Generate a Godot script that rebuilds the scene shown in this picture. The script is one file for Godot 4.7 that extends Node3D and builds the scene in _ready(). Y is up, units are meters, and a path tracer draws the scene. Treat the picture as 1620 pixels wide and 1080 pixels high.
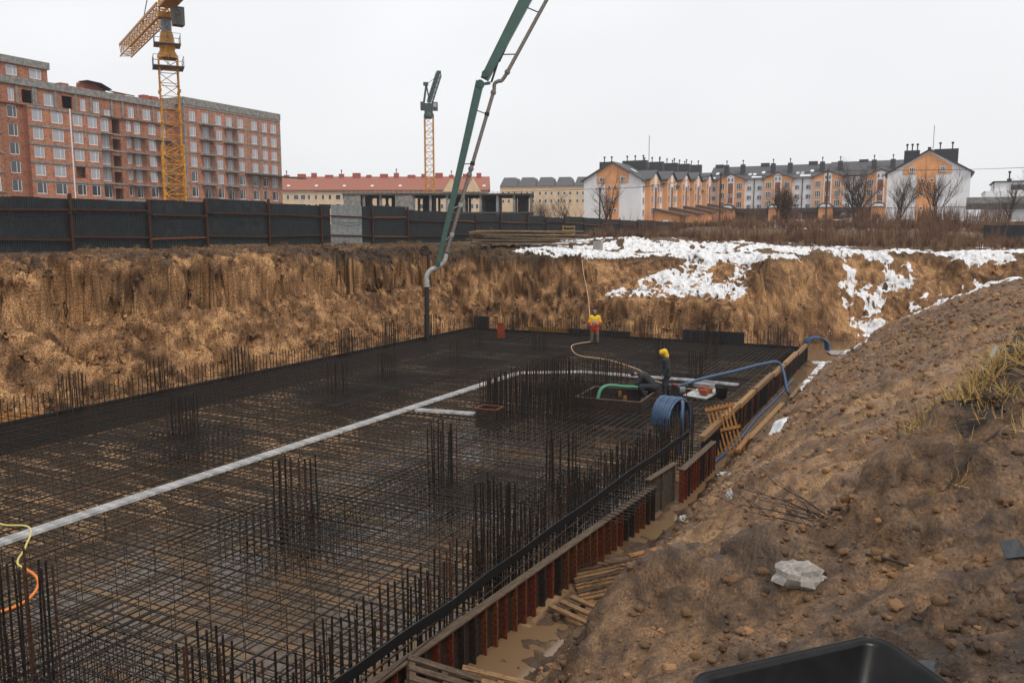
extends Node3D

# ---------------------------------------------------------------- mesh buffer
class MB:
	var v := PackedVector3Array()
	var n := PackedVector3Array()
	var c := PackedColorArray()
	var ix := PackedInt32Array()
	var col := Color(1, 1, 1)

	func quad(a: Vector3, b: Vector3, d: Vector3, e: Vector3) -> void:   # counter-clockwise seen from outside
		var nn := (b - a).cross(e - a)
		if nn.length_squared() < 1e-14:
			nn = (d - b).cross(e - b)
		nn = nn.normalized()
		var i := v.size()
		v.append(a); v.append(b); v.append(d); v.append(e)
		for k in 4:
			n.append(nn)
			c.append(col)
		ix.append_array(PackedInt32Array([i, i + 2, i + 1, i, i + 3, i + 2]))

	func tri(a: Vector3, b: Vector3, d: Vector3) -> void:
		var nn := (b - a).cross(d - a).normalized()
		var i := v.size()
		v.append(a); v.append(b); v.append(d)
		for k in 3:
			n.append(nn)
			c.append(col)
		ix.append_array(PackedInt32Array([i, i + 2, i + 1]))

	func hexa(p: Array) -> void:   # p[0..3] bottom ring counter-clockwise from above, p[4..7] top ring
		quad(p[3], p[2], p[1], p[0])
		quad(p[4], p[5], p[6], p[7])
		for k in 4:
			var m := (k + 1) % 4
			quad(p[k], p[m], p[m + 4], p[k + 4])

	func box(t: Transform3D, s: Vector3) -> void:
		var h := s * 0.5
		var p := []
		for y in [-h.y, h.y]:
			p.append(t * Vector3(-h.x, y, h.z))
			p.append(t * Vector3(h.x, y, h.z))
			p.append(t * Vector3(h.x, y, -h.z))
			p.append(t * Vector3(-h.x, y, -h.z))
		hexa(p)

	func bx(at: Vector3, s: Vector3) -> void:   # axis aligned, at = centre
		box(Transform3D(Basis(), at), s)

	func span(lo: Vector3, hi: Vector3) -> void:
		bx((lo + hi) * 0.5, hi - lo)

	func bar(a: Vector3, b: Vector3, w: float, h: float, upv := Vector3.UP) -> void:   # box beam between two points
		var d := (b - a)
		var l := d.length()
		d /= maxf(l, 1e-6)
		var s := d.cross(upv)
		if s.length_squared() < 1e-6:
			s = d.cross(Vector3.RIGHT)
		s = s.normalized()
		var u := s.cross(d)
		box(Transform3D(Basis(s, u, -d), (a + b) * 0.5), Vector3(w, h, l))

	func tube(pts: Array, radii, sides := 6, caps := true) -> void:
		var m := pts.size()
		var prev := Vector3.ZERO
		var start := v.size()
		for i in m:
			var p: Vector3 = pts[i]
			var d: Vector3 = (pts[mini(i + 1, m - 1)] - pts[maxi(i - 1, 0)])
			d = d.normalized()
			var s: Vector3
			if i == 0:
				s = d.cross(Vector3.UP)
				if s.length_squared() < 1e-4:
					s = d.cross(Vector3.RIGHT)
			else:
				s = prev - d * prev.dot(d)
			s = s.normalized()
			prev = s
			var u := s.cross(d)
			var r: float = radii if radii is float else radii[i]
			for k in sides:
				var a := TAU * k / sides
				var o := s * cos(a) + u * sin(a)
				v.append(p + o * r)
				n.append(o)
				c.append(col)
		for i in m - 1:
			for k in sides:
				var q := (k + 1) % sides
				var a := start + i * sides + k
				var b := start + i * sides + q
				var e := a + sides
				var f := b + sides
				ix.append_array(PackedInt32Array([a, b, e, b, f, e]))
		if caps:
			for end in 2:
				var i: int = 0 if end == 0 else m - 1
				var d: Vector3 = (pts[0] - pts[1]) if end == 0 else (pts[m - 1] - pts[m - 2])
				d = d.normalized()
				var ctr := v.size()
				v.append(pts[i]); n.append(d); c.append(col)
				for k in sides:
					v.append(v[start + i * sides + k]); n.append(d); c.append(col)
				for k in sides:
					var a := ctr + 1 + k
					var b := ctr + 1 + (k + 1) % sides
					if end == 0:
						ix.append_array(PackedInt32Array([ctr, b, a]))
					else:
						ix.append_array(PackedInt32Array([ctr, a, b]))

	func cyl(a: Vector3, b: Vector3, r: float, sides := 8) -> void:
		tube([a, b], r, sides)

	func lathe(at: Vector3, prof: Array, sides := 16) -> void:   # prof = [[radius, y], ...] from bottom up
		var start := v.size()
		var m := prof.size()
		for i in m:
			var q0: Array = prof[maxi(i - 1, 0)]
			var q1: Array = prof[mini(i + 1, m - 1)]
			var t := Vector2(q1[0] - q0[0], q1[1] - q0[1]).normalized()
			for k in sides:
				var a := TAU * k / sides
				v.append(at + Vector3(cos(a) * prof[i][0], prof[i][1], sin(a) * prof[i][0]))
				n.append(Vector3(cos(a) * t.y, -t.x, sin(a) * t.y).normalized())
				c.append(col)
		for i in m - 1:
			for k in sides:
				var q := (k + 1) % sides
				var a := start + i * sides + k
				var b := start + i * sides + q
				ix.append_array(PackedInt32Array([a, b, a + sides, b, b + sides, a + sides]))

	func prism(pts: Array, ext: Vector3) -> void:   # flat polygon (counter-clockwise seen against ext) pushed along ext
		var m := pts.size()
		for i in range(1, m - 1):
			tri(pts[0], pts[i + 1], pts[i])
			tri(pts[0] + ext, pts[i] + ext, pts[i + 1] + ext)
		for i in m:
			var j := (i + 1) % m
			quad(pts[i], pts[j], pts[j] + ext, pts[i] + ext)

	func mesh(m: Material = null) -> ArrayMesh:
		var arr := []
		arr.resize(Mesh.ARRAY_MAX)
		arr[Mesh.ARRAY_VERTEX] = v
		arr[Mesh.ARRAY_NORMAL] = n
		arr[Mesh.ARRAY_COLOR] = c
		arr[Mesh.ARRAY_INDEX] = ix
		var am := ArrayMesh.new()
		am.add_surface_from_arrays(Mesh.PRIMITIVE_TRIANGLES, arr)
		if m:
			am.surface_set_material(0, m)
		return am

# ---------------------------------------------------------------- scene helpers
var rng := RandomNumberGenerator.new()
var M := {}
var taken := {}

func numbered(called: String) -> String:
	var k: int = taken.get(called, -1) + 1
	taken[called] = k
	return called if k == 0 else "%s_%03d" % [called, k]

func tag(o: Node3D, label: String, category: String, group := "", kind := "") -> Node3D:
	if label: o.set_meta("label", label)
	if category: o.set_meta("category", category)
	if group: o.set_meta("group", group)
	if kind: o.set_meta("kind", kind)
	return o

func thing(called: String, label: String, category: String, at := Vector3.ZERO, turn := 0.0, group := "") -> Node3D:
	var o := Node3D.new()
	o.name = numbered(called)
	add_child(o)
	o.position = at
	o.rotation.y = turn
	tag(o, label, category, group)
	return o

func part(called: String, m, material: Material, parent: Node, at := Vector3.ZERO) -> MeshInstance3D:
	var o := MeshInstance3D.new()
	o.name = called
	o.mesh = m.mesh() if m is MB else m
	if material: o.material_override = material
	o.position = at
	parent.add_child(o, true)
	return o

func partx(called: String, m, material: Material, parent: Node, t: Transform3D) -> MeshInstance3D:
	var o := part(called, m, material, parent)
	o.transform = t
	return o

func one(called: String, m, material: Material, label: String, category: String, at := Vector3.ZERO, group := "") -> MeshInstance3D:
	var o := part(numbered(called), m, material, self, at)
	tag(o, label, category, group)
	return o

func setting(called: String, m, material: Material, kind := "structure") -> MeshInstance3D:
	var o := part(numbered(called), m, material, self)
	o.set_meta("kind", kind)
	return o

func look(a: Vector3, d: Vector3, upv := Vector3.UP) -> Transform3D:   # local +Z along d
	var z := d.normalized()
	var x := upv.cross(z)
	if x.length_squared() < 1e-6:
		x = Vector3.RIGHT
	x = x.normalized()
	return Transform3D(Basis(x, z.cross(x), z), a)

func lin(r: float, g: float, b: float) -> Color:
	return Color(r, g, b).linear_to_srgb()

func noise_tex(freq: float, oct: int, lo: float, hi: float, sd: int, size := 512, kind := FastNoiseLite.TYPE_SIMPLEX_SMOOTH, as_normal := false, bump := 6.0, tint_lo := Color(1, 1, 1), tint_hi := Color(1, 1, 1)) -> NoiseTexture2D:
	var f := FastNoiseLite.new()
	f.noise_type = kind
	f.frequency = freq
	f.fractal_type = FastNoiseLite.FRACTAL_FBM
	f.fractal_octaves = oct
	f.fractal_gain = 0.6
	f.seed = sd
	var t := NoiseTexture2D.new()
	t.width = size
	t.height = size
	t.seamless = true
	t.noise = f
	if as_normal:
		t.as_normal_map = true
		t.bump_strength = bump
	else:
		var g := Gradient.new()
		g.set_color(0, Color(lo * tint_lo.r, lo * tint_lo.g, lo * tint_lo.b))
		g.set_color(1, Color(hi * tint_hi.r, hi * tint_hi.g, hi * tint_hi.b))
		t.color_ramp = g
	return t

func mat(called: String, color: Color, rough := 0.8, metal := 0.0, tex: Texture2D = null, tex_scale := 1.0, nrm: Texture2D = null, nscale := 0.6) -> StandardMaterial3D:
	var m := StandardMaterial3D.new()
	m.resource_name = called
	m.albedo_color = color
	m.roughness = rough
	m.metallic = metal
	if tex or nrm:
		m.uv1_triplanar = true
		m.uv1_scale = Vector3.ONE * tex_scale
	if tex:
		m.albedo_texture = tex
	if nrm:
		m.normal_enabled = true
		m.normal_texture = nrm
		m.normal_scale = nscale
	M[called] = m
	return m

func materials() -> void:
	var soil := noise_tex(0.03, 5, 0.0, 1.0, 3, 1024)
	var sg := Gradient.new()
	sg.offsets = PackedFloat32Array([0.0, 0.3, 0.45, 0.58, 0.72, 1.0])
	sg.colors = PackedColorArray([Color(0.22, 0.2, 0.19), Color(0.36, 0.33, 0.31), Color(0.66, 0.62, 0.59), Color(0.86, 0.84, 0.82), Color(1, 1, 1), Color(1, 1, 1)])
	soil.color_ramp = sg
	var soiln := noise_tex(0.022, 3, 0, 1, 9, 1024, FastNoiseLite.TYPE_CELLULAR, true, 7.0)
	var grain := noise_tex(0.02, 5, 0.55, 1.0, 5, 512)
	var rust := noise_tex(0.03, 5, 0.35, 1.0, 12, 512, FastNoiseLite.TYPE_SIMPLEX_SMOOTH, false, 6.0, Color(1.0, 0.75, 0.55), Color(1, 1, 1))
	var m: StandardMaterial3D
	m = mat("soil", Color(1, 1, 1), 0.78, 0.0, soil, 0.42, soiln, 0.8)
	m.vertex_color_use_as_albedo = true
	m.uv1_world_triplanar = true
	m.metallic_specular = 0.35
	m = mat("soil_near", Color(1, 1, 1), 0.55, 0.0, noise_tex(0.04, 6, 0.36, 1.0, 23, 1024, FastNoiseLite.TYPE_SIMPLEX_SMOOTH, false, 6.0, Color(0.95, 0.88, 0.82)), 0.8, noise_tex(0.02, 6, 0, 1, 19, 1024, FastNoiseLite.TYPE_SIMPLEX_SMOOTH, true, 12.0), 1.0)
	m.vertex_color_use_as_albedo = true
	m.uv1_world_triplanar = true
	m.metallic_specular = 0.45
	m = mat("far_ground", Color(1, 1, 1), 0.9, 0.0, soil, 0.12, soiln, 0.6)
	m.vertex_color_use_as_albedo = true
	m.uv1_world_triplanar = true
	var dirty := noise_tex(0.02, 6, 0.0, 1.0, 31, 512)
	var dg := Gradient.new()
	dg.offsets = PackedFloat32Array([0.0, 0.24, 0.36, 0.55, 1.0])
	dg.colors = PackedColorArray([Color(0.5, 0.4, 0.3), Color(0.72, 0.66, 0.6), Color(0.9, 0.89, 0.88), Color(1, 1, 1), Color(1, 1, 1)])
	dirty.color_ramp = dg
	m = mat("snow", lin(0.76, 0.775, 0.8), 0.75, 0.0, dirty, 0.3, soiln, 0.3)
	m.uv1_world_triplanar = true
	m = mat("muddy_water", lin(0.2, 0.125, 0.068), 0.12)
	m.metallic_specular = 0.6
	m = mat("floor_water", lin(0.13, 0.085, 0.05), 0.1)
	m.metallic_specular = 0.6
	# site
	m = mat("rebar", lin(0.075, 0.068, 0.064), 0.42, 0.45, rust, 0.8)
	m = mat("rebar_rusty", lin(0.13, 0.06, 0.032), 0.75, 0.2, rust, 0.8)
	m = mat("rubber", lin(0.018, 0.019, 0.022), 0.55, 0.0, grain, 1.5)
	m = mat("membrane", lin(0.02, 0.022, 0.025), 0.5, 0.0, grain, 0.7)
	m = mat("white_plastic", lin(0.72, 0.72, 0.73), 0.45, 0.0, noise_tex(0.012, 5, 0.62, 1.0, 44, 512), 0.6)
	m = mat("timber", lin(0.42, 0.24, 0.11), 0.8, 0.0, wood_tex(11), 1.0)
	m = mat("timber_fresh", lin(0.56, 0.33, 0.13), 0.75, 0.0, wood_tex(12), 1.0)
	m = mat("timber_orange", lin(0.55, 0.24, 0.05), 0.7, 0.0, wood_tex(14), 1.0)
	m = mat("timber_old", lin(0.17, 0.115, 0.075), 0.88, 0.0, wood_tex(13), 1.0)
	m = mat("timber_weathered", lin(0.55, 0.43, 0.32), 0.85, 0.0, wood_tex(15), 1.0)
	m = mat("plywood", lin(0.1, 0.075, 0.055), 0.7, 0.0, grain, 0.8)
	m = mat("form_dark", lin(0.065, 0.05, 0.042), 0.6, 0.1, rust, 0.6)
	m = mat("form_red", lin(0.3, 0.065, 0.026), 0.65, 0.1, rust, 0.7)
	m = mat("form_rib", lin(0.3, 0.11, 0.04), 0.7, 0.2, rust, 0.9)
	m = mat("rail_rust", lin(0.34, 0.13, 0.045), 0.8, 0.1, rust, 0.6)
	m = mat("post_rust", lin(0.12, 0.05, 0.025), 0.8, 0.1, rust, 0.7)
	m = mat("fence_dark", lin(0.022, 0.03, 0.036), 0.5, 0.1, noise_tex(0.008, 5, 0.6, 1.0, 50, 512), 0.35)
	m = mat("fence_dark_worn", lin(0.033, 0.042, 0.048), 0.6, 0.1, noise_tex(0.01, 5, 0.5, 1.0, 51, 512), 0.35)
	m = mat("fence_grey", lin(0.36, 0.38, 0.39), 0.5, 0.2, noise_tex(0.01, 5, 0.65, 1.0, 52, 512), 0.5)
	m = mat("blue_hose", lin(0.065, 0.135, 0.27), 0.45, 0.0, grain, 1.0)
	m = mat("green_hose", lin(0.05, 0.2, 0.12), 0.4)
	m = mat("tan_rope", lin(0.5, 0.33, 0.2), 0.7)
	m = mat("orange_hose", lin(0.75, 0.2, 0.02), 0.5)
	m = mat("yellow_hose", lin(0.6, 0.52, 0.16), 0.5)
	m = mat("boom_green", lin(0.013, 0.085, 0.06), 0.35, 0.0, noise_tex(0.01, 4, 0.7, 1.0, 61, 512), 0.3)
	m.clearcoat_enabled = true
	m.clearcoat = 0.5
	m = mat("pipe_grey", lin(0.27, 0.235, 0.21), 0.6, 0.1, grain, 0.6)
	m = mat("pipe_white", lin(0.62, 0.61, 0.59), 0.5, 0.0, grain, 0.8)
	m = mat("crane_yellow", lin(0.85, 0.38, 0.03), 0.5, 0.0, grain, 0.25)
	m = mat("crane_grey", lin(0.33, 0.34, 0.36), 0.6, 0.0, grain, 0.3)
	m = mat("crane_green", lin(0.04, 0.065, 0.06), 0.55)
	m = mat("steel_dark", lin(0.03, 0.03, 0.033), 0.5, 0.4)
	m = mat("concrete", lin(0.36, 0.345, 0.325), 0.9, 0.0, noise_tex(0.02, 5, 0.6, 1.0, 70, 512), 0.12)
	m = mat("concrete_dark", lin(0.12, 0.115, 0.11), 0.9, 0.0, noise_tex(0.02, 5, 0.6, 1.0, 71, 512), 0.12)
	m = mat("counterweight", lin(0.2, 0.2, 0.19), 0.9, 0.0, grain, 0.3)
	# buildings
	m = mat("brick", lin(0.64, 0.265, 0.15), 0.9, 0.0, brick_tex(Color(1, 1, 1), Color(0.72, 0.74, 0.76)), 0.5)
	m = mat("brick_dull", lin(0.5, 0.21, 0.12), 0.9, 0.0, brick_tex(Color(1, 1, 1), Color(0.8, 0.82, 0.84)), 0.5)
	m = mat("window_white", lin(0.72, 0.73, 0.75), 0.5)
	m = mat("film_pane", lin(0.36, 0.37, 0.41), 0.25)
	m = mat("dark_pane", lin(0.03, 0.035, 0.042), 0.08)
	m.metallic_specular = 0.7
	m = mat("grey_pane", lin(0.12, 0.13, 0.15), 0.1)
	m = mat("house_white", lin(0.84, 0.84, 0.86), 0.9, 0.0, noise_tex(0.01, 4, 0.93, 1.0, 80, 512), 0.05)
	m = mat("house_orange", lin(0.82, 0.39, 0.17), 0.9, 0.0, noise_tex(0.01, 4, 0.88, 1.0, 81, 512), 0.06)
	m = mat("house_rust", lin(0.42, 0.15, 0.06), 0.9, 0.0, grain, 0.1)
	m = mat("house_cream", lin(0.76, 0.56, 0.36), 0.9, 0.0, noise_tex(0.01, 4, 0.88, 1.0, 83, 512), 0.06)
	m = mat("roof_dark", lin(0.05, 0.05, 0.056), 0.6, 0.0, noise_tex(0.03, 4, 0.6, 1.0, 84, 512), 0.3)
	m = mat("roof_grey", lin(0.11, 0.11, 0.12), 0.7, 0.0, noise_tex(0.03, 4, 0.7, 1.0, 85, 512), 0.3)
	m = mat("roof_red", lin(0.42, 0.15, 0.1), 0.75, 0.0, noise_tex(0.03, 4, 0.75, 1.0, 86, 512), 0.2)
	m = mat("chimney_red", lin(0.33, 0.075, 0.05), 0.85)
	m = mat("roof_brown", lin(0.075, 0.05, 0.04), 0.7)
	m = mat("roof_snow", lin(0.75, 0.76, 0.78), 0.8)
	m = mat("canopy_dark", lin(0.04, 0.028, 0.023), 0.8)
	# plants
	m = mat("bark", lin(0.06, 0.042, 0.032), 0.9, 0.0, grain, 2.0)
	m = mat("twig", lin(0.085, 0.05, 0.035), 0.9)
	m = mat("weeds", Color(1, 1, 1), 0.9)
	m.vertex_color_use_as_albedo = true
	# loose things
	m = mat("clod", Color(1, 1, 1), 0.85, 0.0, soil, 2.0)
	m.vertex_color_use_as_albedo = true
	m = mat("tub_black", lin(0.012, 0.012, 0.013), 0.3, 0.0, noise_tex(0.012, 5, 0.45, 1.0, 90, 512), 1.2)
	m.metallic_specular = 0.35
	m = mat("slate", lin(0.06, 0.066, 0.072), 0.5, 0.0, grain, 2.0)
	m = mat("pale_stone", lin(0.5, 0.45, 0.41), 0.9, 0.0, noise_tex(0.03, 5, 0.55, 1.0, 92, 512), 1.5)
	m = mat("white_sheet", lin(0.7, 0.7, 0.68), 0.7, 0.0, grain, 1.0)
	m = mat("clay_brick", lin(0.46, 0.12, 0.05), 0.9, 0.0, grain, 3.0)
	m = mat("orange_paint", lin(0.5, 0.085, 0.02), 0.55, 0.0, rust, 1.0)
	m = mat("yellow_paint", lin(0.5, 0.27, 0.03), 0.6, 0.0, rust, 0.7)
	# people
	m = mat("skin", lin(0.42, 0.2, 0.13), 0.6)
	m = mat("jacket_yellow", lin(0.72, 0.45, 0.015), 0.7)
	m = mat("jacket_red", lin(0.58, 0.03, 0.018), 0.7)
	m = mat("reflective", lin(0.5, 0.53, 0.56), 0.4)
	m = mat("cloth_black", lin(0.022, 0.024, 0.03), 0.85)
	m = mat("cloth_olive", lin(0.15, 0.105, 0.065), 0.9)
	m = mat("boot", lin(0.028, 0.028, 0.028), 0.5)
	m = mat("cap_grey", lin(0.2, 0.19, 0.16), 0.9)
	m = mat("glove", lin(0.3, 0.29, 0.27), 0.9)
	m = mat("beard", lin(0.02, 0.016, 0.014), 0.95)

func wood_tex(sd: int) -> ImageTexture:
	var f := FastNoiseLite.new()
	f.seed = sd
	f.frequency = 0.02
	f.fractal_octaves = 4
	var im := Image.create(256, 256, false, Image.FORMAT_RGB8)
	for y in 256:
		for x in 256:
			var g := 0.72 + 0.28 * f.get_noise_2d(x * 0.35, y * 6.0) + 0.14 * f.get_noise_2d(x * 2.0, y * 2.0)
			g = clampf(g, 0.25, 1.0)
			im.set_pixel(x, y, Color(g, g * 0.98, g * 0.95))
	return ImageTexture.create_from_image(im)

func brick_tex(a: Color, joint: Color) -> ImageTexture:   # brickwork far too distant to tell bricks apart: colour only, 2 m a tile
	var im := Image.create(256, 256, false, Image.FORMAT_RGB8)
	var r := RandomNumberGenerator.new()
	r.seed = 77
	var rows := 26
	for j in rows:
		for i in 8:
			var k := r.randf_range(0.62, 1.0)
			var cc := Color(a.r * k, a.g * k * r.randf_range(0.9, 1.1), a.b * k)
			for y in range(j * 256 / rows, (j + 1) * 256 / rows):
				for x in range(i * 32, i * 32 + 32):
					var xx := (x + (16 if j % 2 else 0)) % 256
					var edge := y == j * 256 / rows or x == i * 32
					im.set_pixel(xx, y, joint if edge else cc)
	return ImageTexture.create_from_image(im)

# ---------------------------------------------------------------- everything
func _ready() -> void:
	rng.seed = 20240
	# camera: eye height 6 m above the reinforcement, on the bank of the pit
	var cam := Camera3D.new()
	cam.name = "camera"
	cam.fov = 44.835
	cam.near = 0.1
	cam.far = 2000.0
	add_child(cam)
	cam.position = Vector3(0, 6.0, 0)
	cam.rotation_degrees = Vector3(-7.443, 26.771, 0)
	cam.current = true
	# overcast sky
	var sky_m := ProceduralSkyMaterial.new()
	sky_m.sky_top_color = Color(0.82, 0.826, 0.838)
	sky_m.sky_horizon_color = Color(0.81, 0.812, 0.818)
	sky_m.sky_curve = 0.12
	sky_m.ground_bottom_color = Color(0.4, 0.36, 0.32)
	sky_m.ground_horizon_color = Color(0.8, 0.8, 0.8)
	sky_m.ground_curve = 0.05
	sky_m.sun_angle_max = 1.0
	var cover := noise_tex(0.005, 4, 0.05, 0.36, 17, 1024)
	sky_m.sky_cover = cover
	var sky := Sky.new()
	sky.sky_material = sky_m
	var env := Environment.new()
	env.background_mode = Environment.BG_SKY
	env.sky = sky
	env.tonemap_mode = Environment.TONE_MAPPER_LINEAR
	env.tonemap_exposure = 1.37
	env.fog_enabled = true   # damp winter air
	env.fog_density = 0.0003
	env.fog_light_color = Color(0.9, 0.91, 0.92)
	env.sdfgi_enabled = true
	env.ssao_enabled = true
	env.ssil_enabled = true
	var we := WorldEnvironment.new()
	we.name = "world_environment"
	we.environment = env
	add_child(we)
	# the sun, far behind the cloud
	var sun := DirectionalLight3D.new()
	sun.name = "sun"
	sun.light_energy = 0.42
	sun.light_angular_distance = 16.0
	sun.light_color = Color(1.0, 0.97, 0.93)
	sun.shadow_enabled = true
	add_child(sun)
	sun.rotation_degrees = Vector3(-52, 62, 0)
	materials()
	build_all()

# ---------------------------------------------------------------- terrain
var nA := FastNoiseLite.new()
var nB := FastNoiseLite.new()
var nC := FastNoiseLite.new()
var nD := FastNoiseLite.new()
var nF := FastNoiseLite.new()
var nS := FastNoiseLite.new()
const PL := [-1.0, 0.0, 0.0, 0.0, 0.9, 0.45, 3.3, 3.25, 3.7, 3.6, 3.95, 5.0, 4.4, 5.6, 5.2, 6.0, 9.0, 6.4]
const PB := [-1.0, 0.0, 0.0, 0.0, 0.5, 0.55, 1.9, 2.9, 2.7, 4.4, 3.0, 5.3, 3.6, 5.7, 9.0, 6.5]
const PG := [-1.0, 0.0, 0.0, 0.0, 0.4, 0.5, 1.3, 2.75, 1.7, 3.05, 6.8, 5.45, 8.0, 5.8, 12.0, 6.2]
const PR := [-1.0, 0.0, 0.0, 0.0, 0.35, 0.3, 1.5, 1.6, 3.2, 2.9, 4.3, 3.62, 5.4, 4.2, 6.7, 4.78, 8.0, 5.2, 12.0, 5.7, 40.0, 6.0]
const PP := [-1.0, 0.0, 0.0, 0.0, 0.6, 0.5, 3.0, 2.6, 5.0, 4.2, 6.0, 5.0, 7.0, 5.6, 12.0, 5.9]

func prof(p: Array, s: float) -> float:
	if s <= p[0]: return p[1]
	var i := 2
	while i < p.size():
		if s < p[i]:
			return lerpf(p[i - 1], p[i + 1], (s - p[i - 2]) / (p[i] - p[i - 2]))
		i += 2
	return p[p.size() - 1]

func setup_noise() -> void:
	for q in [[nA, 0.11, 2, 1], [nB, 0.5, 3, 2], [nC, 1.7, 4, 3], [nD, 7.0, 2, 4], [nF, 0.45, 3, 5], [nS, 0.35, 4, 6]]:
		var f: FastNoiseLite = q[0]
		f.noise_type = FastNoiseLite.TYPE_SIMPLEX_SMOOTH
		f.frequency = q[1]
		f.fractal_octaves = q[2]
		f.fractal_gain = 0.55
		f.seed = q[3]
	nD.noise_type = FastNoiseLite.TYPE_CELLULAR
	nD.cellular_return_type = FastNoiseLite.RETURN_DISTANCE
	nD.frequency = 4.2
	nD.fractal_octaves = 2

func bump(x: float, z: float, cx: float, cz: float, rx: float, rz: float) -> float:
	var dx := (x - cx) / rx
	var dz := (z - cz) / rz
	return exp(-(dx * dx + dz * dz))

func outer(x: float, z: float) -> float:
	var y := 5.3
	# the ground right of the fence behind the pit is lower, then rises to the houses
	var r := smoothstep(-28.0, -18.0, x)
	y = lerpf(5.3, 4.55, r * smoothstep(-44.0, -50.0, z) * (1.0 - smoothstep(-62.0, -75.0, z)))
	var d := -z * 0.893 - x * 0.45   # metres ahead of the camera
	var f1 := smoothstep(-33.0, -22.0, x)
	y += f1 * (0.045 * clampf(d - 62.0, 0.0, 50.0) + 0.021 * maxf(0.0, d - 112.0)) + (1.0 - f1) * 0.03 * maxf(0.0, d - 150.0)
	y += 0.0 if d > 0.0 else 0.2
	# spoil mounds behind the far crest
	if z < -52.0 and z > -80.0:
		y += mound(x, z)
	return y

func gully(x: float) -> float:
	return smoothstep(-20.5, -17.5, x) * (1.0 - smoothstep(-10.5, -8.3, x))

func mound(x: float, z: float) -> float:
	return 1.5 * bump(x, z, -20.6, -60.0, 2.6, 1.9) + 0.9 * bump(x, z, -17.6, -60.5, 1.4, 1.8) + 2.0 * bump(x, z, -15.0, -61.5, 2.3, 1.9) + 0.9 * bump(x, z, -12.0, -60.5, 1.8, 1.8) + 1.5 * bump(x, z, -5.2, -62.0, 3.2, 2.0) + 1.1 * bump(x, z, -1.6, -61.5, 2.2, 1.9) + 0.5 * bump(x, z, -8.5, -59.0, 2.6, 1.6)

func rill(v: float, along: float) -> float:   # narrow run-off channels
	return pow(1.0 - absf(nF.get_noise_2d(v, along)), 9.0)

func height(x: float, z: float) -> float:
	var w := nA.get_noise_2d(x, z)
	var w2 := nB.get_noise_2d(x, z)
	var o := outer(x, z) + 0.16 * w + 0.05 * w2
	if x < -42.0 or x > 30.0 or z < -90.0 or z > 12.0:
		return o
	var c := nC.get_noise_2d(x, z)
	var pit := -0.95
	# fence-side bank: slumps, a steep scarp under the lip with notches broken out of it
	var s := -26.55 - x + 0.6 * w + 0.75 * (absf(w2) - 0.2)
	if s > 0.0:
		s += 0.75 * (nD.get_noise_2d(x * 0.1 + 0.3 * w2, z * 0.13) + 0.45)
		s -= 0.16 * rill(z * 0.6 - x * 0.5 + 0.8 * w2, x * 0.2) * smoothstep(0.2, 1.5, s)
		var sc := smoothstep(0.08, 0.3, nF.get_noise_2d(z * 0.5 + 40.0, 3.0 + x * 0.15))
		if s > 3.3: s = maxf(3.3, s - 1.3 * sc)
		pit = maxf(pit, prof(PL, s) - 0.95)
	# far bank
	var tz := lerpf(-47.6, -56.5, smoothstep(-9.5, -4.5, x))
	s = tz - z + 0.7 * w + 0.7 * (absf(w2) - 0.2)
	if s > 0.0:
		s += 0.75 * (nD.get_noise_2d(x * 0.13 + 0.3 * w2, z * 0.1 + 5.0) + 0.45)
		s -= 0.18 * rill(x * 0.6 + 5.0 + 0.8 * w2, z * 0.25) * smoothstep(0.2, 1.2, s)
		var g := gully(x + 0.8 * w)
		pit = maxf(pit, lerpf(prof(PB, s) if x < -9.0 else prof(PP, s), prof(PG, s), g) - 0.95)
	# the bank the camera stands on
	var toe := -5.2 + 0.25 * smoothstep(-18.0, -34.0, z) + 7.5 * smoothstep(-37.5, -50.0, z)
	s = x - toe + (0.3 * w + 0.45 * (absf(w2) - 0.2)) * smoothstep(toe + 0.2, toe + 1.6, x)
	var e := prof(PR, s) - 0.95
	if z > -14.0 and x > -6.0:
		var up := smoothstep(8.0, 5.6, Vector2((x - 0.2) * 1.25, z + 1.4).length())
		e += up * 0.85 * smoothstep(-5.2, -2.2, x)
		e += 1.1 * bump(x, z, 0.7, -8.3, 0.8, 1.6) + 0.4 * bump(x, z, -0.15, -6.9, 0.45, 0.5)
		e += 0.42 * bump(x, z, -1.25, -6.35, 0.5, 0.45) + 0.3 * bump(x, z, -1.95, -6.2, 0.45, 0.6) - 0.3 * bump(x, z, -1.3, -7.7, 0.8, 0.7)
		e += 0.9 * bump(x, z, 1.6, -10.6, 0.7, 1.2)
		e -= 0.25 * bump(x, z, 0.3, -9.3, 0.4, 1.2)
		e += 1.0 * bump(x, z, 0.95, -9.9, 0.55, 0.7)
		e = minf(e, 5.05)
	pit = maxf(pit, e)
	var y := minf(pit, o)
	var a := clampf((y + 0.95) / 0.7, 0.0, 1.0)
	a *= lerpf(1.0, 0.5, 1.0 - smoothstep(0.0, 0.5, o - pit))
	if x > -6.2 and z > -47.0:
		# crumbly patches between smoother washed sand
		var cm := smoothstep(-0.12, 0.3, nB.get_noise_2d(x * 0.7 + 60.0, z * 0.7))
		if y < -0.6: y += 0.1 * w2 + 0.08 * c + 0.07
		y += a * (0.1 * c + 0.05 * w2 + cm * (0.12 * absf(c) - 0.1 * (nD.get_noise_2d(x, z) + 0.5)) - 0.055 * (nD.get_noise_2d(x * 2.1, z * 2.1) + 0.5))
		y -= a * 0.2 * rill(z * 1.1 + x * 0.5, x * 0.15)
		return y
	y += a * (0.16 * c + 0.12 * absf(c)) + 0.015 * c
	if z < -46.0 or x < -26.5:
		y -= a * 0.09 * (nD.get_noise_2d(x * 0.6, z * 0.6) + 0.5)
	return y

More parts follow.
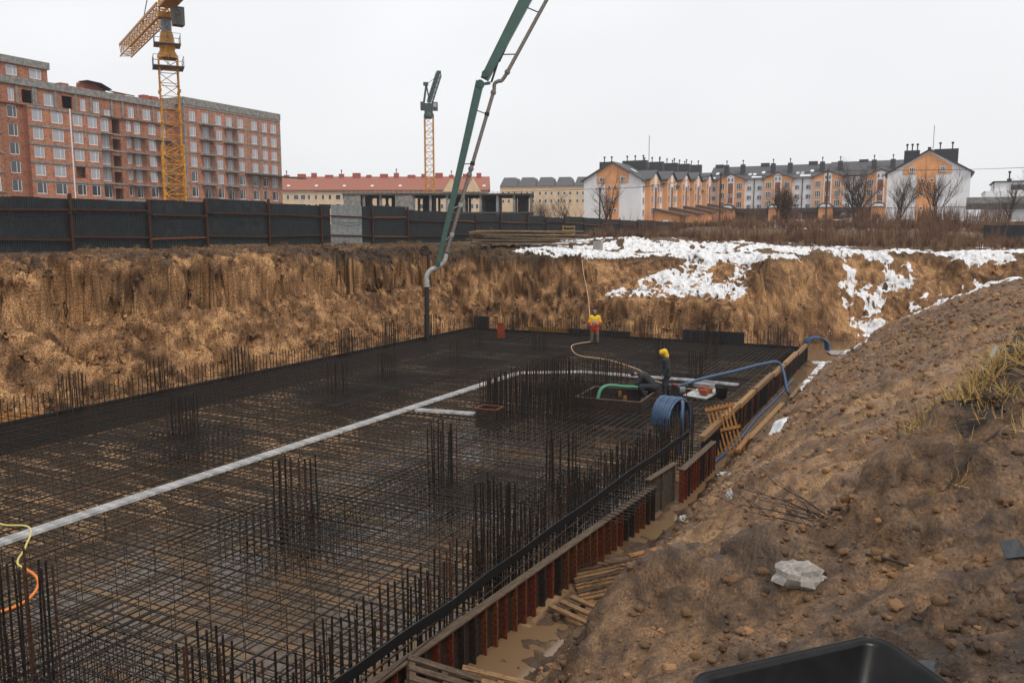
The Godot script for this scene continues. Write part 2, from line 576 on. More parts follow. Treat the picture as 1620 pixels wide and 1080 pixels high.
func soil_color(x: float, z: float, y: float, steep: float) -> Color:
	var w := nA.get_noise_3d(x * 1.7 + 50.0, y * 2.2, z * 1.7)
	var w2 := nB.get_noise_3d(x + 31.0, y * 1.3, z + 17.0)
	var c := nC.get_noise_3d(x + 7.0, y, z + 3.0)
	var black := Color(0.05, 0.04, 0.034)
	if y < -0.75 and x > -26.4 and x < -5.9 and z > -47.0:   # wet blinding layer under the reinforcement
		return Color(0.4, 0.26, 0.145).lerp(Color(0.8, 0.52, 0.28), clampf(0.45 + 0.9 * w + 0.7 * w2, 0.0, 1.0))
	# three earths mixed in streaks and clumps: wet loam, brown clay, pale sandy clay
	var st := nF.get_noise_2d((x + z) * 0.8 - y * 0.5, y * 0.22 + 30.0)
	var fine := nC.get_noise_3d(x * 4.0 + 11.0, y * 4.0, z * 4.0)
	var k := 0.5 + 0.45 * w + 0.55 * w2 + 0.8 * c + 0.28 * st
	var col := Color(0.37, 0.205, 0.095)
	if k < 0.5: col = Color(0.14, 0.076, 0.037).lerp(col, smoothstep(0.0, 0.5, k))
	else: col = col.lerp(Color(0.72, 0.43, 0.205), smoothstep(0.5, 0.95, k))
	if z < -45.0 or x < -26.0:   # dark topsoil along the lip of the cut, with a ragged lower limit
		var o := outer(x, z)
		var far_lip := smoothstep(-34.0, -42.0, z) * (1.0 - smoothstep(-24.0, -20.5, x))
		var deep := 0.4 + 0.75 * far_lip + 0.5 * w2 + 0.6 * nF.get_noise_2d((x + z) * 1.5, 4.0)
		var t := smoothstep(deep + 0.1, deep - 0.1, o - y) * (1.0 if steep > 0.35 else 0.6)
		if x > -20.0: t *= 0.5
		col = col.lerp(black.lerp(Color(0.13, 0.085, 0.055), 0.5 * (1.0 - far_lip)), t * clampf(0.8 + 0.5 * c, 0.0, 1.0))
	elif x > -6.0:
		if y < -0.55:
			return Color(0.17, 0.105, 0.06).lerp(Color(0.34, 0.21, 0.115), clampf(0.5 + w2 + c, 0.0, 1.0))
		# washed pale sand in the channels, dark wet loam between
		var sand := smoothstep(0.3, 0.75, rill(z * 1.1 + x * 0.5, x * 0.15) + 0.5 * w2 + 0.25 * c)
		col = col.lerp(Color(0.5, 0.275, 0.125), 0.45).lerp(Color(0.85, 0.54, 0.27), 0.75 * sand)
		col = col.lerp(Color(0.1, 0.062, 0.037), smoothstep(0.1, 0.42, fine) * 0.5).lerp(Color(0.8, 0.5, 0.26), smoothstep(0.1, 0.45, -fine) * 0.4)
		if z > -13.0:
			var near := smoothstep(-7.4, -6.4, z + 0.5 * w2)
			col = col.lerp(Color(0.11, 0.065, 0.036).lerp(Color(0.48, 0.275, 0.13), clampf(0.45 + 0.9 * c + 0.8 * w2 - 0.9 * fine, 0.0, 1.0)), near * 0.9)
			# black earth of the grassy hummock
			var hm := 1.5 * bump(x, z, 0.4, -8.0, 0.75, 1.3) + 1.4 * bump(x, z, 0.9, -9.7, 0.6, 0.8) + 0.45 * c + 0.3 * w2
			col = col.lerp(black, smoothstep(0.42, 0.58, hm) * clampf(0.85 + c, 0.0, 1.0))
	if z < -49.0 and y > 4.2:
		col = col.lerp(Color(0.17, 0.11, 0.06), 0.6)
	return col

func steps(list: Array) -> PackedFloat32Array:   # [start, [end, step], [end, step], ...]
	var out := PackedFloat32Array()
	var x: float = list[0]
	for i in range(1, list.size()):
		var e: float = list[i][0]
		var count := maxi(1, int(round(absf(e - x) / list[i][1])))
		for k in count:
			out.append(lerpf(x, e, float(k) / count))
		x = e
	out.append(x)
	return out

func snow_field(x: float, z: float, y: float, steep: float) -> float:
	var m := 0.8 * nS.get_noise_2d(x * 0.8, z * 0.8) + 0.09 * nC.get_noise_2d(x * 0.8 + 90.0, z * 0.8)
	var b := -1.0
	if z < -46.0:
		var o := outer(x, z)
		var open := smoothstep(0.9, 0.2, o - y)
		if x > -26.0:
			b = lerpf(-0.36, 0.34, open) if x < -7.0 else lerpf(0.02 + 0.1 * smoothstep(-6.0, -3.0, x), 0.36, open)
			if z < -56.5: b += 0.1 * mound(x, z) - 0.22
			if x < -21.0: b -= 0.1
			var edge := lerpf(-18.6, -13.8, clampf((y - 2.2) / 2.3, 0.0, 1.0)) + 0.8 * m
			if y < 4.35: b = lerpf(-0.55, 0.34, smoothstep(edge - 0.5, edge + 0.6, x) * (1.0 - smoothstep(-10.2, -9.0, x)) * smoothstep(1.7, 2.3, y)) if x < -8.0 else b
			if x > -12.3 and x < -9.0 and y < 4.2 and y > 2.9: b -= 0.3
			if z < -66.0: b -= 0.35
			if z < -110.0: b = -0.1
		if x > -8.0 and x < 4.0 and y < 0.2: b = 0.0
		b -= maxf(0.0, steep - 0.75) * (0.8 if x < -6.0 else 0.35)
	elif x > -5.0 and z < -36.0 and x < 12.0:
		b = -0.02 + 0.36 * smoothstep(-38.5, -43.0, z)
	elif x < -31.5 and x > -36.0:
		b = -0.5 + 0.3 * smoothstep(-40.0, -46.0, z)
	elif x > -4.8 and x < 2.0:
		b = -0.72 + 1.25 * bump(x, z, -3.35, -22.5, 0.35, 1.1) + 1.0 * bump(x, z, -3.7, -18.2, 0.12, 0.3)
	return m + b

func grid(xs: PackedFloat32Array, zs: PackedFloat32Array, snow: MB, rough := 0.0, skip := Rect2()) -> MB:
	var mb := MB.new()
	var nx := xs.size()
	var nz := zs.size()
	var hs := PackedFloat32Array()
	hs.resize(nx * nz)
	for j in nz:
		for i in nx:
			hs[j * nx + i] = height(xs[i], zs[j])
	var sf := PackedFloat32Array()
	sf.resize(nx * nz)
	mb.v.resize(nx * nz); mb.n.resize(nx * nz); mb.c.resize(nx * nz)
	for j in nz:
		for i in nx:
			var i0 := maxi(i - 1, 0)
			var i1 := mini(i + 1, nx - 1)
			var j0 := maxi(j - 1, 0)
			var j1 := mini(j + 1, nz - 1)
			var gx := (hs[j * nx + i1] - hs[j * nx + i0]) / (xs[i1] - xs[i0])
			var gz := (hs[j1 * nx + i] - hs[j0 * nx + i]) / (zs[j1] - zs[j0])
			var k := j * nx + i
			var y := hs[k]
			var nn := Vector3(-gx, 1.0, -gz).normalized()
			var steep := sqrt(gx * gx + gz * gz)
			var p := Vector3(xs[i], y, zs[j])
			if rough > 0.0 and y > -0.8:   # broken faces: push the steep ground in and out along its own normal
				var wt := rough * smoothstep(0.35, 1.1, steep)
				if wt > 0.0:
					p += nn * wt * (0.42 * nB.get_noise_3d(p.x * 1.1, p.y * 1.4, p.z * 1.1) + 0.2 * nC.get_noise_3d(p.x * 0.9, p.y * 1.2, p.z * 0.9) - 0.1 * absf(nC.get_noise_3d(p.x * 2.2, p.y * 2.8, p.z * 2.2)))
					y = p.y
			mb.v[k] = p
			mb.n[k] = nn
			mb.c[k] = soil_color(xs[i], zs[j], y, steep)
			sf[k] = snow_field(xs[i], zs[j], y, steep)
	if rough > 0.0:
		for j in range(1, nz - 1):
			for i in range(1, nx - 1):
				var k := j * nx + i
				mb.n[k] = (mb.v[k - nx] - mb.v[k + nx]).cross(mb.v[k + 1] - mb.v[k - 1]).normalized()
	var first := snow.v.size()
	var lift := 0.16
	for k in nx * nz:
		var f := clampf(sf[k], -0.5, 0.45)
		snow.v.append(mb.v[k] + mb.n[k] * (f * lift))
		snow.n.append(mb.n[k])
		snow.c.append(Color.WHITE)
	for j in nz - 1:
		for i in nx - 1:
			if skip.size.x > 0.0 and skip.has_point(Vector2(xs[i], zs[j])) and skip.has_point(Vector2(xs[i + 1], zs[j + 1])):
				continue
			var a := j * nx + i
			var b := a + 1
			var e := a + nx
			var f := e + 1
			# z decreases with j
			mb.ix.append_array(PackedInt32Array([a, e, b, b, e, f]))
			if maxf(maxf(sf[a], sf[b]), maxf(sf[e], sf[f])) > 0.0:
				snow.ix.append_array(PackedInt32Array([first + a, first + e, first + b, first + b, first + e, first + f]))
	return mb

func terrain() -> void:
	setup_noise()
	var snow := MB.new()
	var xs := steps([-42.0, [-35.0, 0.5], [-32.6, 0.2], [-26.3, 0.075], [-25.5, 0.2], [-16.0, 1.0]])
	var zs := steps([8.0, [-10.0, 0.5], [-47.3, 0.085]])
	setting("ground", grid(xs, zs, snow, 1.0), M.soil)
	xs = steps([-16.0, [-6.5, 1.0], [-5.6, 0.12], [-1.5, 0.05], [2.5, 0.04], [5.0, 0.12], [12.0, 0.5], [30.0, 2.0]])
	zs = steps([8.0, [0.0, 0.5], [-3.0, 0.08], [-9.5, 0.04], [-15.0, 0.06], [-47.3, 0.095]])
	setting("ground", grid(xs, zs, snow, 0.25), M.soil_near)
	xs = steps([-42.0, [-34.0, 0.4], [8.0, 0.1], [14.0, 0.3], [30.0, 1.5]])
	zs = steps([-47.0, [-54.0, 0.085], [-66.0, 0.14], [-90.0, 0.6]])
	setting("ground", grid(xs, zs, snow, 1.0), M.soil)
	xs = steps([-420.0, [-60.0, 12.0], [60.0, 3.0], [300.0, 12.0]])
	zs = steps([200.0, [20.0, 12.0], [-100.0, 3.0], [-320.0, 5.0], [-900.0, 30.0]])
	setting("ground", grid(xs, zs, snow, 0.0, Rect2(-41.5, -89.0, 71.0, 96.5)), M.far_ground)
	setting("snow", snow, M.snow, "stuff")
	# standing water: in the working trench beside the formwork and on the floor under the reinforcement
	var wm := MB.new()
	wm.quad(Vector3(-6.4, -0.86, -7.0), Vector3(-3.0, -0.86, -7.0), Vector3(-3.0, -0.86, -47.5), Vector3(-6.0, -0.86, -47.5))
	wm.quad(Vector3(-8.5, -0.86, -47.5), Vector3(3.0, -0.86, -47.5), Vector3(3.0, -0.86, -60.0), Vector3(-8.5, -0.86, -60.0))
	setting("water", wm, M.muddy_water)
	wm = MB.new()
	wm.quad(Vector3(-26.6, -0.949, 4.0), Vector3(-6.4, -0.949, 4.0), Vector3(-5.9, -0.949, -47.0), Vector3(-26.6, -0.949, -47.0))
	setting("water", wm, M.floor_water)

# ---------------------------------------------------------------- reinforcement
func wavy(a: Vector3, b: Vector3, r: float, seg: int, amp: float, sides := 5) -> ArrayMesh:
	var mb := MB.new()
	var pts := []
	for i in seg + 1:
		var p := a.lerp(b, float(i) / seg)
		pts.append(p + Vector3(rng.randf_range(-amp, amp), rng.randf_range(-amp, amp) * 0.8, rng.randf_range(-amp, amp)))
	mb.tube(pts, r, sides, true)
	return mb.mesh()

func mat_edge(z: float) -> float:   # x of the formwork line
	return lerpf(-6.6, -5.75, smoothstep(-6.0, -19.0, z))

func rebar_mat() -> void:
	var t := thing("rebar_mat", "vast two-layer mat of dark steel reinforcing bars covering the pit floor", "rebar mat", Vector3(-16, -0.95, -25))
	var o := -t.position
	var alongs := []
	var acrosses := []
	for k in 5:
		alongs.append(wavy(Vector3(0, 0, -2.6), Vector3(0, 0, -45.2), 0.0118, 14, 0.014))
		acrosses.append(wavy(Vector3(-25.5, 0, 0), Vector3(-6.1, 0, 0), 0.0118, 8, 0.014))
	var count := 0
	var x := -25.45
	while x < -6.3:
		part("rebar", alongs[count % 5], M.rebar if count % 7 else M.rebar_rusty, t, o + Vector3(x + rng.randf_range(-0.02, 0.02), rng.randf_range(-0.008, 0.008), 0))
		x += 0.225
		count += 1
	var z := -3.0
	var k := 0
	while z > -45.1:
		var own: Mesh = acrosses[k % 5]
		if z > -20.0: own = wavy(Vector3(-25.5, 0, 0), Vector3(mat_edge(z) - 0.12, 0, 0), 0.0118, 8, 0.014)
		part("rebar", own, M.rebar if k % 9 else M.rebar_rusty, t, o + Vector3(rng.randf_range(-0.03, 0.03), -0.028 + rng.randf_range(-0.008, 0.008), z + rng.randf_range(-0.025, 0.025)))
		z -= 0.235
		k += 1
	# the lower layer, the supports between the layers and the extra bars round the columns
	var low := MB.new()
	x = -25.4
	while x < -6.3:
		low.tube([Vector3(x, -0.8, -3.0), Vector3(x + rng.randf_range(-0.05, 0.05), -0.81, -24.0), Vector3(x, -0.8, -45.1)], 0.011, 4, false)
		x += 0.4
	z = -3.1
	while z > -45.1:
		low.tube([Vector3(-25.5, -0.83, z), Vector3(-16.0, -0.835, z + rng.randf_range(-0.05, 0.05)), Vector3(mat_edge(z) - 0.15, -0.83, z)], 0.011, 4, false)
		z -= 0.4
	part("lower_layer", low, M.rebar, t, o).set_meta("kind", "stuff")
	var sup := MB.new()
	x = -25.0
	while x < -6.6:
		z = -4.0
		while z > -45.0:
			var q := Vector3(x + rng.randf_range(-0.1, 0.1), 0, z + rng.randf_range(-0.1, 0.1))
			sup.tube([q + Vector3(0, -0.9, 0), q + Vector3(0, rng.randf_range(0.0, 0.05), 0)], 0.008, 4, false)
			z -= 0.8
		x += 0.8
	part("support_bars", sup, M.rebar, t, o).set_meta("kind", "stuff")
	var ext := MB.new()
	for c in [[-11.75, -13.1], [-19.5, -17.0], [-10.2, -16.6], [-7.6, -17.3], [-10.5, -6.4], [-19.8, -24.6], [-19.9, -28.0], [-19.5, -33.0], [-21.2, -38.0], [-17.7, -38.2], [-11.0, -29.4], [-11.5, -38.5], [-8.6, -33.0]]:
		var w := 1.5
		x = -w
		while x <= w:
			ext.tube([Vector3(c[0] + x, 0.03, c[1] - w * 1.5), Vector3(c[0] + x, 0.025, c[1] + w * 1.5)], 0.012, 4, false)
			ext.tube([Vector3(c[0] - w * 1.5, 0.055, c[1] + x), Vector3(c[0] + w * 1.5, 0.05, c[1] + x)], 0.012, 4, false)
			if absf(x) < 1.25:
				var yv := -1.25
				while yv <= 1.25:
					var q := Vector3(c[0] + x + rng.randf_range(-0.02, 0.02), 0, c[1] + yv)
					ext.tube([q + Vector3(0, -0.82, 0), q + Vector3(0, 0.1 + rng.randf_range(-0.03, 0.05), 0)], 0.0075, 4, false)
					yv += 0.2
			x += 0.2
	part("column_head_bars", ext, M.rebar, t, o).set_meta("kind", "stuff")

var bar_lengths := {}
func upright(h: float) -> ArrayMesh:   # upright bar from the lower layer to h above the upper one
	var key := snappedf(h, 0.05)
	if not bar_lengths.has(key):
		var mb := MB.new()
		mb.tube([Vector3(0, -0.82, 0), Vector3(0.004, key * 0.5, 0.003), Vector3(0, key, 0)], 0.017, 6, true)
		bar_lengths[key] = mb.mesh()
	return bar_lengths[key]

func cage(x: float, z: float, sx: float, sz: float, nx: int, nz: int, h: float, label: String) -> void:
	var t := thing("column_rebar_cage", label, "rebar cage", Vector3(x, 0.0, z), rng.randf_range(-0.03, 0.03), "column starter bars standing on the rebar mat")
	for i in nx:
		for j in nz:
			if i > 0 and i < nx - 1 and j > 0 and j < nz - 1:
				continue
			var p := Vector3(-sx / 2 + sx * i / (nx - 1) + rng.randf_range(-0.02, 0.02), 0, -sz / 2 + sz * j / (nz - 1) + rng.randf_range(-0.02, 0.02))
			var o := part("rebar", upright(h + rng.randf_range(-0.12, 0.06)), M.rebar if rng.randf() < 0.85 else M.rebar_rusty, t, p)
			o.rotation = Vector3(rng.randf_range(-0.02, 0.02), 0, rng.randf_range(-0.02, 0.02))
	for y in [0.06, 0.22]:
		var mb := MB.new()
		var q := Vector3(sx / 2 + 0.02, y, sz / 2 + 0.02)
		mb.tube([Vector3(-q.x, y, -q.z), Vector3(q.x, y, -q.z), Vector3(q.x, y + 0.01, q.z), Vector3(-q.x, y, q.z), Vector3(-q.x, y, -q.z)], 0.006, 4, false)
		part("stirrup", mb, M.rebar, t)

func starter_row(label: String, a: Vector3, b: Vector3, step: float, h: float, jitter: float, rows := 1, gap := 0.2, rails := true) -> void:
	var t := thing("wall_starter_bars", label, "starter bars", Vector3(a.x, 0, a.z))
	var d := (b - a)
	var n := int(d.length() / step)
	var side := d.normalized().cross(Vector3.UP)
	for r in rows:
		for i in n + 1:
			var p := d * (float(i) / n) + side * (r * gap) + Vector3(rng.randf_range(-0.02, 0.02), 0, rng.randf_range(-0.02, 0.02))
			var o := part("rebar", upright(h + rng.randf_range(-jitter, jitter)), M.rebar if rng.randf() < 0.85 else M.rebar_rusty, t, p)
			o.rotation = Vector3(rng.randf_range(-0.025, 0.025), 0, rng.randf_range(-0.025, 0.025))
		if rails:
			for y in [0.1, 0.3]:
				var mb := MB.new()
				mb.tube([side * (r * gap) + Vector3(0, y, 0), d + side * (r * gap) + Vector3(0, y, 0)], 0.008, 4, false)
				part("distribution_bar", mb, M.rebar, t)

func reinforcement() -> void:
	rebar_mat()
	cage(-11.75, -13.1, 0.85, 0.4, 6, 3, 1.35, "rebar column cage just below the middle of the long white strip")
	cage(-19.5, -17.0, 0.8, 0.4, 6, 3, 1.3, "lone rebar column cage between the near half of the white strip and the fence side")
	cage(-10.2, -16.5, 0.55, 0.45, 4, 3, 1.5, "tall narrow rebar column cage in front of the small steel box")
	cage(-7.5, -17.4, 0.6, 0.4, 4, 3, 1.35, "rebar column cage close to the dense wall bars, in front of the sump box")
	cage(-6.95, -13.1, 0.6, 0.4, 5, 3, 1.5, "rebar column cage among the wall bars beside the rusty formwork")
	cage(-10.5, -6.4, 0.8, 0.4, 5, 3, 1.75, "thick rebar column cage in the bottom corner beside the orange hose")
	cage(-8.2, -7.3, 0.6, 0.4, 5, 3, 0.8, "short rebar column cage cut by the bottom edge of the picture")
	cage(-19.76, -24.5, 0.6, 0.4, 4, 3, 1.25, "rebar column cage beyond the strip, in line with the bend of the fence-side bars")
	cage(-19.9, -27.9, 0.6, 0.4, 4, 3, 1.15, "rebar column cage second along the far half of the mat")
	cage(-19.5, -32.8, 0.35, 0.35, 3, 3, 1.2, "slim rebar column cage in line with the black concrete hose")
	cage(-21.2, -37.8, 0.6, 0.4, 4, 3, 0.9, "rebar column cage below the orange box with the wooden plank")
	cage(-17.7, -38.2, 0.6, 0.4, 4, 3, 0.95, "rebar column cage between the orange box and the worker in yellow")
	cage(-11.0, -29.3, 0.4, 0.35, 3, 3, 1.25, "slim rebar column cage behind the corner of the sump box")
	cage(-8.4, -33.5, 0.5, 0.4, 4, 3, 1.2, "rebar column cage behind the worker with the yellow hood")
	cage(-9.1, -39.2, 0.5, 0.4, 4, 3, 1.1, "rebar column cage in front of the black boards at the far edge")
	cage(-11.2, -38.2, 0.5, 0.4, 4, 3, 1.0, "rebar column cage in the far half, over the yellow hood")
	cage(-7.1, -44.6, 0.5, 0.4, 4, 3, 1.2, "rebar column cage at the far corner by the end of the timber beam")
	for q in [[-17.8, "nearest rebar column cage on the fence-side edge of the mat"], [-21.3, "rebar column cage second from the yellow frame along the fence-side edge"], [-25.3, "rebar column cage third from the yellow frame along the fence-side edge"], [-32.5, "rebar column cage fourth along the fence-side edge of the mat"], [-36.2, "rebar column cage fifth along the fence-side edge, before the concrete hose"], [-40.2, "rebar column cage right behind the black concrete hose"]]:
		cage(-25.55, q[0], 0.4, 0.75, 3, 5, 1.35, q[1])
	for q in [[-22.4, "rebar column cage on the far edge behind the orange box"], [-18.7, "rebar column cage on the far edge beside the worker in yellow"], [-14.2, "rebar column cage on the far edge between the worker in yellow and the black boards"], [-10.4, "rebar column cage on the far edge in front of the black boards"]]:
		cage(q[0], -45.1, 0.7, 0.4, 5, 3, 1.25, q[1])
	starter_row("long row of upright bars along the fence-side edge of the mat", Vector3(-25.6, 0, -12.0), Vector3(-25.6, 0, -45.2), 0.2, 0.85, 0.08)
	starter_row("row of upright bars along the far edge of the mat", Vector3(-25.4, 0, -45.3), Vector3(-6.2, 0, -45.3), 0.17, 0.8, 0.08)
	starter_row("dense double row of upright bars along the rusty formwork", Vector3(-7.35, 0, -4.5), Vector3(-6.65, 0, -24.6), 0.18, 0.66, 0.14, 2, 0.45)
	starter_row("dense rows of upright wall bars between the small box and the sump", Vector3(-13.3, 0, -24.0), Vector3(-13.0, 0, -30.6), 0.16, 1.2, 0.1, 2, 0.22)
	starter_row("row of upright wall bars running from the small box towards the sump", Vector3(-12.9, 0, -24.1), Vector3(-9.3, 0, -24.3), 0.15, 1.2, 0.1, 2, 0.22)
	starter_row("row of upright wall bars behind the sump box", Vector3(-12.9, 0, -30.6), Vector3(-10.4, 0, -30.6), 0.17, 1.0, 0.1, 2, 0.22)
	starter_row("short row of upright wall bars in front of the coiled blue hose", Vector3(-11.2, 0, -24.9), Vector3(-11.1, 0, -27.2), 0.18, 0.95, 0.1, 2, 0.22)

func joint_strip() -> void:   # white plastic joint strips lying on the mat
	var t := thing("white_joint_strip", "long white plastic joint strip lying across the rebar mat, bent near the far end", "joint strip", Vector3(-15.6, 0.02, -20))
	var o := -t.position
	var path := [[-15.75, -3.0], [-15.74, -6.2], [-15.7, -9.2], [-15.7, -12.3], [-15.66, -15.3], [-15.63, -18.4], [-15.58, -21.4], [-15.55, -24.5], [-15.5, -27.6], [-15.45, -31.2], [-13.07, -32.75], [-10.6, -32.7], [-8.3, -32.85], [-6.5, -32.6]]
	strip_lengths(t, path, o, 0.27)
	t = thing("white_joint_strip", "short white plastic strip branching off towards the small steel box", "joint strip", Vector3(-14, 0.02, -23))
	strip_lengths(t, [[-15.25, -23.0], [-13.15, -23.35]], -t.position, 0.24)

func strip_lengths(t: Node3D, path: Array, o: Vector3, w: float) -> void:
	for i in path.size() - 1:
		var a := Vector3(path[i][0], 0.05, path[i][1])
		var b := Vector3(path[i + 1][0], 0.05, path[i + 1][1])
		var d := (b - a).normalized()
		a += d * 0.012
		var s := d.cross(Vector3.UP)
		var mb := MB.new()
		for k in [-1, 1]:
			mb.bar(a + s * (k * w * 0.31) + Vector3(0, 0.03, 0), b + s * (k * w * 0.31) + Vector3(0, 0.03, 0), w * 0.36, 0.022)
			mb.bar(a + s * (k * w * 0.47) + Vector3(0, 0.05, 0), b + s * (k * w * 0.47) + Vector3(0, 0.05, 0), 0.018, 0.07)
			mb.bar(a + s * (k * w * 0.12) + Vector3(0, 0.05, 0), b + s * (k * w * 0.12) + Vector3(0, 0.05, 0), 0.014, 0.06)
		for q in 4:
			var c := a.lerp(b, 0.1 + 0.27 * q)
			mb.bar(c - s * w * 0.45 + Vector3(0, 0.012, 0), c + s * w * 0.45 + Vector3(0, 0.012, 0), 0.05, 0.012)
		part("strip_length", mb, M.white_plastic, t, o)

# ---------------------------------------------------------------- formwork
func panel_group(label: String, a: Vector3, b: Vector3, top: float, style: String) -> void:
	var d := b - a
	var l := d.length()
	var t := thing("formwork_panel", label, "formwork panel", a + Vector3(0, -0.95, 0), 0.0, "formwork panels along the trench")
	t.rotation.y = atan2(-d.z, d.x)   # local x runs along the panel; outside is local +z
	var h := top + 0.95
	var mb := MB.new()
	mb.span(Vector3(0.005, 0, -0.02), Vector3(l - 0.005, h - 0.03, 0.0))
	part("plywood_face", mb, M.plywood if style == "plain" else (M.form_red if style == "red" and int(-a.z) % 3 == 2 else M.form_dark), t)
	mb = MB.new()
	if style == "plain":
		mb.span(Vector3(0, h - 0.03, -0.04), Vector3(l, h, 0.1))
		part("top_rail", mb, M.timber_old, t)
		for x in [0.05, l * 0.5, l - 0.1]:
			mb = MB.new()
			mb.span(Vector3(x, 0, 0.002), Vector3(x + 0.06, h - 0.04, 0.06))
			part("rib", mb, M.timber_old, t)
		return
	mb.span(Vector3(0, h - 0.03, -0.03), Vector3(l, h, 0.13))
	part("top_rail", mb, M.timber_old if style == "red" else M.form_dark, t)
	mb = MB.new()
	mb.span(Vector3(0, 0.0, 0.002), Vector3(l, 0.05, 0.11))
	part("bottom_rail", mb, M.form_dark, t)
	var n := int(l / 0.3)
	for i in n + 1:
		var x := lerpf(0.012, l - 0.03, float(i) / n)
		mb = MB.new()
		mb.span(Vector3(x, 0.052, 0.002), Vector3(x + 0.018 + 0.014 * (i % 3), h - 0.032, 0.11 + 0.006 * (i % 2)))
		var roll := rng.randf()
		var m: Material = M.form_dark
		if style == "red":
			m = M.form_red if roll < 0.3 else (M.form_rib if roll < 0.6 else M.form_dark)
		else:
			m = M.form_rib if roll < 0.2 else M.steel_dark
		part("rib", mb, m, t)

func beam(called: String, label: String, cat: String, a: Vector3, b: Vector3, w: float, h: float, m: Material, group := "") -> void:
	var mb := MB.new()
	var c := (a + b) * 0.5
	mb.bar(a - c, b - c, w, h)
	one(called, mb, m, label, cat, c, group)

func formwork() -> void:
	var words := ["cut by the bottom of the picture, beside the leaning pallets", "just past the leaning pallets", "opposite the sunken plank grating", "before the taller plywood panel"]
	for i in 4:
		panel_group("rusty ribbed formwork panel " + words[i], Vector3(lerpf(-6.55, -5.68, i / 4.0), 0, lerpf(-7.0, -18.7, i / 4.0)), Vector3(lerpf(-6.55, -5.68, (i + 1) / 4.0), 0, lerpf(-7.0, -18.7, (i + 1) / 4.0)), 0.0, "red")
	panel_group("taller plain grey plywood panel between two rusty ribbed ones", Vector3(-5.78, 0, -18.6), Vector3(-5.6, 0, -20.4), 0.16, "plain")
	panel_group("rusty red ribbed formwork panel below the hanging blue hose", Vector3(-5.42, 0, -20.3), Vector3(-5.38, 0, -23.6), 0.02, "red")
	words = ["beside the orange grating", "second past the orange grating", "third past the orange grating", "under the stepped timber joint", "under the crossing blue hose", "just beyond the crossing blue hose", "next to last before the far corner", "at the far corner of the trench"]
	for i in 8:
		var z0 := -23.6 - i * 2.93
		panel_group("dark formwork panel with timber on top, " + words[i], Vector3(-5.68 - 0.015 * i, 0, z0), Vector3(-5.695 - 0.015 * i, 0, z0 - 2.9), 0.02, "dark")
	var bw := ["nearest, behind the hanging hose", "beside the orange grating", "beside the white board with bricks", "longest, in the middle of the trench side", "next to the crossing blue hose", "beyond the crossing hose", "at the far corner"]
	var zz := [-23.4, -26.2, -28.6, -31.6, -35.6, -38.6, -42.6, -47.2]
	for i in 7:
		var up := 0.1 if i % 2 else 0.06
		beam("timber_beam", "pale square timber lying on the formwork edge, " + bw[i], "timber beam", Vector3(-5.64, 0.03 + up, zz[i]), Vector3(-5.68, 0.03 + up, zz[i + 1] + 0.08), 0.17, 0.16, M.timber_fresh if i % 3 else M.timber, "timbers on the trench formwork")
	# black water bar threaded through the wall bars
	var mb := MB.new()
	var pts := [[-6.85, -4.5], [-6.62, -8.5], [-6.5, -10.7], [-6.48, -12.5], [-6.4, -15.2], [-6.3, -19.0], [-6.15, -22.0], [-6.1, -23.6]]
	for i in pts.size() - 1:
		var m := 6
		for k in m:
			var f0 := float(k) / m
			var f1 := float(k + 1) / m
			var a := Vector3(lerpf(pts[i][0], pts[i + 1][0], f0), 0.06 + 0.014 * sin((i * m + k) * 0.9), lerpf(pts[i][1], pts[i + 1][1], f0))
			var b := Vector3(lerpf(pts[i][0], pts[i + 1][0], f1), 0.06 + 0.014 * sin((i * m + k + 1) * 0.9), lerpf(pts[i][1], pts[i + 1][1], f1))
			for e in [[-0.015, 0.0], [0.015, 0.0]]:
				pass
			var s := Vector3(0.012, 0, 0)
			var u := Vector3(0.04, 0.2, 0)
			mb.hexa([a - s, a + s, b + s, b - s, a - s + u, a + s + u, b + s + u, b - s + u])
	one("water_bar", mb, M.rubber, "black rubber water bar band threaded through the wall bars", "water bar")
	# membrane upstand along the fence-side and far edges
	mb = MB.new()
	mb.span(Vector3(-25.86, -0.95, -45.72), Vector3(-25.76, 0.1, -6.0))
	one("edge_upstand", mb, M.membrane, "low black edge board along the fence side of the mat", "edge board")
	mb = MB.new()
	mb.span(Vector3(-25.75, -0.95, -45.72), Vector3(-5.95, 0.06, -45.6))
	one("edge_upstand", mb, M.membrane, "low black edge board along the far side of the mat", "edge board")
	mb = MB.new()
	mb.span(Vector3(-12.3, 0.0, -45.95), Vector3(-8.9, 0.62, -45.85))
	one("black_board", mb, M.membrane, "big black shutter board standing at the far edge", "board")
	mb = MB.new()
	mb.span(Vector3(-19.3, 0.0, -45.9), Vector3(-15.4, 0.32, -45.82))
	one("black_board", mb, M.membrane, "low black shutter board behind the worker in yellow", "board")
	mb = MB.new()
	mb.span(Vector3(-22.0, 0.02, -45.9), Vector3(-19.5, 0.3, -45.8))
	one("yellow_board", mb, M.yellow_paint, "yellow shutter board at the far edge by the worker in yellow", "board")
	mb = MB.new()
	mb.span(Vector3(-26.0, -0.1, -46.3), Vector3(-25.0, 0.75, -46.1))
	one("black_board", mb, M.membrane, "square dark board standing at the far corner of the mat", "board")

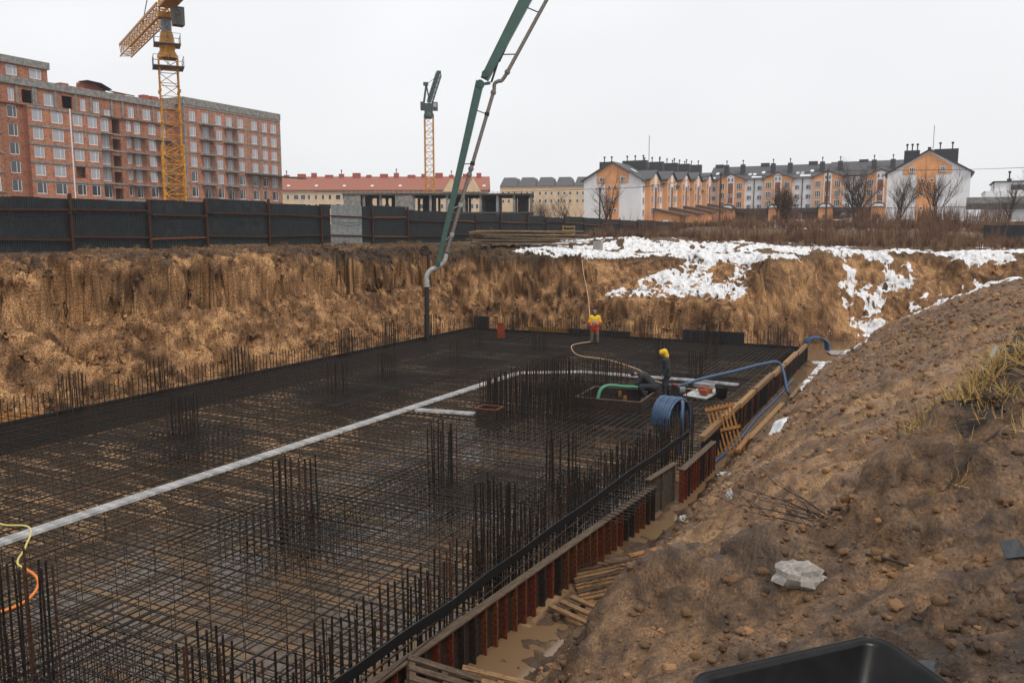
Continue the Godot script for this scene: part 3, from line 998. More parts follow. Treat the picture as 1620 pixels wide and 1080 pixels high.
func box_ring(t: Node3D, sx: float, sz: float, y0: float, y1: float, m: Material, rim: Material) -> void:
	for q in [[Vector3(0, 0, sz / 2), Vector3(sx, 0, 0.05)], [Vector3(0, 0, -sz / 2), Vector3(sx, 0, 0.05)], [Vector3(sx / 2, 0, 0), Vector3(0.05, 0, sz - 0.06)], [Vector3(-sx / 2, 0, 0), Vector3(0.05, 0, sz - 0.06)]]:
		var mb := MB.new()
		mb.bx(q[0] + Vector3(0, (y0 + y1) / 2, 0), Vector3(q[1].x, y1 - y0, q[1].z))
		part("side_board", mb, m, t)
		mb = MB.new()
		mb.bx(q[0] + Vector3(0, y1 + 0.016, 0), Vector3(q[1].x + 0.02, 0.03, q[1].z + 0.02))
		part("rim", mb, rim, t)

func sag_tube(called: String, pts: Array, r: float, m: Material, label: String, cat: String, sides := 8, group := "") -> MeshInstance3D:
	var cv := Curve3D.new()
	for i in pts.size():
		var p: Vector3 = pts[i]
		var d: Vector3 = (pts[mini(i + 1, pts.size() - 1)] - pts[maxi(i - 1, 0)]) * 0.2
		cv.add_point(p, -d, d)
	cv.bake_interval = maxf(0.06, cv.get_baked_length() / 160.0)
	var path := []
	for p in cv.get_baked_points():
		path.append(p - pts[0])
	var mb := MB.new()
	mb.tube(path, r, sides)
	return one(called, mb, m, label, cat, pts[0], group)

func smooth_path(pts: Array, interval := 0.06) -> Array:
	var cv := Curve3D.new()
	for i in pts.size():
		var d: Vector3 = (pts[mini(i + 1, pts.size() - 1)] - pts[maxi(i - 1, 0)]) * 0.2
		cv.add_point(pts[i], -d, d)
	cv.bake_interval = interval
	return Array(cv.get_baked_points())

func site_things() -> void:
	# sump box with struts
	var t := thing("sump_box", "large open dark steel box sunk in the mat where the man kneels", "sump box", Vector3(-9.75, 0, -27.6), 0.06)
	box_ring(t, 2.3, 2.2, -0.6, 0.3, M.form_dark, M.timber_old)
	for p in [[-0.75, 0.9], [-0.35, 0.98], [0.2, -0.2], [0.25, 0.95], [-0.2, -0.95]]:
		var mb := MB.new()
		mb.span(Vector3(p[0], -0.85, p[1] - 0.05), Vector3(p[0] + 0.12, 0.24, p[1]))
		part("strut", mb, M.timber_orange, t)
	t = thing("small_steel_box", "small square dark box at the end of the short white strip", "box", Vector3(-12.65, 0, -23.45), 0.08)
	box_ring(t, 0.72, 0.62, -0.3, 0.32, M.form_dark, M.form_rib)
	# coiled blue hose hung over the formwork bars
	t = thing("blue_hose_coil", "coil of blue corrugated hose hung over bars beside the sump", "hose coil", Vector3(-6.75, 0, -25.2), -0.15)
	for i in 9:
		var pts := []
		var dx := 0.085 * i
		var low := -0.05 - 0.06 * i
		for k in 19:
			var a := PI * k / 18.0
			pts.append(Vector3(-0.8 + dx * 0.9 - 0.05 * cos(a), 0.15 + 0.62 * sin(a) + 0.02 * sin(i * 2.1), 0.62 * cos(a) * 0.9 - 0.3 + 0.1 * i * cos(a) * 0.2))
		pts.append(pts[-1] + Vector3(0.03, low, 0.02))
		pts.push_front(pts[0] + Vector3(0.02, low * 1.2 - 0.1, 0.0))
		var mb := MB.new()
		mb.tube(pts, 0.048, 7)
		part("hose_loop", mb, M.blue_hose, t)
	var mb := MB.new()
	mb.tube(smooth_path([Vector3(-0.05, 0.72, -0.2), Vector3(0.12, 0.7, 0.15), Vector3(0.22, 0.45, 0.4), Vector3(0.25, -0.1, 0.5), Vector3(0.22, -0.8, 0.55)]), 0.055, 8)
	part("hose_tail", mb, M.blue_hose, t)
	mb = MB.new()
	mb.tube([Vector3(-1.2, 0.66, -0.3), Vector3(0.3, 0.7, -0.3)], 0.03, 6)
	part("carrier_bar", mb, M.rebar_rusty, t)
	sag_tube("blue_hose", [Vector3(-8.55, 0.5, -29.3), Vector3(-8.3, 0.25, -30.6), Vector3(-7.8, 0.3, -32.2), Vector3(-7.0, 0.35, -34.2), Vector3(-6.2, 0.45, -36.0), Vector3(-5.68, 0.42, -37.0), Vector3(-5.4, 0.0, -36.8), Vector3(-5.1, -0.7, -36.2), Vector3(-4.8, -0.8, -36.9), Vector3(-4.2, -0.55, -38.0)], 0.07, M.blue_hose, "blue hose running from the standing worker over the formwork into the trench", "hose")
	t = thing("blue_hose_coil", "roll of blue hose draped over the timber at the far corner", "hose coil", Vector3(-5.6, 0, -46.3))
	for i in 6:
		mb = MB.new()
		var pts := []
		for k in 13:
			var a := PI * k / 12.0
			pts.append(Vector3(-0.55 * cos(a) + 0.3 + 0.05 * i, 0.1 + 0.42 * sin(a) - (0.25 if k == 12 else 0.0), -0.25 + 0.1 * i))
		mb.tube(pts, 0.05, 6)
		part("hose_loop", mb, M.blue_hose, t)
	sag_tube("blue_hose", [Vector3(-0.2, height(-0.2, -46.0) + 0.1, -46.0), Vector3(1.2, height(1.2, -44.0) + 0.12, -44.0), Vector3(2.4, height(2.4, -43.0) + 0.12, -43.0), Vector3(3.4, height(3.4, -42.5) + 0.12, -42.5), Vector3(5.2, height(5.2, -42.0) + 0.1, -42.0), Vector3(8.0, height(8.0, -41.5) + 0.1, -41.5)], 0.06, M.blue_hose, "blue hose lying over the snowy crest of the near bank", "hose")
	sag_tube("blue_cable", [Vector3(-5.45, -0.78, -24.0), Vector3(-5.35, -0.8, -27.0), Vector3(-5.45, -0.8, -31.0), Vector3(-5.4, -0.8, -35.0), Vector3(-5.45, -0.75, -40.0)], 0.05, M.blue_hose, "blue hose lying in the water along the formwork foot", "hose")
	sag_tube("green_hose", [Vector3(-10.3, -0.5, -26.9), Vector3(-10.25, 0.1, -27.0), Vector3(-10.1, 0.6, -27.3), Vector3(-9.5, 0.55, -27.9), Vector3(-9.0, 0.5, -28.4), Vector3(-8.6, 0.5, -28.9)], 0.065, M.green_hose, "green suction hose bent down into the sump box", "hose")
	# engine pump
	t = thing("engine_pump", "small black engine pump in a tube frame by the standing worker", "pump", Vector3(-8.0, 0.05, -29.2), 0.3)
	mb = MB.new()
	mb.span(Vector3(-0.22, 0.12, -0.16), Vector3(0.1, 0.42, 0.16))
	part("engine", mb, M.steel_dark, t)
	mb = MB.new()
	mb.cyl(Vector3(0.1, 0.28, 0), Vector3(0.3, 0.28, 0), 0.14, 14)
	part("pump_housing", mb, M.crane_grey, t)
	mb = MB.new()
	for z in [-0.22, 0.22]:
		mb.tube([Vector3(-0.34, 0, z), Vector3(0.36, 0, z), Vector3(0.36, 0.5, z), Vector3(-0.34, 0.5, z), Vector3(-0.34, 0, z)], 0.016, 6, false)
	for q in [[-0.34, 0.5], [0.36, 0.5], [-0.34, 0.0], [0.36, 0.0]]:
		mb.cyl(Vector3(q[0], q[1], -0.22), Vector3(q[0], q[1], 0.22), 0.016, 6)
	part("tube_frame", mb, M.steel_dark, t)
	mb = MB.new()
	mb.lathe(Vector3(-0.08, 0.42, 0), [[0.1, 0.0], [0.13, 0.03], [0.13, 0.08], [0.05, 0.11], [0.0, 0.115]], 14)
	part("fuel_tank", mb, M.orange_paint, t)
	# white board with bricks
	mb = MB.new()
	mb.box(Transform3D(Basis.from_euler(Vector3(0.12, -0.3, 0.0)), Vector3.ZERO), Vector3(0.95, 0.04, 1.5))
	one("white_board", mb, M.white_sheet, "white board lying on the bars with bricks on top", "board", Vector3(-7.2, 0.16, -30.2))
	for q in [[-7.3, 0.3, -30.15, 0.2, "pair-side red brick at the back of the white board"], [-7.05, 0.28, -30.0, 0.5, "red brick at the middle of the white board"], [-7.12, 0.25, -29.7, -0.3, "red brick nearest the edge of the white board"]]:
		mb = MB.new()
		mb.box(Transform3D(Basis(Vector3.UP, q[3]), Vector3.ZERO), Vector3(0.3, 0.16, 0.16))
		one("brick", mb, M.clay_brick, q[4], "brick", Vector3(q[0], q[1], q[2]), "bricks on the white board")
	mb = MB.new()
	mb.box(Transform3D(Basis(Vector3.UP, -0.3), Vector3.ZERO), Vector3(0.7, 0.14, 0.4))
	one("grey_block", mb, M.crane_grey, "grey box behind the bricks on the white board", "box", Vector3(-7.35, 0.33, -30.65))
	t = thing("black_bucket", "black bucket standing beside the white board", "bucket", Vector3(-6.55, 0.02, -30.0))
	mb = MB.new()
	mb.lathe(Vector3.ZERO, [[0.0, 0.02], [0.17, 0.0], [0.24, 0.42], [0.255, 0.42], [0.225, 0.4], [0.16, 0.04], [0.0, 0.04]], 18)
	part("pail", mb, M.rubber, t)
	mb = MB.new()
	var arc := []
	for k in 9:
		arc.append(Vector3(0.25 * cos(PI * k / 8.0), 0.4 + 0.12 * sin(PI * k / 8.0), 0.1 * sin(PI * k / 8.0)))
	mb.tube(arc, 0.008, 5)
	part("handle", mb, M.steel_dark, t)
	# orange grating leaning on the formwork
	t = thing("orange_grating", "orange wooden slat grating leaning on the trench formwork", "grating", Vector3(-5.2, -0.9, -25.6))
	var gu := Vector3(-0.32, 0.93, -0.18).normalized()
	var gw := Vector3(0.8, 0.2, -0.35)
	gw = (gw - gu * gw.dot(gu)).normalized()
	t.basis = Basis(gw, gu, gw.cross(gu))
	for i in 7:
		mb = MB.new()
		mb.span(Vector3(-0.42 + i * 0.125, 0, -0.02), Vector3(-0.36 + i * 0.125, 1.65, 0.03))
		part("slat", mb, M.timber_orange, t)
	for y in [0.06, 0.8, 1.5]:
		mb = MB.new()
		mb.span(Vector3(-0.47, y, 0.032), Vector3(0.47, y + 0.1, 0.09))
		part("cross_bar", mb, M.timber_orange, t)
	# orange box with plank
	t = thing("orange_box", "narrow orange box with a pale plank sticking out, near the far edge", "box", Vector3(-21.9, 0, -42.0), 0.2)
	mb = MB.new()
	for q in [[Vector3(0, 0.45, 0.14), Vector3(0.36, 0.86, 0.025)], [Vector3(0, 0.45, -0.14), Vector3(0.36, 0.86, 0.025)], [Vector3(0.167, 0.45, 0), Vector3(0.025, 0.86, 0.25)], [Vector3(-0.167, 0.45, 0), Vector3(0.025, 0.86, 0.25)], [Vector3(0, 0.05, 0), Vector3(0.3, 0.03, 0.25)]]:
		mb.bx(q[0], q[1])
	part("casing", mb, M.orange_paint, t)
	mb = MB.new()
	for z in [0.16, -0.16]:
		mb.bx(Vector3(0, 0.84, z), Vector3(0.4, 0.06, 0.02))
		mb.bx(Vector3(0, 0.2, z), Vector3(0.4, 0.05, 0.02))
	part("band", mb, M.form_red, t)
	beam("wooden_plank", "pale plank leaning out of the orange box", "plank", Vector3(-21.9, 0.4, -42.05), Vector3(-21.35, 1.65, -42.3), 0.16, 0.04, M.timber_fresh)
	# yellow timber frame at the edge of the pit
	t = thing("slatted_timber_pallet", "yellow slatted timber frame lying at the foot of the left bank", "timber frame", Vector3(-26.9, -0.25, -16.6), 0.55)
	t.rotation.z = -0.12
	for i in 5:
		mb = MB.new()
		mb.span(Vector3(-0.6, 0.1, -1.0 + i * 0.45), Vector3(0.6, 0.16, -0.84 + i * 0.45))
		part("slat", mb, M.timber_orange, t)
	for x in [-0.58, 0.0, 0.48]:
		mb = MB.new()
		mb.span(Vector3(x, 0.0, -1.1), Vector3(x + 0.1, 0.098, 1.05))
		part("bearer", mb, M.timber_orange, t)
	# ropes and hoses on the mat
	sag_tube("tan_rope", [Vector3(-20.9, 4.9, -52.2), Vector3(-20.6, 4.72, -51.1), Vector3(-19.9, 3.6, -49.6), Vector3(-18.8, 2.4, -47.6), Vector3(-17.4, 1.55, -44.4), Vector3(-16.75, 1.25, -42.8)], 0.022, M.tan_rope, "thin tan rope hanging down the far bank to the worker", "rope", 6)
	sag_tube("tan_hose", [Vector3(-16.45, 0.1, -42.2), Vector3(-16.9, 0.06, -41.0), Vector3(-16.4, 0.06, -39.4), Vector3(-15.2, 0.06, -37.4), Vector3(-14.2, 0.06, -37.0), Vector3(-13.2, 0.06, -36.5), Vector3(-12.2, 0.06, -35.6), Vector3(-11.0, 0.08, -34.2), Vector3(-10.0, 0.1, -32.4), Vector3(-8.6, 0.12, -31.0), Vector3(-7.6, 0.2, -30.3)], 0.024, M.tan_rope, "thin tan hose snaking over the mat from the worker in yellow", "hose", 6)
	sag_tube("yellow_hose", [Vector3(-18.5, 0.08, -10.6), Vector3(-16.9, 0.08, -9.9), Vector3(-15.95, 0.12, -9.95), Vector3(-15.2, 0.06, -9.4), Vector3(-14.6, 0.05, -8.85), Vector3(-14.2, 0.05, -8.72)], 0.02, M.yellow_hose, "thin yellow hose crossing the white strip at its near end", "hose", 6)
	sag_tube("orange_hose", [Vector3(-14.2, 0.05, -8.72), Vector3(-13.6, 0.06, -8.55), Vector3(-13.15, 0.05, -8.25), Vector3(-12.85, 0.05, -7.8), Vector3(-12.9, 0.05, -7.4), Vector3(-13.2, 0.05, -7.0), Vector3(-13.9, 0.05, -6.6)], 0.026, M.orange_hose, "orange hose curling over the mat beside the thick column cage", "hose", 6)
	# timber in the trench
	beam("trench_plank", "long wet plank lying along the foot of the bank in the trench", "plank", Vector3(-4.95, -0.62, -26.8), Vector3(-4.9, -0.66, -33.5), 0.18, 0.07, M.timber_fresh)
	beam("trench_plank", "orange plank slanting down the bank foot in the trench", "plank", Vector3(-4.75, -0.35, -24.2), Vector3(-5.05, -0.66, -27.6), 0.14, 0.09, M.timber_orange)
	beam("trench_plank", "plank end lying in the far part of the trench", "plank", Vector3(-4.75, -0.6, -34.5), Vector3(-4.75, -0.6, -38.0), 0.16, 0.06, M.timber)
	mb = MB.new()
	mb.box(Transform3D(Basis.from_euler(Vector3(0.03, 0.3, -0.02)), Vector3.ZERO), Vector3(2.2, 0.05, 1.4))
	one("grey_sheet", mb, M.pale_stone, "flat grey sheet lying in the water past the far corner", "sheet", Vector3(-3.9, -0.8, -50.5))
	# sunken grating with wires and planks
	t = thing("slat_grating", "old wooden slat grating with rusty wires sunk in the trench mud", "grating", Vector3(-4.98, -0.62, -14.7), 0.55)
	t.rotation.x = 0.14
	t.rotation.z = 0.2
	for i in 9:
		mb = MB.new()
		mb.span(Vector3(-0.95, 0, -0.52 + i * 0.12), Vector3(0.85, 0.04, -0.45 + i * 0.12))
		part("slat", mb, M.timber_old if i % 3 == 0 else M.timber, t)
	for x in [-0.8, 0.05, 0.7]:
		mb = MB.new()
		mb.span(Vector3(x, -0.12, -0.56), Vector3(x + 0.1, -0.002, 0.6))
		part("bearer", mb, M.timber_orange, t)
	for i in 16:
		mb = MB.new()
		var a := Vector3(rng.randf_range(-1.2, -0.6), 0.08, rng.randf_range(-0.5, 0.5))
		mb.tube([a, a + Vector3(0.7, 0.06, rng.randf_range(-0.3, 0.3)), a + Vector3(rng.randf_range(1.2, 1.9), 0.05, rng.randf_range(-0.6, 0.6))], 0.007, 4)
		part("wire", mb, M.rebar_rusty, t)
	beam("trench_plank", "short thick plank resting on the bank over the sunken grating", "plank", Vector3(-5.1, -0.5, -15.4), Vector3(-4.25, -0.28, -15.95), 0.16, 0.08, M.timber_orange)
	t = thing("broken_pallet", "broken pallet of three planks half buried in the trench mud", "pallet", Vector3(-4.95, -0.72, -13.0), -0.35)
	for i in 3:
		mb = MB.new()
		mb.span(Vector3(-0.8, 0, -0.35 + i * 0.28), Vector3(0.8, 0.05, -0.24 + i * 0.28))
		part("slat", mb, M.timber, t)
	for x in [-0.6, 0.62]:
		mb = MB.new()
		mb.span(Vector3(x, -0.1, -0.4), Vector3(x + 0.09, -0.002, 0.42))
		part("bearer", mb, M.timber_old, t)
	pallet(Vector3(-5.78, -0.42, -9.3), Vector3(0.35, 0.62, -0.5), "weathered grey pallet leaning on the formwork at the bottom edge", M.timber_old)
	pallet(Vector3(-5.25, -0.72, -9.95), Vector3(0.2, 0.4, -0.25), "brown pallet lying in the mud next to the leaning grey one", M.timber)
	# white litter on the bank
	for q in [[-3.05, -14.9, 0.07, 0.13, "white torn bag standing on the sandy bank"], [-4.55, -21.6, 0.22, 0.06, "white crumpled sheet at the bank foot by the red panel"], [-4.6, -17.6, 0.09, 0.08, "small white bag at the bank foot near the plywood panel"]]:
		crumple("white_bag", q[4], "bag", Vector3(q[0], height(q[0], q[1]), q[1]), q[2], q[3], M.white_sheet)

func pallet(at: Vector3, rot: Vector3, label: String, m: Material) -> void:
	var t := thing("wooden_pallet", label, "pallet", at)
	t.rotation = rot
	for i in 5:
		var mb := MB.new()
		mb.span(Vector3(-0.6, 0.1, -0.4 + i * 0.175), Vector3(0.6, 0.122, -0.3 + i * 0.175))
		part("slat", mb, m, t)
	for x in [-0.58, -0.05, 0.48]:
		var mb := MB.new()
		mb.span(Vector3(x, 0.002, -0.4), Vector3(x + 0.1, 0.098, 0.4))
		part("bearer", mb, m, t)
	for z in [-0.4, -0.05, 0.3]:
		var mb := MB.new()
		mb.span(Vector3(-0.6, -0.022, z), Vector3(0.6, 0.0, z + 0.1))
		part("bottom_slat", mb, m, t)

func lump(r: Vector3, sd: int, rough: float, rings := 7, sides := 10) -> MB:
	var f := FastNoiseLite.new()
	f.seed = sd
	f.frequency = 1.1
	f.fractal_octaves = 3
	var mb := MB.new()
	var p := []
	for j in rings + 1:
		var row := []
		var th := PI * j / rings
		for i in sides:
			var ph := TAU * i / sides
			var d := Vector3(sin(th) * cos(ph), cos(th), sin(th) * sin(ph))
			var k := 1.0 + rough * f.get_noise_3dv(d * 1.4)
			row.append(d * r * k)
		p.append(row)
	for j in rings:
		for i in sides:
			var i2 := (i + 1) % sides
			if j == 0:
				mb.tri(p[0][0], p[1][i2], p[1][i])
			elif j == rings - 1:
				mb.tri(p[j][i], p[j][i2], p[rings][0])
			else:
				mb.quad(p[j][i], p[j][i2], p[j + 1][i2], p[j + 1][i])
	# consistent outside
	for k in mb.n.size():
		if mb.n[k].dot(mb.v[k]) < 0.0:
			mb.n[k] = -mb.n[k]
	return mb

func crumple(called: String, label: String, cat: String, at: Vector3, w: float, h: float, m: Material) -> void:
	one(called, lump(Vector3(w, h, w * 0.7), int(at.x * 100) + 7, 0.7, 8, 11), m, label, cat, at + Vector3(0, h * 0.6, 0))

# ---------------------------------------------------------------- fence
var fence_len := 0.0
func corrugated(l: float, h: float, m: Material) -> ArrayMesh:
	var mb := MB.new()
	var n := int(l / 0.1)
	for i in n:
		var x0 := l * i / n
		var w := l / n
		var ps := [Vector3(x0, 0, 0), Vector3(x0 + w * 0.2, 0, 0.03), Vector3(x0 + w * 0.5, 0, 0.03), Vector3(x0 + w * 0.7, 0, 0), Vector3(x0 + w, 0, 0)]
		for k in 4:
			mb.quad(ps[k], ps[k + 1], ps[k + 1] + Vector3(0, h, 0), ps[k] + Vector3(0, h, 0))
	mb.quad(Vector3(l, 0, -0.004), Vector3(0, 0, -0.004), Vector3(0, h, -0.004), Vector3(l, h, -0.004))
	return mb.mesh(m)

func fence() -> void:
	var t := thing("metal_fence", "long dark corrugated metal fence with rusty posts along the top of the pit", "fence", Vector3(-34, 5.2, -16))
	t.rotation.y = PI / 2   # local x runs away along -z, local +z faces the pit
	var posts := [-4.0, 0.2, 4.3, 8.05, 12.15, 15.72, 20.3, 24.87, 30.14, 34.39, 40.2, 44.4, 48.9, 54.3, 58.5, 63.2, 68.5, 74.0, 80.0, 87.0, 95.0, 104.0, 114.0, 126.0, 140.0]
	for i in posts.size() - 1:
		var x0: float = posts[i]
		var x1: float = posts[i + 1]
		var z0 := -16.0 - x0
		var base := height(-34.0, z0) - 5.2
		var h := 2.32 + 0.1 * sin(i * 1.7) + (0.14 if z0 < -36.0 and z0 > -50.0 else 0.0)
		# sheets between the posts
		var n := maxi(1, int(round((x1 - x0) / 1.15)))
		for k in n:
			var w := (x1 - x0) / n
			var grey := z0 < -40.0 and z0 > -41.5 and k >= 1 and k <= 3
			var m: Material = M.fence_grey if grey else (M.fence_dark_worn if rng.randf() < 0.25 else M.fence_dark)
			var o := part("sheet", corrugated(w - 0.004, h + (0.03 if grey else rng.randf_range(-0.02, 0.02)), m), null, t, Vector3(x0 + w * k, base + 0.04 - (0.03 if grey else 0.0), (0.07 if grey else 0.0) + 0.002 * (k % 2)))
			if grey: o.set_meta("label", "light grey replacement sheet")
		var mb := MB.new()
		mb.span(Vector3(x0 - 0.06, base - 0.5, 0.1), Vector3(x0 + 0.06, base + h + (0.25 if i % 3 == 0 else 0.02), 0.22))
		part("post", mb, M.post_rust, t)
		for q in [[1.75, 0], [0.55, 1]]:
			if i > 14 and q[1] == 1: continue
			mb = MB.new()
			var y0: float = base + q[0] + rng.randf_range(-0.06, 0.06)
			mb.bar(Vector3(x0 + 0.065, y0, 0.13), Vector3(x1 - 0.065, y0 + rng.randf_range(-0.08, 0.08), 0.13), 0.06, 0.09)
			part("rail", mb, M.rail_rust if rng.randf() < 0.55 else M.post_rust, t)
		if i < 16:   # slack cables hung from the upper rail
			for c in 2:
				mb = MB.new()
				var pts := []
				for k in 9:
					var f := k / 8.0
					pts.append(Vector3(lerpf(x0, x1, f), base + 1.72 - (0.25 + 0.2 * c + 0.15 * sin(i * 2.0)) * 4.0 * f * (1.0 - f), 0.24 + 0.03 * c))
				mb.tube(pts, 0.012, 4, false)
				part("cable", mb, M.steel_dark, t)

# ---------------------------------------------------------------- building kit
func wall_open(mb: MB, o: Vector3, u: Vector3, nrm: Vector3, w: float, h: float, ops: Array, deep: float) -> void:
	# wall sheet with real openings; ops = [[u0, v0, u1, v1], ...]
	var us := [0.0, w]
	var vs := [0.0, h]
	for p in ops:
		us.append_array([p[0], p[2]])
		vs.append_array([p[1], p[3]])
	us.sort()
	vs.sort()
	var up := Vector3.UP
	for j in vs.size() - 1:
		if vs[j + 1] - vs[j] < 0.001: continue
		var run := -1.0
		for i in us.size():
			var solid := false
			if i < us.size() - 1 and us[i + 1] - us[i] >= 0.001:
				solid = true
				var cu: float = (us[i] + us[i + 1]) * 0.5
				var cv: float = (vs[j] + vs[j + 1]) * 0.5
				for p in ops:
					if cu > p[0] and cu < p[2] and cv > p[1] and cv < p[3]:
						solid = false
						break
			elif i < us.size() - 1:
				continue
			if solid and run < 0.0: run = us[i]
			if not solid and run >= 0.0:
				mb.quad(o + u * run + up * vs[j], o + u * us[i] + up * vs[j], o + u * us[i] + up * vs[j + 1], o + u * run + up * vs[j + 1])
				run = -1.0
	for p in ops:
		var a: Vector3 = o + u * p[0] + up * p[1]
		var b: Vector3 = o + u * p[2] + up * p[1]
		var c: Vector3 = o + u * p[2] + up * p[3]
		var d: Vector3 = o + u * p[0] + up * p[3]
		var k := -nrm * deep
		mb.quad(a, b, b + k, a + k)
		mb.quad(b, c, c + k, b + k)
		mb.quad(c, d, d + k, c + k)
		mb.quad(d, a, a + k, d + k)

var window_kit := {}
func window_set(parent: Node3D, o: Vector3, u: Vector3, nrm: Vector3, p: Array, pane: Material, frame: Material, mull := 1, deep := 0.14, called := "window") -> void:
	var w: float = p[2] - p[0]
	var h: float = p[3] - p[1]
	var key := "%.2f_%.2f_%d" % [w, h, mull]
	if not window_kit.has(key):
		var f := MB.new()
		var b := 0.11
		f.bx(Vector3(0, h / 2 - b / 2, 0), Vector3(w, b, 0.07))
		f.bx(Vector3(0, -h / 2 + b / 2, 0), Vector3(w, b, 0.07))
		f.bx(Vector3(-w / 2 + b / 2, 0, 0), Vector3(b, h - 2 * b, 0.07))
		f.bx(Vector3(w / 2 - b / 2, 0, 0), Vector3(b, h - 2 * b, 0.07))
		for k in mull:
			f.bx(Vector3(-w / 2 + w * (k + 1) / (mull + 1) + (0.12 * w if mull == 1 else 0.0), 0, 0), Vector3(0.09, h - 2 * b, 0.065))
		var g := MB.new()
		g.bx(Vector3(0, 0, -0.012), Vector3(w - 2 * b, h - 2 * b, 0.02))
		window_kit[key] = [f.mesh(), g.mesh()]
	var at: Vector3 = o + u * ((p[0] + p[2]) / 2) + Vector3.UP * ((p[1] + p[3]) / 2) - nrm * deep
	var f := partx(called, window_kit[key][0], frame, parent, Transform3D(Basis(u, Vector3.UP, nrm), at))
	part("pane", window_kit[key][1], pane, f)

func brick_block() -> void:
	# the half finished brick block; facades face +x, run along -z
	var t := thing("brick_apartment_block", "unfinished red brick apartment block with grey concrete parapets behind the dark fence", "building", Vector3(-134, 5.0, -110))
	var o := -t.position
	var u := Vector3(0, 0, -1)
	var nrm := Vector3(1, 0, 0)
	var pitch := 2.83
	# ---- right-hand wing, stepped forward
	var cols := [[-115.0, 1.6, 1.95, 0], [-118.1, 1.6, 2.3, 1], [-121.5, 1.6, 2.0, 0], [-124.2, 1.6, 2.3, 1], [-127.3, 1.6, 1.95, 0], [-131.0, 1.7, 1.95, 0], [-134.1, 1.5, 1.95, 0], [-136.6, 1.8, 1.95, 0]]
	var base := 7.0
	var ops := []
	for c in cols:
		for r in 8:
			var top: float = 29.0 - r * pitch - base
			if top - c[2] < 0.2: continue
			ops.append([-113.8 - c[0], top - c[2], -113.8 - c[0] + c[1], top, r, c[3]])
	var org := Vector3(-126, base, -113.8)
	var mb := MB.new()
	wall_open(mb, org, u, nrm, 25.6, 30.0 - base, ops, 0.3)
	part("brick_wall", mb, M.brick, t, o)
	for p in ops:
		var pane: Material = M.film_pane if p[4] < 4 else (M.dark_pane if p[4] > 4 or rng.randf() < 0.5 else M.film_pane)
		window_set(t, org + o, u, nrm, p, pane, M.window_white, 1)
	mb = MB.new()   # end walls and body
	mb.span(Vector3(-140, base, -139.4), Vector3(-126.35, 29.9, -113.8))
	part("inner_block", mb, M.brick_dull, t, o)
	mb = MB.new()
	mb.span(Vector3(-140.2, 29.9, -139.6), Vector3(-125.85, 31.2, -113.65))
	part("parapet", mb, M.concrete, t, o)
	for r in 9:   # floor slabs show as thin grey bands, columns at the end
		mb = MB.new()
		mb.span(Vector3(-126.3, 29.6 - r * pitch - 0.1, -139.5), Vector3(-125.9, 29.6 - r * pitch + 0.2, -113.75))
		part("slab_edge", mb, M.concrete, t, o)
	for z in [-139.35, -113.95, -120.3, -126.5, -130.0, -133.3]:
		mb = MB.new()
		mb.span(Vector3(-126.3, base, z - 0.18), Vector3(-125.94, 29.88, z + 0.18))
		part("concrete_pier", mb, M.concrete, t, o)
	for c in [[-118.1, 1.6], [-124.2, 1.6]]:
		for r in range(1, 7):
			mb = MB.new()
			mb.span(Vector3(-125.88, 29.0 - r * pitch + 0.28, c[0] - c[1] - 1.2), Vector3(-124.4, 29.0 - r * pitch + 0.44, c[0] + 0.9))
			part("balcony", mb, M.concrete, t, o)
	mb = MB.new()
	mb.span(Vector3(-125.88, 17.9, -145.5), Vector3(-124.2, 18.1, -128.7))
	part("balcony", mb, M.concrete_dark, t, o)
	# ---- left-hand wing with bays
	base = 7.0
	var bay_cols := [[-85.1, 1.75, 1.85], [-88.3, 2.05, 1.85], [-92.1, 1.75, 1.85], [-94.8, 1.75, 1.85]]
	ops = []
	for c in bay_cols:
		for r in 7:
			var top: float = 25.45 - r * pitch - base
			if top - c[2] < 0.2: continue
			ops.append([-84.4 - c[0], top - c[2], -84.4 - c[0] + c[1], top, r])
	org = Vector3(-127.4, base, -84.4)
	mb = MB.new()
	wall_open(mb, org, u, nrm, 12.7, 25.7 - base, ops, 0.3)
	mb.quad(Vector3(-127.4, base, -84.4), Vector3(-127.4, 25.7, -84.4), Vector3(-129.5, 25.7, -84.4), Vector3(-129.5, base, -84.4))
	mb.quad(Vector3(-127.4, base, -97.1), Vector3(-129.5, base, -97.1), Vector3(-129.5, 25.7, -97.1), Vector3(-127.4, 25.7, -97.1))
	part("brick_wall", mb, M.brick, t, o)
	mb = MB.new()
	for r in 8:
		mb.span(Vector3(-128.58, 25.5 - r * pitch, -97.05), Vector3(-127.72, 25.64 - r * pitch, -84.45))
	part("floor_slab", mb, M.concrete, t, o)
	for i in ops.size():
		if i == 15: continue   # the unglazed opening
		var p: Array = ops[i]
		window_set(t, org + o, u, nrm, p, M.film_pane if p[4] < 4 else M.dark_pane, M.window_white, 1)
	for r in 8:
		mb = MB.new()
		mb.span(Vector3(-127.6, 25.72 - r * pitch - 0.16, -97.15), Vector3(-127.3, 25.72 - r * pitch + 0.16, -84.35))
		part("slab_edge", mb, M.concrete, t, o)
	mb = MB.new()
	mb.span(Vector3(-127.38, base, -91.65), Vector3(-127.25, 26.2, -91.45))
	part("downpipe", mb, M.window_white, t, o)
	# recessed plane: loggias, stair shaft, narrow windows
	var rc := [[-81.9, 1.6, 1.9, 1], [-98.1, 1.6, 2.3, 0], [-100.3, 1.6, 2.5, 2], [-103.2, 1.0, 1.8, 0], [-104.8, 1.35, 2.1, 0], [-107.9, 1.6, 1.9, 0], [-110.6, 1.1, 2.1, 0]]
	ops = []
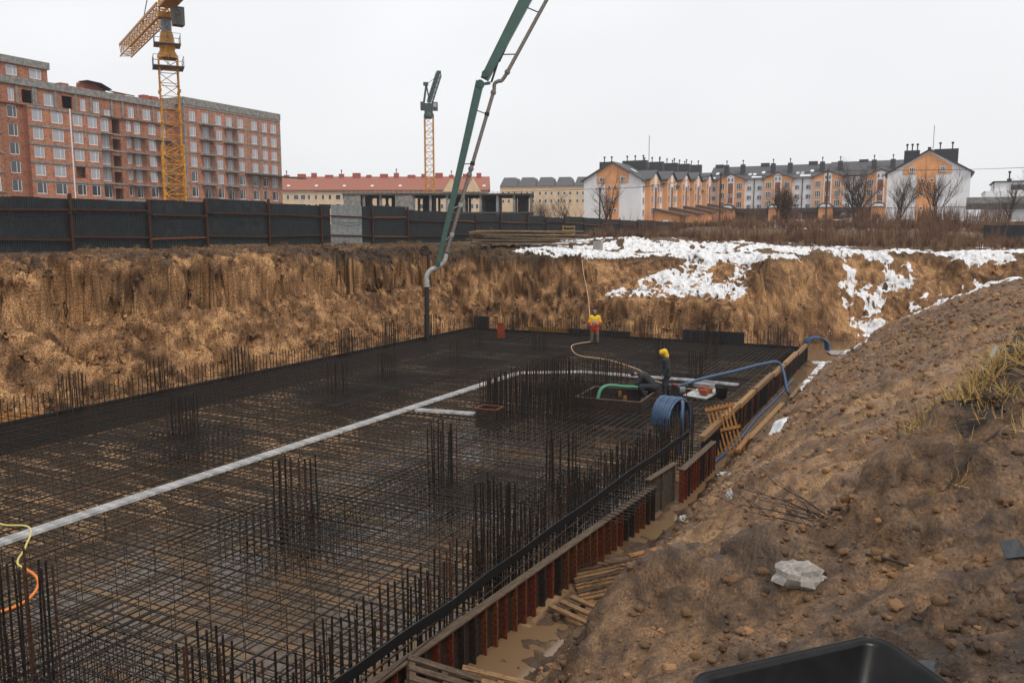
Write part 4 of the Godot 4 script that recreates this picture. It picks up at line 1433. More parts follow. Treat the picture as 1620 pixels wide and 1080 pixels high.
	for c in rc:
		for r in 7:
			var top: float = 25.75 - r * pitch - base
			if top - c[2] < 0.2: continue
			ops.append([-78.0 - c[0], top - c[2], -78.0 - c[0] + c[1], top, r, c[3]])
	org = Vector3(-128.6, base, -78.0)
	mb = MB.new()
	wall_open(mb, org, u, nrm, 35.9, 26.1 - base, ops, 0.35)
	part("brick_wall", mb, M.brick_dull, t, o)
	mb = MB.new()
	mb.span(Vector3(-141.0, base, -113.7), Vector3(-134.0, 26.0, -78.0))
	part("inner_block", mb, M.brick_dull, t, o)
	for r in 8:
		mb = MB.new()
		mb.span(Vector3(-133.98, 25.86 - r * pitch, -113.65), Vector3(-128.97, 26.06 - r * pitch, -78.05))
		part("floor_slab", mb, M.concrete, t, o)
	for z in [-78.1, -84.3, -91.4, -97.2, -100.1, -102.2, -107.0, -113.5]:
		mb = MB.new()
		mb.span(Vector3(-133.97, base, z - 0.12), Vector3(-128.98, 28.8, z + 0.06))
		part("cross_wall", mb, M.brick_dull, t, o)
	for p in ops:
		if p[5] == 2: continue
		window_set(t, org + o, u, nrm, p, M.dark_pane if (p[4] > 3 or p[5] == 1) else M.film_pane, M.window_white, 1)
	for r in 8:
		mb = MB.new()
		mb.span(Vector3(-128.8, 25.95 - r * pitch - 0.16, -113.7), Vector3(-128.5, 25.95 - r * pitch + 0.16, -97.2))
		part("slab_edge", mb, M.concrete, t, o)
		if r > 0:
			for q in [[-99.9, -97.2], [-107.2, -103.0], [-113.0, -109.0]]:
				mb = MB.new()
				mb.span(Vector3(-128.48, 26.0 - r * pitch - 0.25, q[0]), Vector3(-127.2, 26.0 - r * pitch - 0.1, q[1]))
				part("balcony", mb, M.concrete, t, o)
			mb = MB.new()
			mb.span(Vector3(-129.3, 25.2 - r * pitch, -101.85), Vector3(-128.7, 25.9 - r * pitch, -100.35))
			part("landing", mb, M.brick_dull, t, o)
	# top storey set back, concrete parapet, penthouse
	ops = []
	for q in [[-82.0, 1.0, 2], [-84.2, 1.9, 0], [-87.8, 2.0, 1], [-90.9, 1.9, 0], [-94.2, 1.0, 1], [-96.6, 1.2, 1], [-98.6, 1.7, 3], [-103.4, 1.3, 1], [-106.5, 1.7, 1], [-109.7, 1.1, 1]]:
		ops.append([-78.0 - q[0], 0.35 if q[2] != 3 else 0.2, -78.0 - q[0] + q[1], 2.35 if q[2] != 3 else 1.3, q[2]])
	org = Vector3(-128.2, 25.95, -78.0)
	mb = MB.new()
	wall_open(mb, org, u, nrm, 35.9, 2.9, ops, 0.3)
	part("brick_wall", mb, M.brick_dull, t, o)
	mb = MB.new()
	mb.span(Vector3(-141.0, 26.07, -113.65), Vector3(-134.0, 28.8, -78.1))
	part("inner_block", mb, M.brick_dull, t, o)
	for p in ops:
		if p[4] > 0: window_set(t, org + o, u, nrm, p, M.film_pane, M.window_white, 1)
	mb = MB.new()
	mb.span(Vector3(-141.2, 28.86, -113.7), Vector3(-127.9, 30.0, -78.0))
	part("parapet", mb, M.concrete, t, o)
	for z in [-83.2, -85.9, -86.3, -89.6, -93.2, -96.0, -100.0, -102.2, -105.3, -108.6, -111.4]:
		mb = MB.new()
		mb.span(Vector3(-128.4, 26.1, z - 0.3), Vector3(-128.05, 28.84, z + 0.05))
		part("concrete_pier", mb, M.concrete, t, o)
	ops = [[4.8, 0.45, 6.6, 2.0], [8.6, 0.45, 10.6, 2.0]]
	org = Vector3(-129.5, 30.0, -78.0)
	mb = MB.new()
	wall_open(mb, org, u, nrm, 11.6, 2.2, ops, 0.3)
	part("brick_wall", mb, M.brick_dull, t, o)
	mb = MB.new()
	mb.span(Vector3(-139.0, 30.02, -89.6), Vector3(-129.85, 32.2, -78.0))
	part("inner_block", mb, M.brick_dull, t, o)
	for p in ops: window_set(t, org + o, u, nrm, p, M.film_pane, M.window_white, 1)
	mb = MB.new()
	mb.span(Vector3(-139.2, 32.2, -89.9), Vector3(-129.2, 33.3, -77.9))
	part("parapet", mb, M.concrete, t, o)
	# roof clutter: brick stacks, tarpaulin roof, boards
	for q in [[-91.5, 1.4, 0.5], [-107.6, 1.2, 0.9], [-109.3, 1.6, 0.9], [-102.0, 1.8, 0.5]]:
		mb = MB.new()
		mb.span(Vector3(-130.4, 30.0, q[0] - q[1]), Vector3(-129.0, 30.0 + q[2], q[0]))
		part("brick_stack", mb, M.chimney_red, t, o)
	mb = MB.new()
	mb.prism([Vector3(-131, 30.0, -100.2), Vector3(-131, 30.0, -95.6), Vector3(-131, 31.3, -95.8), Vector3(-131, 31.2, -97.8), Vector3(-131, 30.5, -99.5)], Vector3(2.0, 0, 0))
	part("roof_hut", mb, M.chimney_red, t, o)
	mb = MB.new()
	mb.bar(Vector3(-128.8, 31.35, -95.4), Vector3(-128.8, 31.25, -98.0), 2.4, 0.12)
	mb.bar(Vector3(-128.8, 31.25, -98.0), Vector3(-128.8, 30.5, -100.0), 2.4, 0.12)
	part("roof_hut_cover", mb, M.canopy_dark, t, o)
	mb = MB.new()
	mb.bar(Vector3(-128.4, 30.4, -99.5), Vector3(-128.3, 30.2, -105.0), 0.4, 0.1)
	part("loose_board", mb, M.timber_old, t, o)
	# a nearer block whose edge just enters the picture
	t = thing("brick_apartment_block", "edge of a nearer brick block cut by the left picture border", "building", Vector3(-122, 5.0, -74))
	o = -t.position
	ops = []
	for r in 8:
		var top: float = 25.6 - r * pitch - base
		if top > 2.2: ops.append([2.6, top - 2.1, 4.1, top, r])
	org = Vector3(-122.0, base, -72.0)
	mb = MB.new()
	wall_open(mb, org, u, nrm, 4.7, 32.0 - base, ops, 0.3)
	mb.span(Vector3(-134, base, -76.6), Vector3(-122.35, 31.9, -72.0))
	part("brick_wall", mb, M.brick_dull, t, o)
	for p in ops: window_set(t, org + o, u, nrm, p, M.film_pane, M.window_white, 1)
	mb = MB.new()
	mb.span(Vector3(-134, 32.0, -76.9), Vector3(-121.8, 33.0, -72.0))
	part("parapet", mb, M.concrete, t, o)
	for r in 8:
		mb = MB.new()
		mb.span(Vector3(-122.2, 26.1 - r * pitch, -76.8), Vector3(-121.85, 26.3 - r * pitch, -72.0))
		part("slab_edge", mb, M.concrete, t, o)

func gable_house(t: Node3D, o: Vector3, x0: float, x1: float, z0: float, z1: float, yb: float, ye: float, yr: float, wall: Material, roof: Material, over := 0.7) -> void:
	# gable faces +z at z0; the ridge runs along -z to z1
	var xm := (x0 + x1) / 2
	var mb := MB.new()
	mb.prism([Vector3(x0, yb, z1), Vector3(x1, yb, z1), Vector3(x1, ye, z1), Vector3(xm, yr, z1), Vector3(x0, ye, z1)], Vector3(0, 0, z0 - z1))
	part("wall", mb, wall, t, o)
	mb = MB.new()
	var k := (yr - ye) / (xm - x0)
	var th := 0.28
	for s in [-1.0, 1.0]:
		var a := Vector3(xm, yr + 0.06, z0 + over)
		var e := Vector3(xm + s * (xm - x0 + over), yr + 0.06 - k * (xm - x0 + over), z0 + over)
		var dz := Vector3(0, 0, z1 - z0 - 2 * over)
		var upv := Vector3(0, th, 0)
		if s > 0: mb.hexa([a, e, e + dz, a + dz, a + upv, e + upv, e + dz + upv, a + dz + upv])
		else: mb.hexa([e, a, a + dz, e + dz, e + upv, a + upv, a + dz + upv, e + dz + upv])
	part("roof", mb, roof, t, o)

func gable_front(t: Node3D, o: Vector3, pts: Array, z: float, m: Material, called := "orange_render") -> void:
	var mb := MB.new()
	var p := []
	for q in pts: p.append(Vector3(q[0], q[1], z - 0.03))
	mb.prism(p, Vector3(0, 0, 0.08))
	part(called, mb, m, t, o)

func chimney_block(t: Node3D, o: Vector3, lo: Vector3, hi: Vector3, pots := 2, m: Material = null) -> void:
	var mb := MB.new()
	mb.span(lo, hi)
	var cpart := part("chimney", mb, m if m else M.roof_dark, t, o)
	for k in pots:
		mb = MB.new()
		var x := lerpf(lo.x, hi.x, (k + 0.5) / pots)
		var z := (lo.z + hi.z) / 2
		mb.cyl(Vector3(x, hi.y, z), Vector3(x, hi.y + 1.1, z), 0.13, 6)
		mb.cyl(Vector3(x, hi.y + 1.0, z), Vector3(x, hi.y + 1.35, z), 0.26, 6)
		part("flue", mb, M.steel_dark, cpart)

func townhouses() -> void:
	var U := Vector3(1, 0, 0)
	var N := Vector3(0, 0, 1)
	# ---- row whose gable looks at the camera
	var t := thing("townhouse_row", "white and orange gabled townhouse row with five porches, stepping uphill beside the bare trees", "building", Vector3(-71, 9, -230))
	var o := -t.position
	gable_house(t, o, -78.6, -63.7, -195.7, -268.0, 6.0, 19.0, 23.2, M.house_white, M.roof_grey)
	var z := -195.7
	gable_front(t, o, [[-75.1, 18.2], [-66.9, 18.2], [-66.9, 21.0], [-71.15, 23.0], [-75.1, 21.0]], z + 0.05, M.house_orange)
	gable_front(t, o, [[-72.8, 7.0], [-69.3, 7.0], [-69.3, 18.2], [-72.8, 18.2]], z + 0.05, M.house_orange)
	gable_front(t, o, [[-71.6, 7.0], [-70.7, 7.0], [-70.7, 22.6], [-71.6, 22.6]], z + 0.14, M.house_orange, "orange_pilaster")
	for q in [[-74.3, 18.5, 1.2, 1.2], [-68.9, 18.5, 1.2, 1.2], [-72.15, 16.9, 0.8, 0.8], [-70.6, 16.9, 0.8, 0.8], [-72.15, 14.0, 0.8, 0.8], [-70.6, 14.0, 0.8, 0.8], [-72.15, 11.2, 0.8, 0.8], [-70.6, 11.2, 0.8, 0.8]]:
		window_set(t, Vector3(0, 0, z + 0.3) + o, U, N, [q[0], q[1], q[0] + q[2], q[1] + q[3]], M.dark_pane, M.window_white, 1 if q[2] > 1.0 else 0, 0.0)
	# side towards the street: five units, each with a dormer gable, orange stripe and a porch
	var zc := [-203.0, -217.5, -231.7, -245.0, -259.0]
	var mb: MB
	for i in 5:
		var up := 0.72 * i
		var x := -63.7
		mb = MB.new()   # wall of the unit, each higher than the last
		mb.span(Vector3(-70.0, 6.0, zc[i] - 6.9), Vector3(x + 0.02 + 0.01 * i, 19.0 + up, zc[i] + 6.6))
		part("wall", mb, M.house_white, t, o)
		mb = MB.new()   # gabled bay
		mb.prism([Vector3(x - 6, 8.0, zc[i] + 4.2), Vector3(x - 6, 8.0, zc[i] - 4.2), Vector3(x - 6, 18.9 + up, zc[i] - 4.2), Vector3(x - 6, 21.2 + up, zc[i]), Vector3(x - 6, 18.9 + up, zc[i] + 4.2)], Vector3(7.3, 0, 0))
		part("bay", mb, M.house_orange, t, o)
		mb = MB.new()
		mb.span(Vector3(x + 1.31, 8.0, zc[i] - 1.0), Vector3(x + 1.42, 20.4 + up, zc[i] + 1.0))
		part("white_strip", mb, M.house_white, t, o)
		mb = MB.new()
		mb.span(Vector3(x + 1.43, 8.0, zc[i] - 0.7), Vector3(x + 1.5, 17.4 + up, zc[i] + 0.7))
		part("rust_strip", mb, M.house_rust, t, o)
		mb = MB.new()
		for s in [-1.0, 1.0]:
			mb.bar(Vector3(x - 5.5, 0, 0) + Vector3(0, 20.3 + up, zc[i] + s * 2.4), Vector3(x + 1.8, 20.3 + up, zc[i] + s * 2.4), 5.6, 0.25, Vector3(0, 0.92, s * 0.45).normalized())
		part("bay_roof", mb, M.roof_grey, t, o)
		for r in 3:
			for s in [-1.0, 1.0]:
				window_set(t, Vector3(x + 1.36, 0, zc[i]) + o, Vector3(0, 0, -1), U, [s * 2.5 - 0.75, 16.2 + up - r * 2.9, s * 2.5 + 0.75, 18.2 + up - r * 2.9], M.dark_pane, M.window_white, 1, 0.0)
			window_set(t, Vector3(x + 0.12, 0, zc[i] + 5.5) + o, Vector3(0, 0, -1), U, [-0.6, 16.0 + up - r * 2.9, 0.6, 17.6 + up - r * 2.9], M.dark_pane, M.window_white, 1, 0.0)
		mb = MB.new()
		mb.cyl(Vector3(x + 0.2, 8, zc[i] - 6.4), Vector3(x + 0.2, 19.0 + up, zc[i] - 6.4), 0.12, 6)
		part("downpipe", mb, M.steel_dark, t, o)
		# porch with a lean-to roof
		var pb := 9.4 + up
		var pz: float = zc[i] - 1.5
		mb = MB.new()
		mb.span(Vector3(x + 1.6, 5.5, pz - 3.0), Vector3(x + 8.2, pb + 0.9, pz + 3.0))
		var porch := part("porch", mb, M.house_orange, t, o)
		mb = MB.new()
		mb.hexa([Vector3(x + 1.5, pb + 2.4, pz + 3.6), Vector3(x + 8.9, pb + 0.8, pz + 3.6), Vector3(x + 8.9, pb + 0.8, pz - 3.6), Vector3(x + 1.5, pb + 2.4, pz - 3.6), Vector3(x + 1.5, pb + 2.75, pz + 3.6), Vector3(x + 8.9, pb + 1.15, pz + 3.6), Vector3(x + 8.9, pb + 1.15, pz - 3.6), Vector3(x + 1.5, pb + 2.75, pz - 3.6)])
		part("porch_roof", mb, M.roof_brown, porch)
		mb = MB.new()
		mb.prism([Vector3(x + 1.6, pb + 0.9, pz + 2.9), Vector3(x + 8.2, pb + 0.9, pz + 2.9), Vector3(x + 1.6, pb + 2.38, pz + 2.9)], Vector3(0, 0, -5.8))
		part("porch_gable", mb, M.house_orange, porch)
		mb = MB.new()
		mb.bx(Vector3(x + 4.6, pb - 0.4, pz + 3.04), Vector3(1.3, 0.5, 0.06))
		part("porch_window", mb, M.window_white, porch)
		chimney_block(t, o, Vector3(-73.0, 21.0 + up, zc[i] - 6.8), Vector3(-66.5, 24.6 + up, zc[i] - 5.2), 3)
		if i % 2 == 0:
			mb = MB.new()
			mb.box(look(Vector3(-66.2, 21.3 + up * 0.3, zc[i] + 5.4), Vector3(0.48, 0.87, 0)), Vector3(1.6, 1.6, 0.1))
			part("roof_light", mb, M.roof_snow, t, o)
	chimney_block(t, o, Vector3(-75.2, 20.0, -199.5), Vector3(-71.4, 23.6, -197.5), 2)
	# ---- long row seen from the front
	t = thing("townhouse_row", "long front-facing white and orange townhouse row with four gables and parked cars before it", "building", Vector3(-35, 13, -266))
	o = -t.position
	z = -263.7
	mb = MB.new()
	mb.span(Vector3(-63.6, 9.0, -277.0), Vector3(-8.0, 22.5, z))
	part("wall", mb, M.house_white, t, o)
	mb = MB.new()
	for q in [[-63.9, -28.6, 0.0], [-28.5, -8.0, 0.35]]:
		mb.prism([Vector3(q[0], 22.4 + q[2], z + 0.7), Vector3(q[0], 26.9 + q[2], z - 6.6), Vector3(q[0], 22.4 + q[2], z - 14.0)], Vector3(q[1] - q[0], 0, 0))
	part("roof", mb, M.roof_grey, t, o)
	var peaks := [-56.7, -42.6, -28.4, -14.2]
	for i in 4:
		var x: float = peaks[i]
		mb = MB.new()
		mb.prism([Vector3(x - 4.1, 12.6, z - 5), Vector3(x + 4.1, 12.6, z - 5), Vector3(x + 4.1, 22.5, z - 5), Vector3(x, 24.2, z - 5), Vector3(x - 4.1, 22.5, z - 5)], Vector3(0, 0, 6.0))
		part("bay", mb, M.house_orange, t, o)
		gable_front(t, o, [[x - 1.1, 12.6], [x + 1.1, 12.6], [x + 1.1, 23.4], [x, 23.9], [x - 1.1, 23.4]], z + 1.05, M.house_white, "white_strip")
		gable_front(t, o, [[x - 0.75, 12.6], [x + 0.75, 12.6], [x + 0.75, 21.3], [x - 0.75, 21.3]], z + 1.14, M.house_rust, "rust_strip")
		mb = MB.new()
		for s in [-1.0, 1.0]:
			mb.bar(Vector3(x + s * 2.4, 23.3, z - 4.8), Vector3(x + s * 2.4, 23.3, z + 1.5), 5.5, 0.25, Vector3(s * 0.38, 0.92, 0).normalized())
		part("bay_roof", mb, M.roof_grey, t, o)
		var face := Vector3(x, 0, z + 1.08) + o
		for r in 3:
			for s in [-1.0, 1.0]:
				window_set(t, face, U, N, [s * 2.7 - 0.85, 19.4 - r * 2.8, s * 2.7 + 0.85, 21.4 - r * 2.8], M.dark_pane, M.window_white, 2, 0.0)
				window_set(t, Vector3(x, 0, z + 0.1) + o, U, N, [s * 5.5 - 0.7, 19.0 - r * 2.8, s * 5.5 + 0.7, 20.4 - r * 2.8], M.grey_pane if s > 0 else M.dark_pane, M.window_white, 1, 0.0)
			if r > 0:
				window_set(t, Vector3(x, 0, z + 1.25) + o, U, N, [-0.5, 19.0 - (r - 0.3) * 2.8, 0.5, 20.0 - (r - 0.3) * 2.8], M.dark_pane, M.window_white, 1, 0.0)
		for s in [-0.55, 0.55]:
			window_set(t, Vector3(x, 0, z + 1.2) + o, U, N, [s - 0.35, 21.8, s + 0.35, 22.9], M.dark_pane, M.window_white, 0, 0.0)
		mb = MB.new()
		mb.cyl(Vector3(x + 7.0, 12, z + 0.2), Vector3(x + 7.0, 22.4, z + 0.2), 0.13, 6)
		part("downpipe", mb, M.steel_dark, t, o)
		for s in [-2.8, 2.2]:
			chimney_block(t, o, Vector3(x + s, 23.4, z - 3.4), Vector3(x + s + 1.3, 27.2, z - 2.0), 1)
		chimney_block(t, o, Vector3(x - 6.5, 26.0, z - 7.4), Vector3(x - 4.0, 27.7, z - 6.0), 0)
		for q in [[5.2, 0.0], [6.6, 0.0], [-5.0, 0.6]]:
			mb = MB.new()
			mb.box(look(Vector3(x + q[0], 24.0 + q[1], z - 2.0 - q[1] * 1.6), Vector3(0, 0.85, 0.52)), Vector3(0.95, 1.3, 0.12))
			part("roof_light", mb, M.roof_snow, t, o)
		mb = MB.new()
		mb.box(look(Vector3(x - 6.6, 23.1, z - 0.5), Vector3(0, 0.85, 0.52)), Vector3(3.0, 0.9, 0.2))
		part("roof_snow_patch", mb, M.roof_snow, t, o)
		# ground floor: garage openings under a dark canopy, porch
		mb = MB.new()
		mb.span(Vector3(x - 6.9, 12.3, z + 0.06), Vector3(x + 6.9, 13.5, z + 2.6))
		part("canopy", mb, M.canopy_dark, t, o)
		mb = MB.new()
		mb.span(Vector3(x - 6.9, 8.6, z + 0.08), Vector3(x + 6.9, 12.28, z + 0.4))
		part("garage_wall", mb, M.house_rust, t, o)
		for s in [-5.0, 5.0]:
			mb = MB.new()
			mb.span(Vector3(x + s - 1.4, 9.0, z + 0.42), Vector3(x + s + 1.4, 11.9, z + 0.5))
			part("garage_door", mb, M.roof_brown, t, o)
		mb = MB.new()
		mb.span(Vector3(x - 1.9, 8.6, z + 1.25), Vector3(x + 1.9, 13.6, z + 4.2))
		var porch := part("porch", mb, M.house_orange, t, o)
		mb = MB.new()
		mb.prism([Vector3(x - 2.5, 13.5, z + 1.3), Vector3(x + 2.5, 13.5, z + 1.3), Vector3(x + 1.2, 14.6, z + 1.3), Vector3(x, 15.0, z + 1.3), Vector3(x - 1.2, 14.6, z + 1.3)], Vector3(0, 0, 3.4))
		part("porch_roof", mb, M.roof_brown, porch)
		mb = MB.new()
		mb.span(Vector3(x - 0.6, 9.0, z + 4.21), Vector3(x + 0.6, 11.4, z + 4.27))
		part("porch_door", mb, M.roof_brown, porch)
		mb = MB.new()
		mb.prism([Vector3(x - 1.7, 13.65, z + 4.72), Vector3(x + 1.7, 13.65, z + 4.72), Vector3(x + 0.9, 14.35, z + 4.72), Vector3(x - 0.9, 14.35, z + 4.72)], Vector3(0, 0, 0.15))
		part("porch_snow", mb, M.roof_snow, porch)
	# ---- right-hand gable
	t = thing("townhouse_row", "big white gable end with an orange T pattern beside the bare bushes", "building", Vector3(-1.4, 8, -200))
	o = -t.position
	gable_house(t, o, -8.7, 5.9, -183.7, -250.0, 5.0, 17.7, 22.0, M.house_white, M.roof_dark, 0.6)
	z = -183.7
	gable_front(t, o, [[-5.9, 17.5], [2.6, 17.5], [2.6, 19.0], [-1.5, 21.7], [-5.9, 18.8]], z + 0.05, M.house_orange)
	gable_front(t, o, [[-3.35, 6.0], [-0.05, 6.0], [-0.05, 17.5], [-3.35, 17.5]], z + 0.05, M.house_orange)
	gable_front(t, o, [[-1.85, 6.0], [-1.25, 6.0], [-1.25, 21.4], [-1.85, 21.4]], z + 0.14, M.house_orange, "orange_pilaster")
	for q in [[-4.85, 17.9, 1.1, 1.0], [0.55, 17.9, 1.1, 1.0], [-2.75, 16.0, 0.7, 0.6], [-1.1, 16.0, 0.7, 0.6], [-2.75, 13.3, 0.7, 0.6], [-1.1, 13.3, 0.7, 0.6], [-2.75, 10.6, 0.7, 0.6], [-1.1, 10.6, 0.7, 0.6]]:
		window_set(t, Vector3(0, 0, z + 0.3) + o, U, N, [q[0], q[1], q[0] + q[2], q[1] + q[3]], M.dark_pane, M.window_white, 2 if q[2] > 1.0 else 0, 0.0)
	chimney_block(t, o, Vector3(-6.0, 18.0, -188.0), Vector3(-3.2, 22.4, -186.4), 3)
	chimney_block(t, o, Vector3(-0.7, 18.0, -187.4), Vector3(3.6, 22.4, -185.8), 2)
	chimney_block(t, o, Vector3(-1.8, 21.0, -184.8), Vector3(-1.2, 22.7, -184.0), 0)
	mb = MB.new()
	mb.cyl(Vector3(-0.9, 21.5, -189.0), Vector3(-0.9, 27.4, -189.0), 0.06, 5)
	part("aerial_mast", mb, M.crane_grey, t, o)
	mb = MB.new()
	mb.span(Vector3(-8.6, 11.0, -183.64), Vector3(5.8, 11.12, -183.6))
	part("string_course", mb, M.crane_grey, t, o)
	mb = MB.new()
	mb.cyl(Vector3(-68.0, 23.0, -215.0), Vector3(-68.0, 31.5, -215.0), 0.09, 5)
	one("aerial_mast", mb, M.crane_grey, "thin tall aerial mast above the row of dark chimneys", "aerial")
	# ---- modern flat-roofed house at the right border
	t = thing("modern_house", "white flat-roofed modern house with dark windows at the right picture border", "building", Vector3(12, 9, -176))
	o = -t.position
	mb = MB.new()
	mb.span(Vector3(8.2, 7.0, -190.0), Vector3(26.0, 13.6, -175.0))
	part("lower_storey", mb, M.house_white, t, o)
	mb = MB.new()
	mb.span(Vector3(9.6, 13.65, -188.0), Vector3(24.0, 15.2, -176.4))
	part("upper_storey", mb, M.house_white, t, o)
	mb = MB.new()
	mb.span(Vector3(9.3, 15.2, -188.4), Vector3(24.4, 15.4, -176.0))
	part("flat_roof", mb, M.canopy_dark, t, o)
	mb = MB.new()
	mb.span(Vector3(12.2, 13.8, -176.42), Vector3(16.0, 14.7, -176.3))
	part("window", mb, M.dark_pane, t, o)
	mb = MB.new()
	mb.span(Vector3(9.52, 13.7, -180.0), Vector3(9.62, 15.1, -176.8))
	part("window", mb, M.dark_pane, t, o)
	chimney_block(t, o, Vector3(11.6, 15.4, -178.5), Vector3(12.3, 15.9, -177.8), 1)
	mb = MB.new()
	mb.span(Vector3(5.2, 10.3, -174.8), Vector3(26.0, 11.4, -173.2))
	part("terrace_wall", mb, M.concrete_dark, t, o)
	mb = MB.new()
	mb.span(Vector3(5.2, 11.4, -174.9), Vector3(26.0, 12.5, -174.2))
	part("terrace_parapet", mb, M.concrete, t, o)
	mb = MB.new()
	mb.span(Vector3(8.0, 13.6, -190.2), Vector3(26.2, 13.66, -176.41))
	part("terrace_snow", mb, M.roof_snow, t, o)
	# ---- long red-roofed row behind the fence
	t = thing("red_roofed_row", "long cream apartment row with a red tiled roof behind the concrete frame", "building", Vector3(-155, 10, -220))
	o = Vector3.ZERO
	t.rotation.y = 0.46
	# local frame: x along the row (61 m), z towards the camera
	mb = MB.new()
	mb.span(Vector3(-36, -5.0, -12), Vector3(31.5, 9.7, 0))
	part("wall", mb, M.house_cream, t)
	mb = MB.new()
	mb.prism([Vector3(-36.5, 9.6, 0.9), Vector3(-36.5, 14.2, -6.0), Vector3(-36.5, 9.6, -12.9)], Vector3(68.5, 0, 0))
	part("roof", mb, M.roof_red, t)
	for i in 15:
		var x := -34.5 + i * 4.45
		chimney_block(t, Vector3.ZERO, Vector3(x, 12.2, -6.8), Vector3(x + (2.4 if i % 2 else 1.5), 14.7 + 0.3 * (i % 3), -5.2), 1 if i % 4 == 0 else 0, M.chimney_red)
		for r in 2:
			for k in 2:
				window_set(t, Vector3(0, 0, 0.06), U, N, [x + k * 2.2 - 0.1, 6.6 - r * 2.9, x + k * 2.2 + (1.6 if i % 3 == 1 else 0.9), 8.2 - r * 2.9], M.dark_pane, M.window_white, 0, 0.0)
		if i % 2 == 0:
			mb = MB.new()
			mb.box(look(Vector3(x + 2.6, 11.0, -1.0), Vector3(0, 0.83, 0.55)), Vector3(0.9, 0.8, 0.12))
			part("roof_light", mb, M.roof_snow, t)
	for x in [20.0, 27.0]:
		mb = MB.new()
		mb.prism([Vector3(x - 2.6, 9.0, 1.0), Vector3(x + 2.6, 9.0, 1.0), Vector3(x, 13.2, 1.0)], Vector3(0, 0, -5.5))
		part("dormer", mb, M.house_cream, t)
	# ---- cream row with grey roofs
	t = thing("grey_roofed_row", "cream terrace with sawtooth grey roofs between the red roofs and the white gable", "building", Vector3(-153, 16, -297))
	t.rotation.y = 0.3
	mb = MB.new()
	mb.span(Vector3(-2, -8, -14), Vector3(42.0, 8.5, 0))
	part("wall", mb, M.house_cream, t)
	for i in 6:
		var x := -2.0 + i * 7.4
		mb = MB.new()
		mb.prism([Vector3(x, 8.5, 0.6), Vector3(x + 7.38, 8.5, 0.6), Vector3(x + 5.6, 12.2, -4.0), Vector3(x + 1.0, 12.2, -4.0)], Vector3(0, 0, -12.0))
		part("roof", mb, M.roof_grey, t)
		for r in 2:
			for k in 3:
				window_set(t, Vector3(0, 0, 0.06), U, N, [x + 0.8 + k * 2.3, 5.0 - r * 3.0, x + 1.8 + k * 2.3, 6.4 - r * 3.0], M.dark_pane, M.window_white, 0, 0.0)
	# ---- concrete frame under construction
	t = thing("concrete_building_shell", "low grey concrete frame of a building under construction behind the fence", "building", Vector3(-76, 6, -121))
	t.rotation.y = 0.435
	for y in [0.6, 3.6, 6.7]:
		mb = MB.new()
		mb.span(Vector3(-15.5, y - 0.25, -14), Vector3(17.0, y, 0.3))
		part("floor_slab", mb, M.concrete_dark, t)
	for i in 12:
		for zz in [-0.4, -6.5, -13.0]:
			mb = MB.new()
			var x := -15.0 + i * 2.85
			mb.span(Vector3(x, -1.5, zz - 0.22), Vector3(x + 0.42, 6.44, zz + 0.22))
			part("column", mb, M.concrete if (i + int(zz)) % 3 else M.fence_grey, t)
		if i % 2 == 0:
			mb = MB.new()
			mb.span(Vector3(-14.4 + i * 2.85, 0.62, -9.0), Vector3(-12.4 + i * 2.85, 6.4, -8.8))
			part("wall_panel", mb, M.concrete_dark, t)
	for q in [[-15.3, 2.9], [-6.5, 3.0]]:
		mb = MB.new()
		mb.span(Vector3(q[0], 3.62, 0.02), Vector3(q[0] + q[1], 6.42, 0.2))
		part("wall_panel", mb, M.concrete, t)
	for i in 40:
		mb = MB.new()
		mb.bar(Vector3(-15.3 + i * 0.82, 6.7, -0.2), Vector3(-15.3 + i * 0.82, 7.0 + 0.3 * rng.randf(), -0.2), 0.05, 0.05)
		part("starter_bar", mb, M.post_rust, t)

# ---------------------------------------------------------------- cranes
func lattice(mb: MB, a: Vector3, b: Vector3, w: float, n: int, r: float, upv := Vector3.UP, tri3 := false) -> void:
	# four (or three) chords with zigzag bracing
	var d := (b - a).normalized()
	var s := d.cross(upv)
	if s.length_squared() < 1e-4: s = Vector3.RIGHT
	s = s.normalized()
	var u := s.cross(d).normalized()
	var corner := [(s + u) * w / 2, (u - s) * w / 2, (-s - u) * w / 2, (s - u) * w / 2]
	if tri3: corner = [u * w * 0.6, (-s * 0.5 - u * 0.35) * w, (s * 0.5 - u * 0.35) * w]
	var m := corner.size()
	for c in corner: mb.bar(a + c, b + c, r * 2.0, r * 2.0)
	for i in n:
		var p := a.lerp(b, float(i) / n)
		var q := a.lerp(b, float(i + 1) / n)
		for k in m:
			var k2 := (k + 1) % m
			mb.bar(p + corner[k], p + corner[k2], r, r)
			if i % 2 == 0: mb.bar(p + corner[k], q + corner[k2], r, r)
			else: mb.bar(p + corner[k2], q + corner[k], r, r)

func platform(t: Node3D, y: float, w: float) -> void:
	var mb := MB.new()
	mb.bx(Vector3(0, y, 0), Vector3(w, 0.07, w))
	var deck := part("platform", mb, M.crane_grey, t)
	mb = MB.new()
	var h := w / 2 - 0.05
	for yy in [0.5, 1.0]:
		mb.tube([Vector3(-h, y + yy, -h), Vector3(h, y + yy, -h), Vector3(h, y + yy, h), Vector3(-h, y + yy, h), Vector3(-h, y + yy, -h)], 0.03, 4, false)
	for q in [[-h, -h], [h, -h], [h, h], [-h, h], [0, h], [0, -h], [h, 0], [-h, 0]]:
		mb.bar(Vector3(q[0], y, q[1]), Vector3(q[0], y + 1.0, q[1]), 0.05, 0.05)
	part("railing", mb, M.crane_grey, deck)

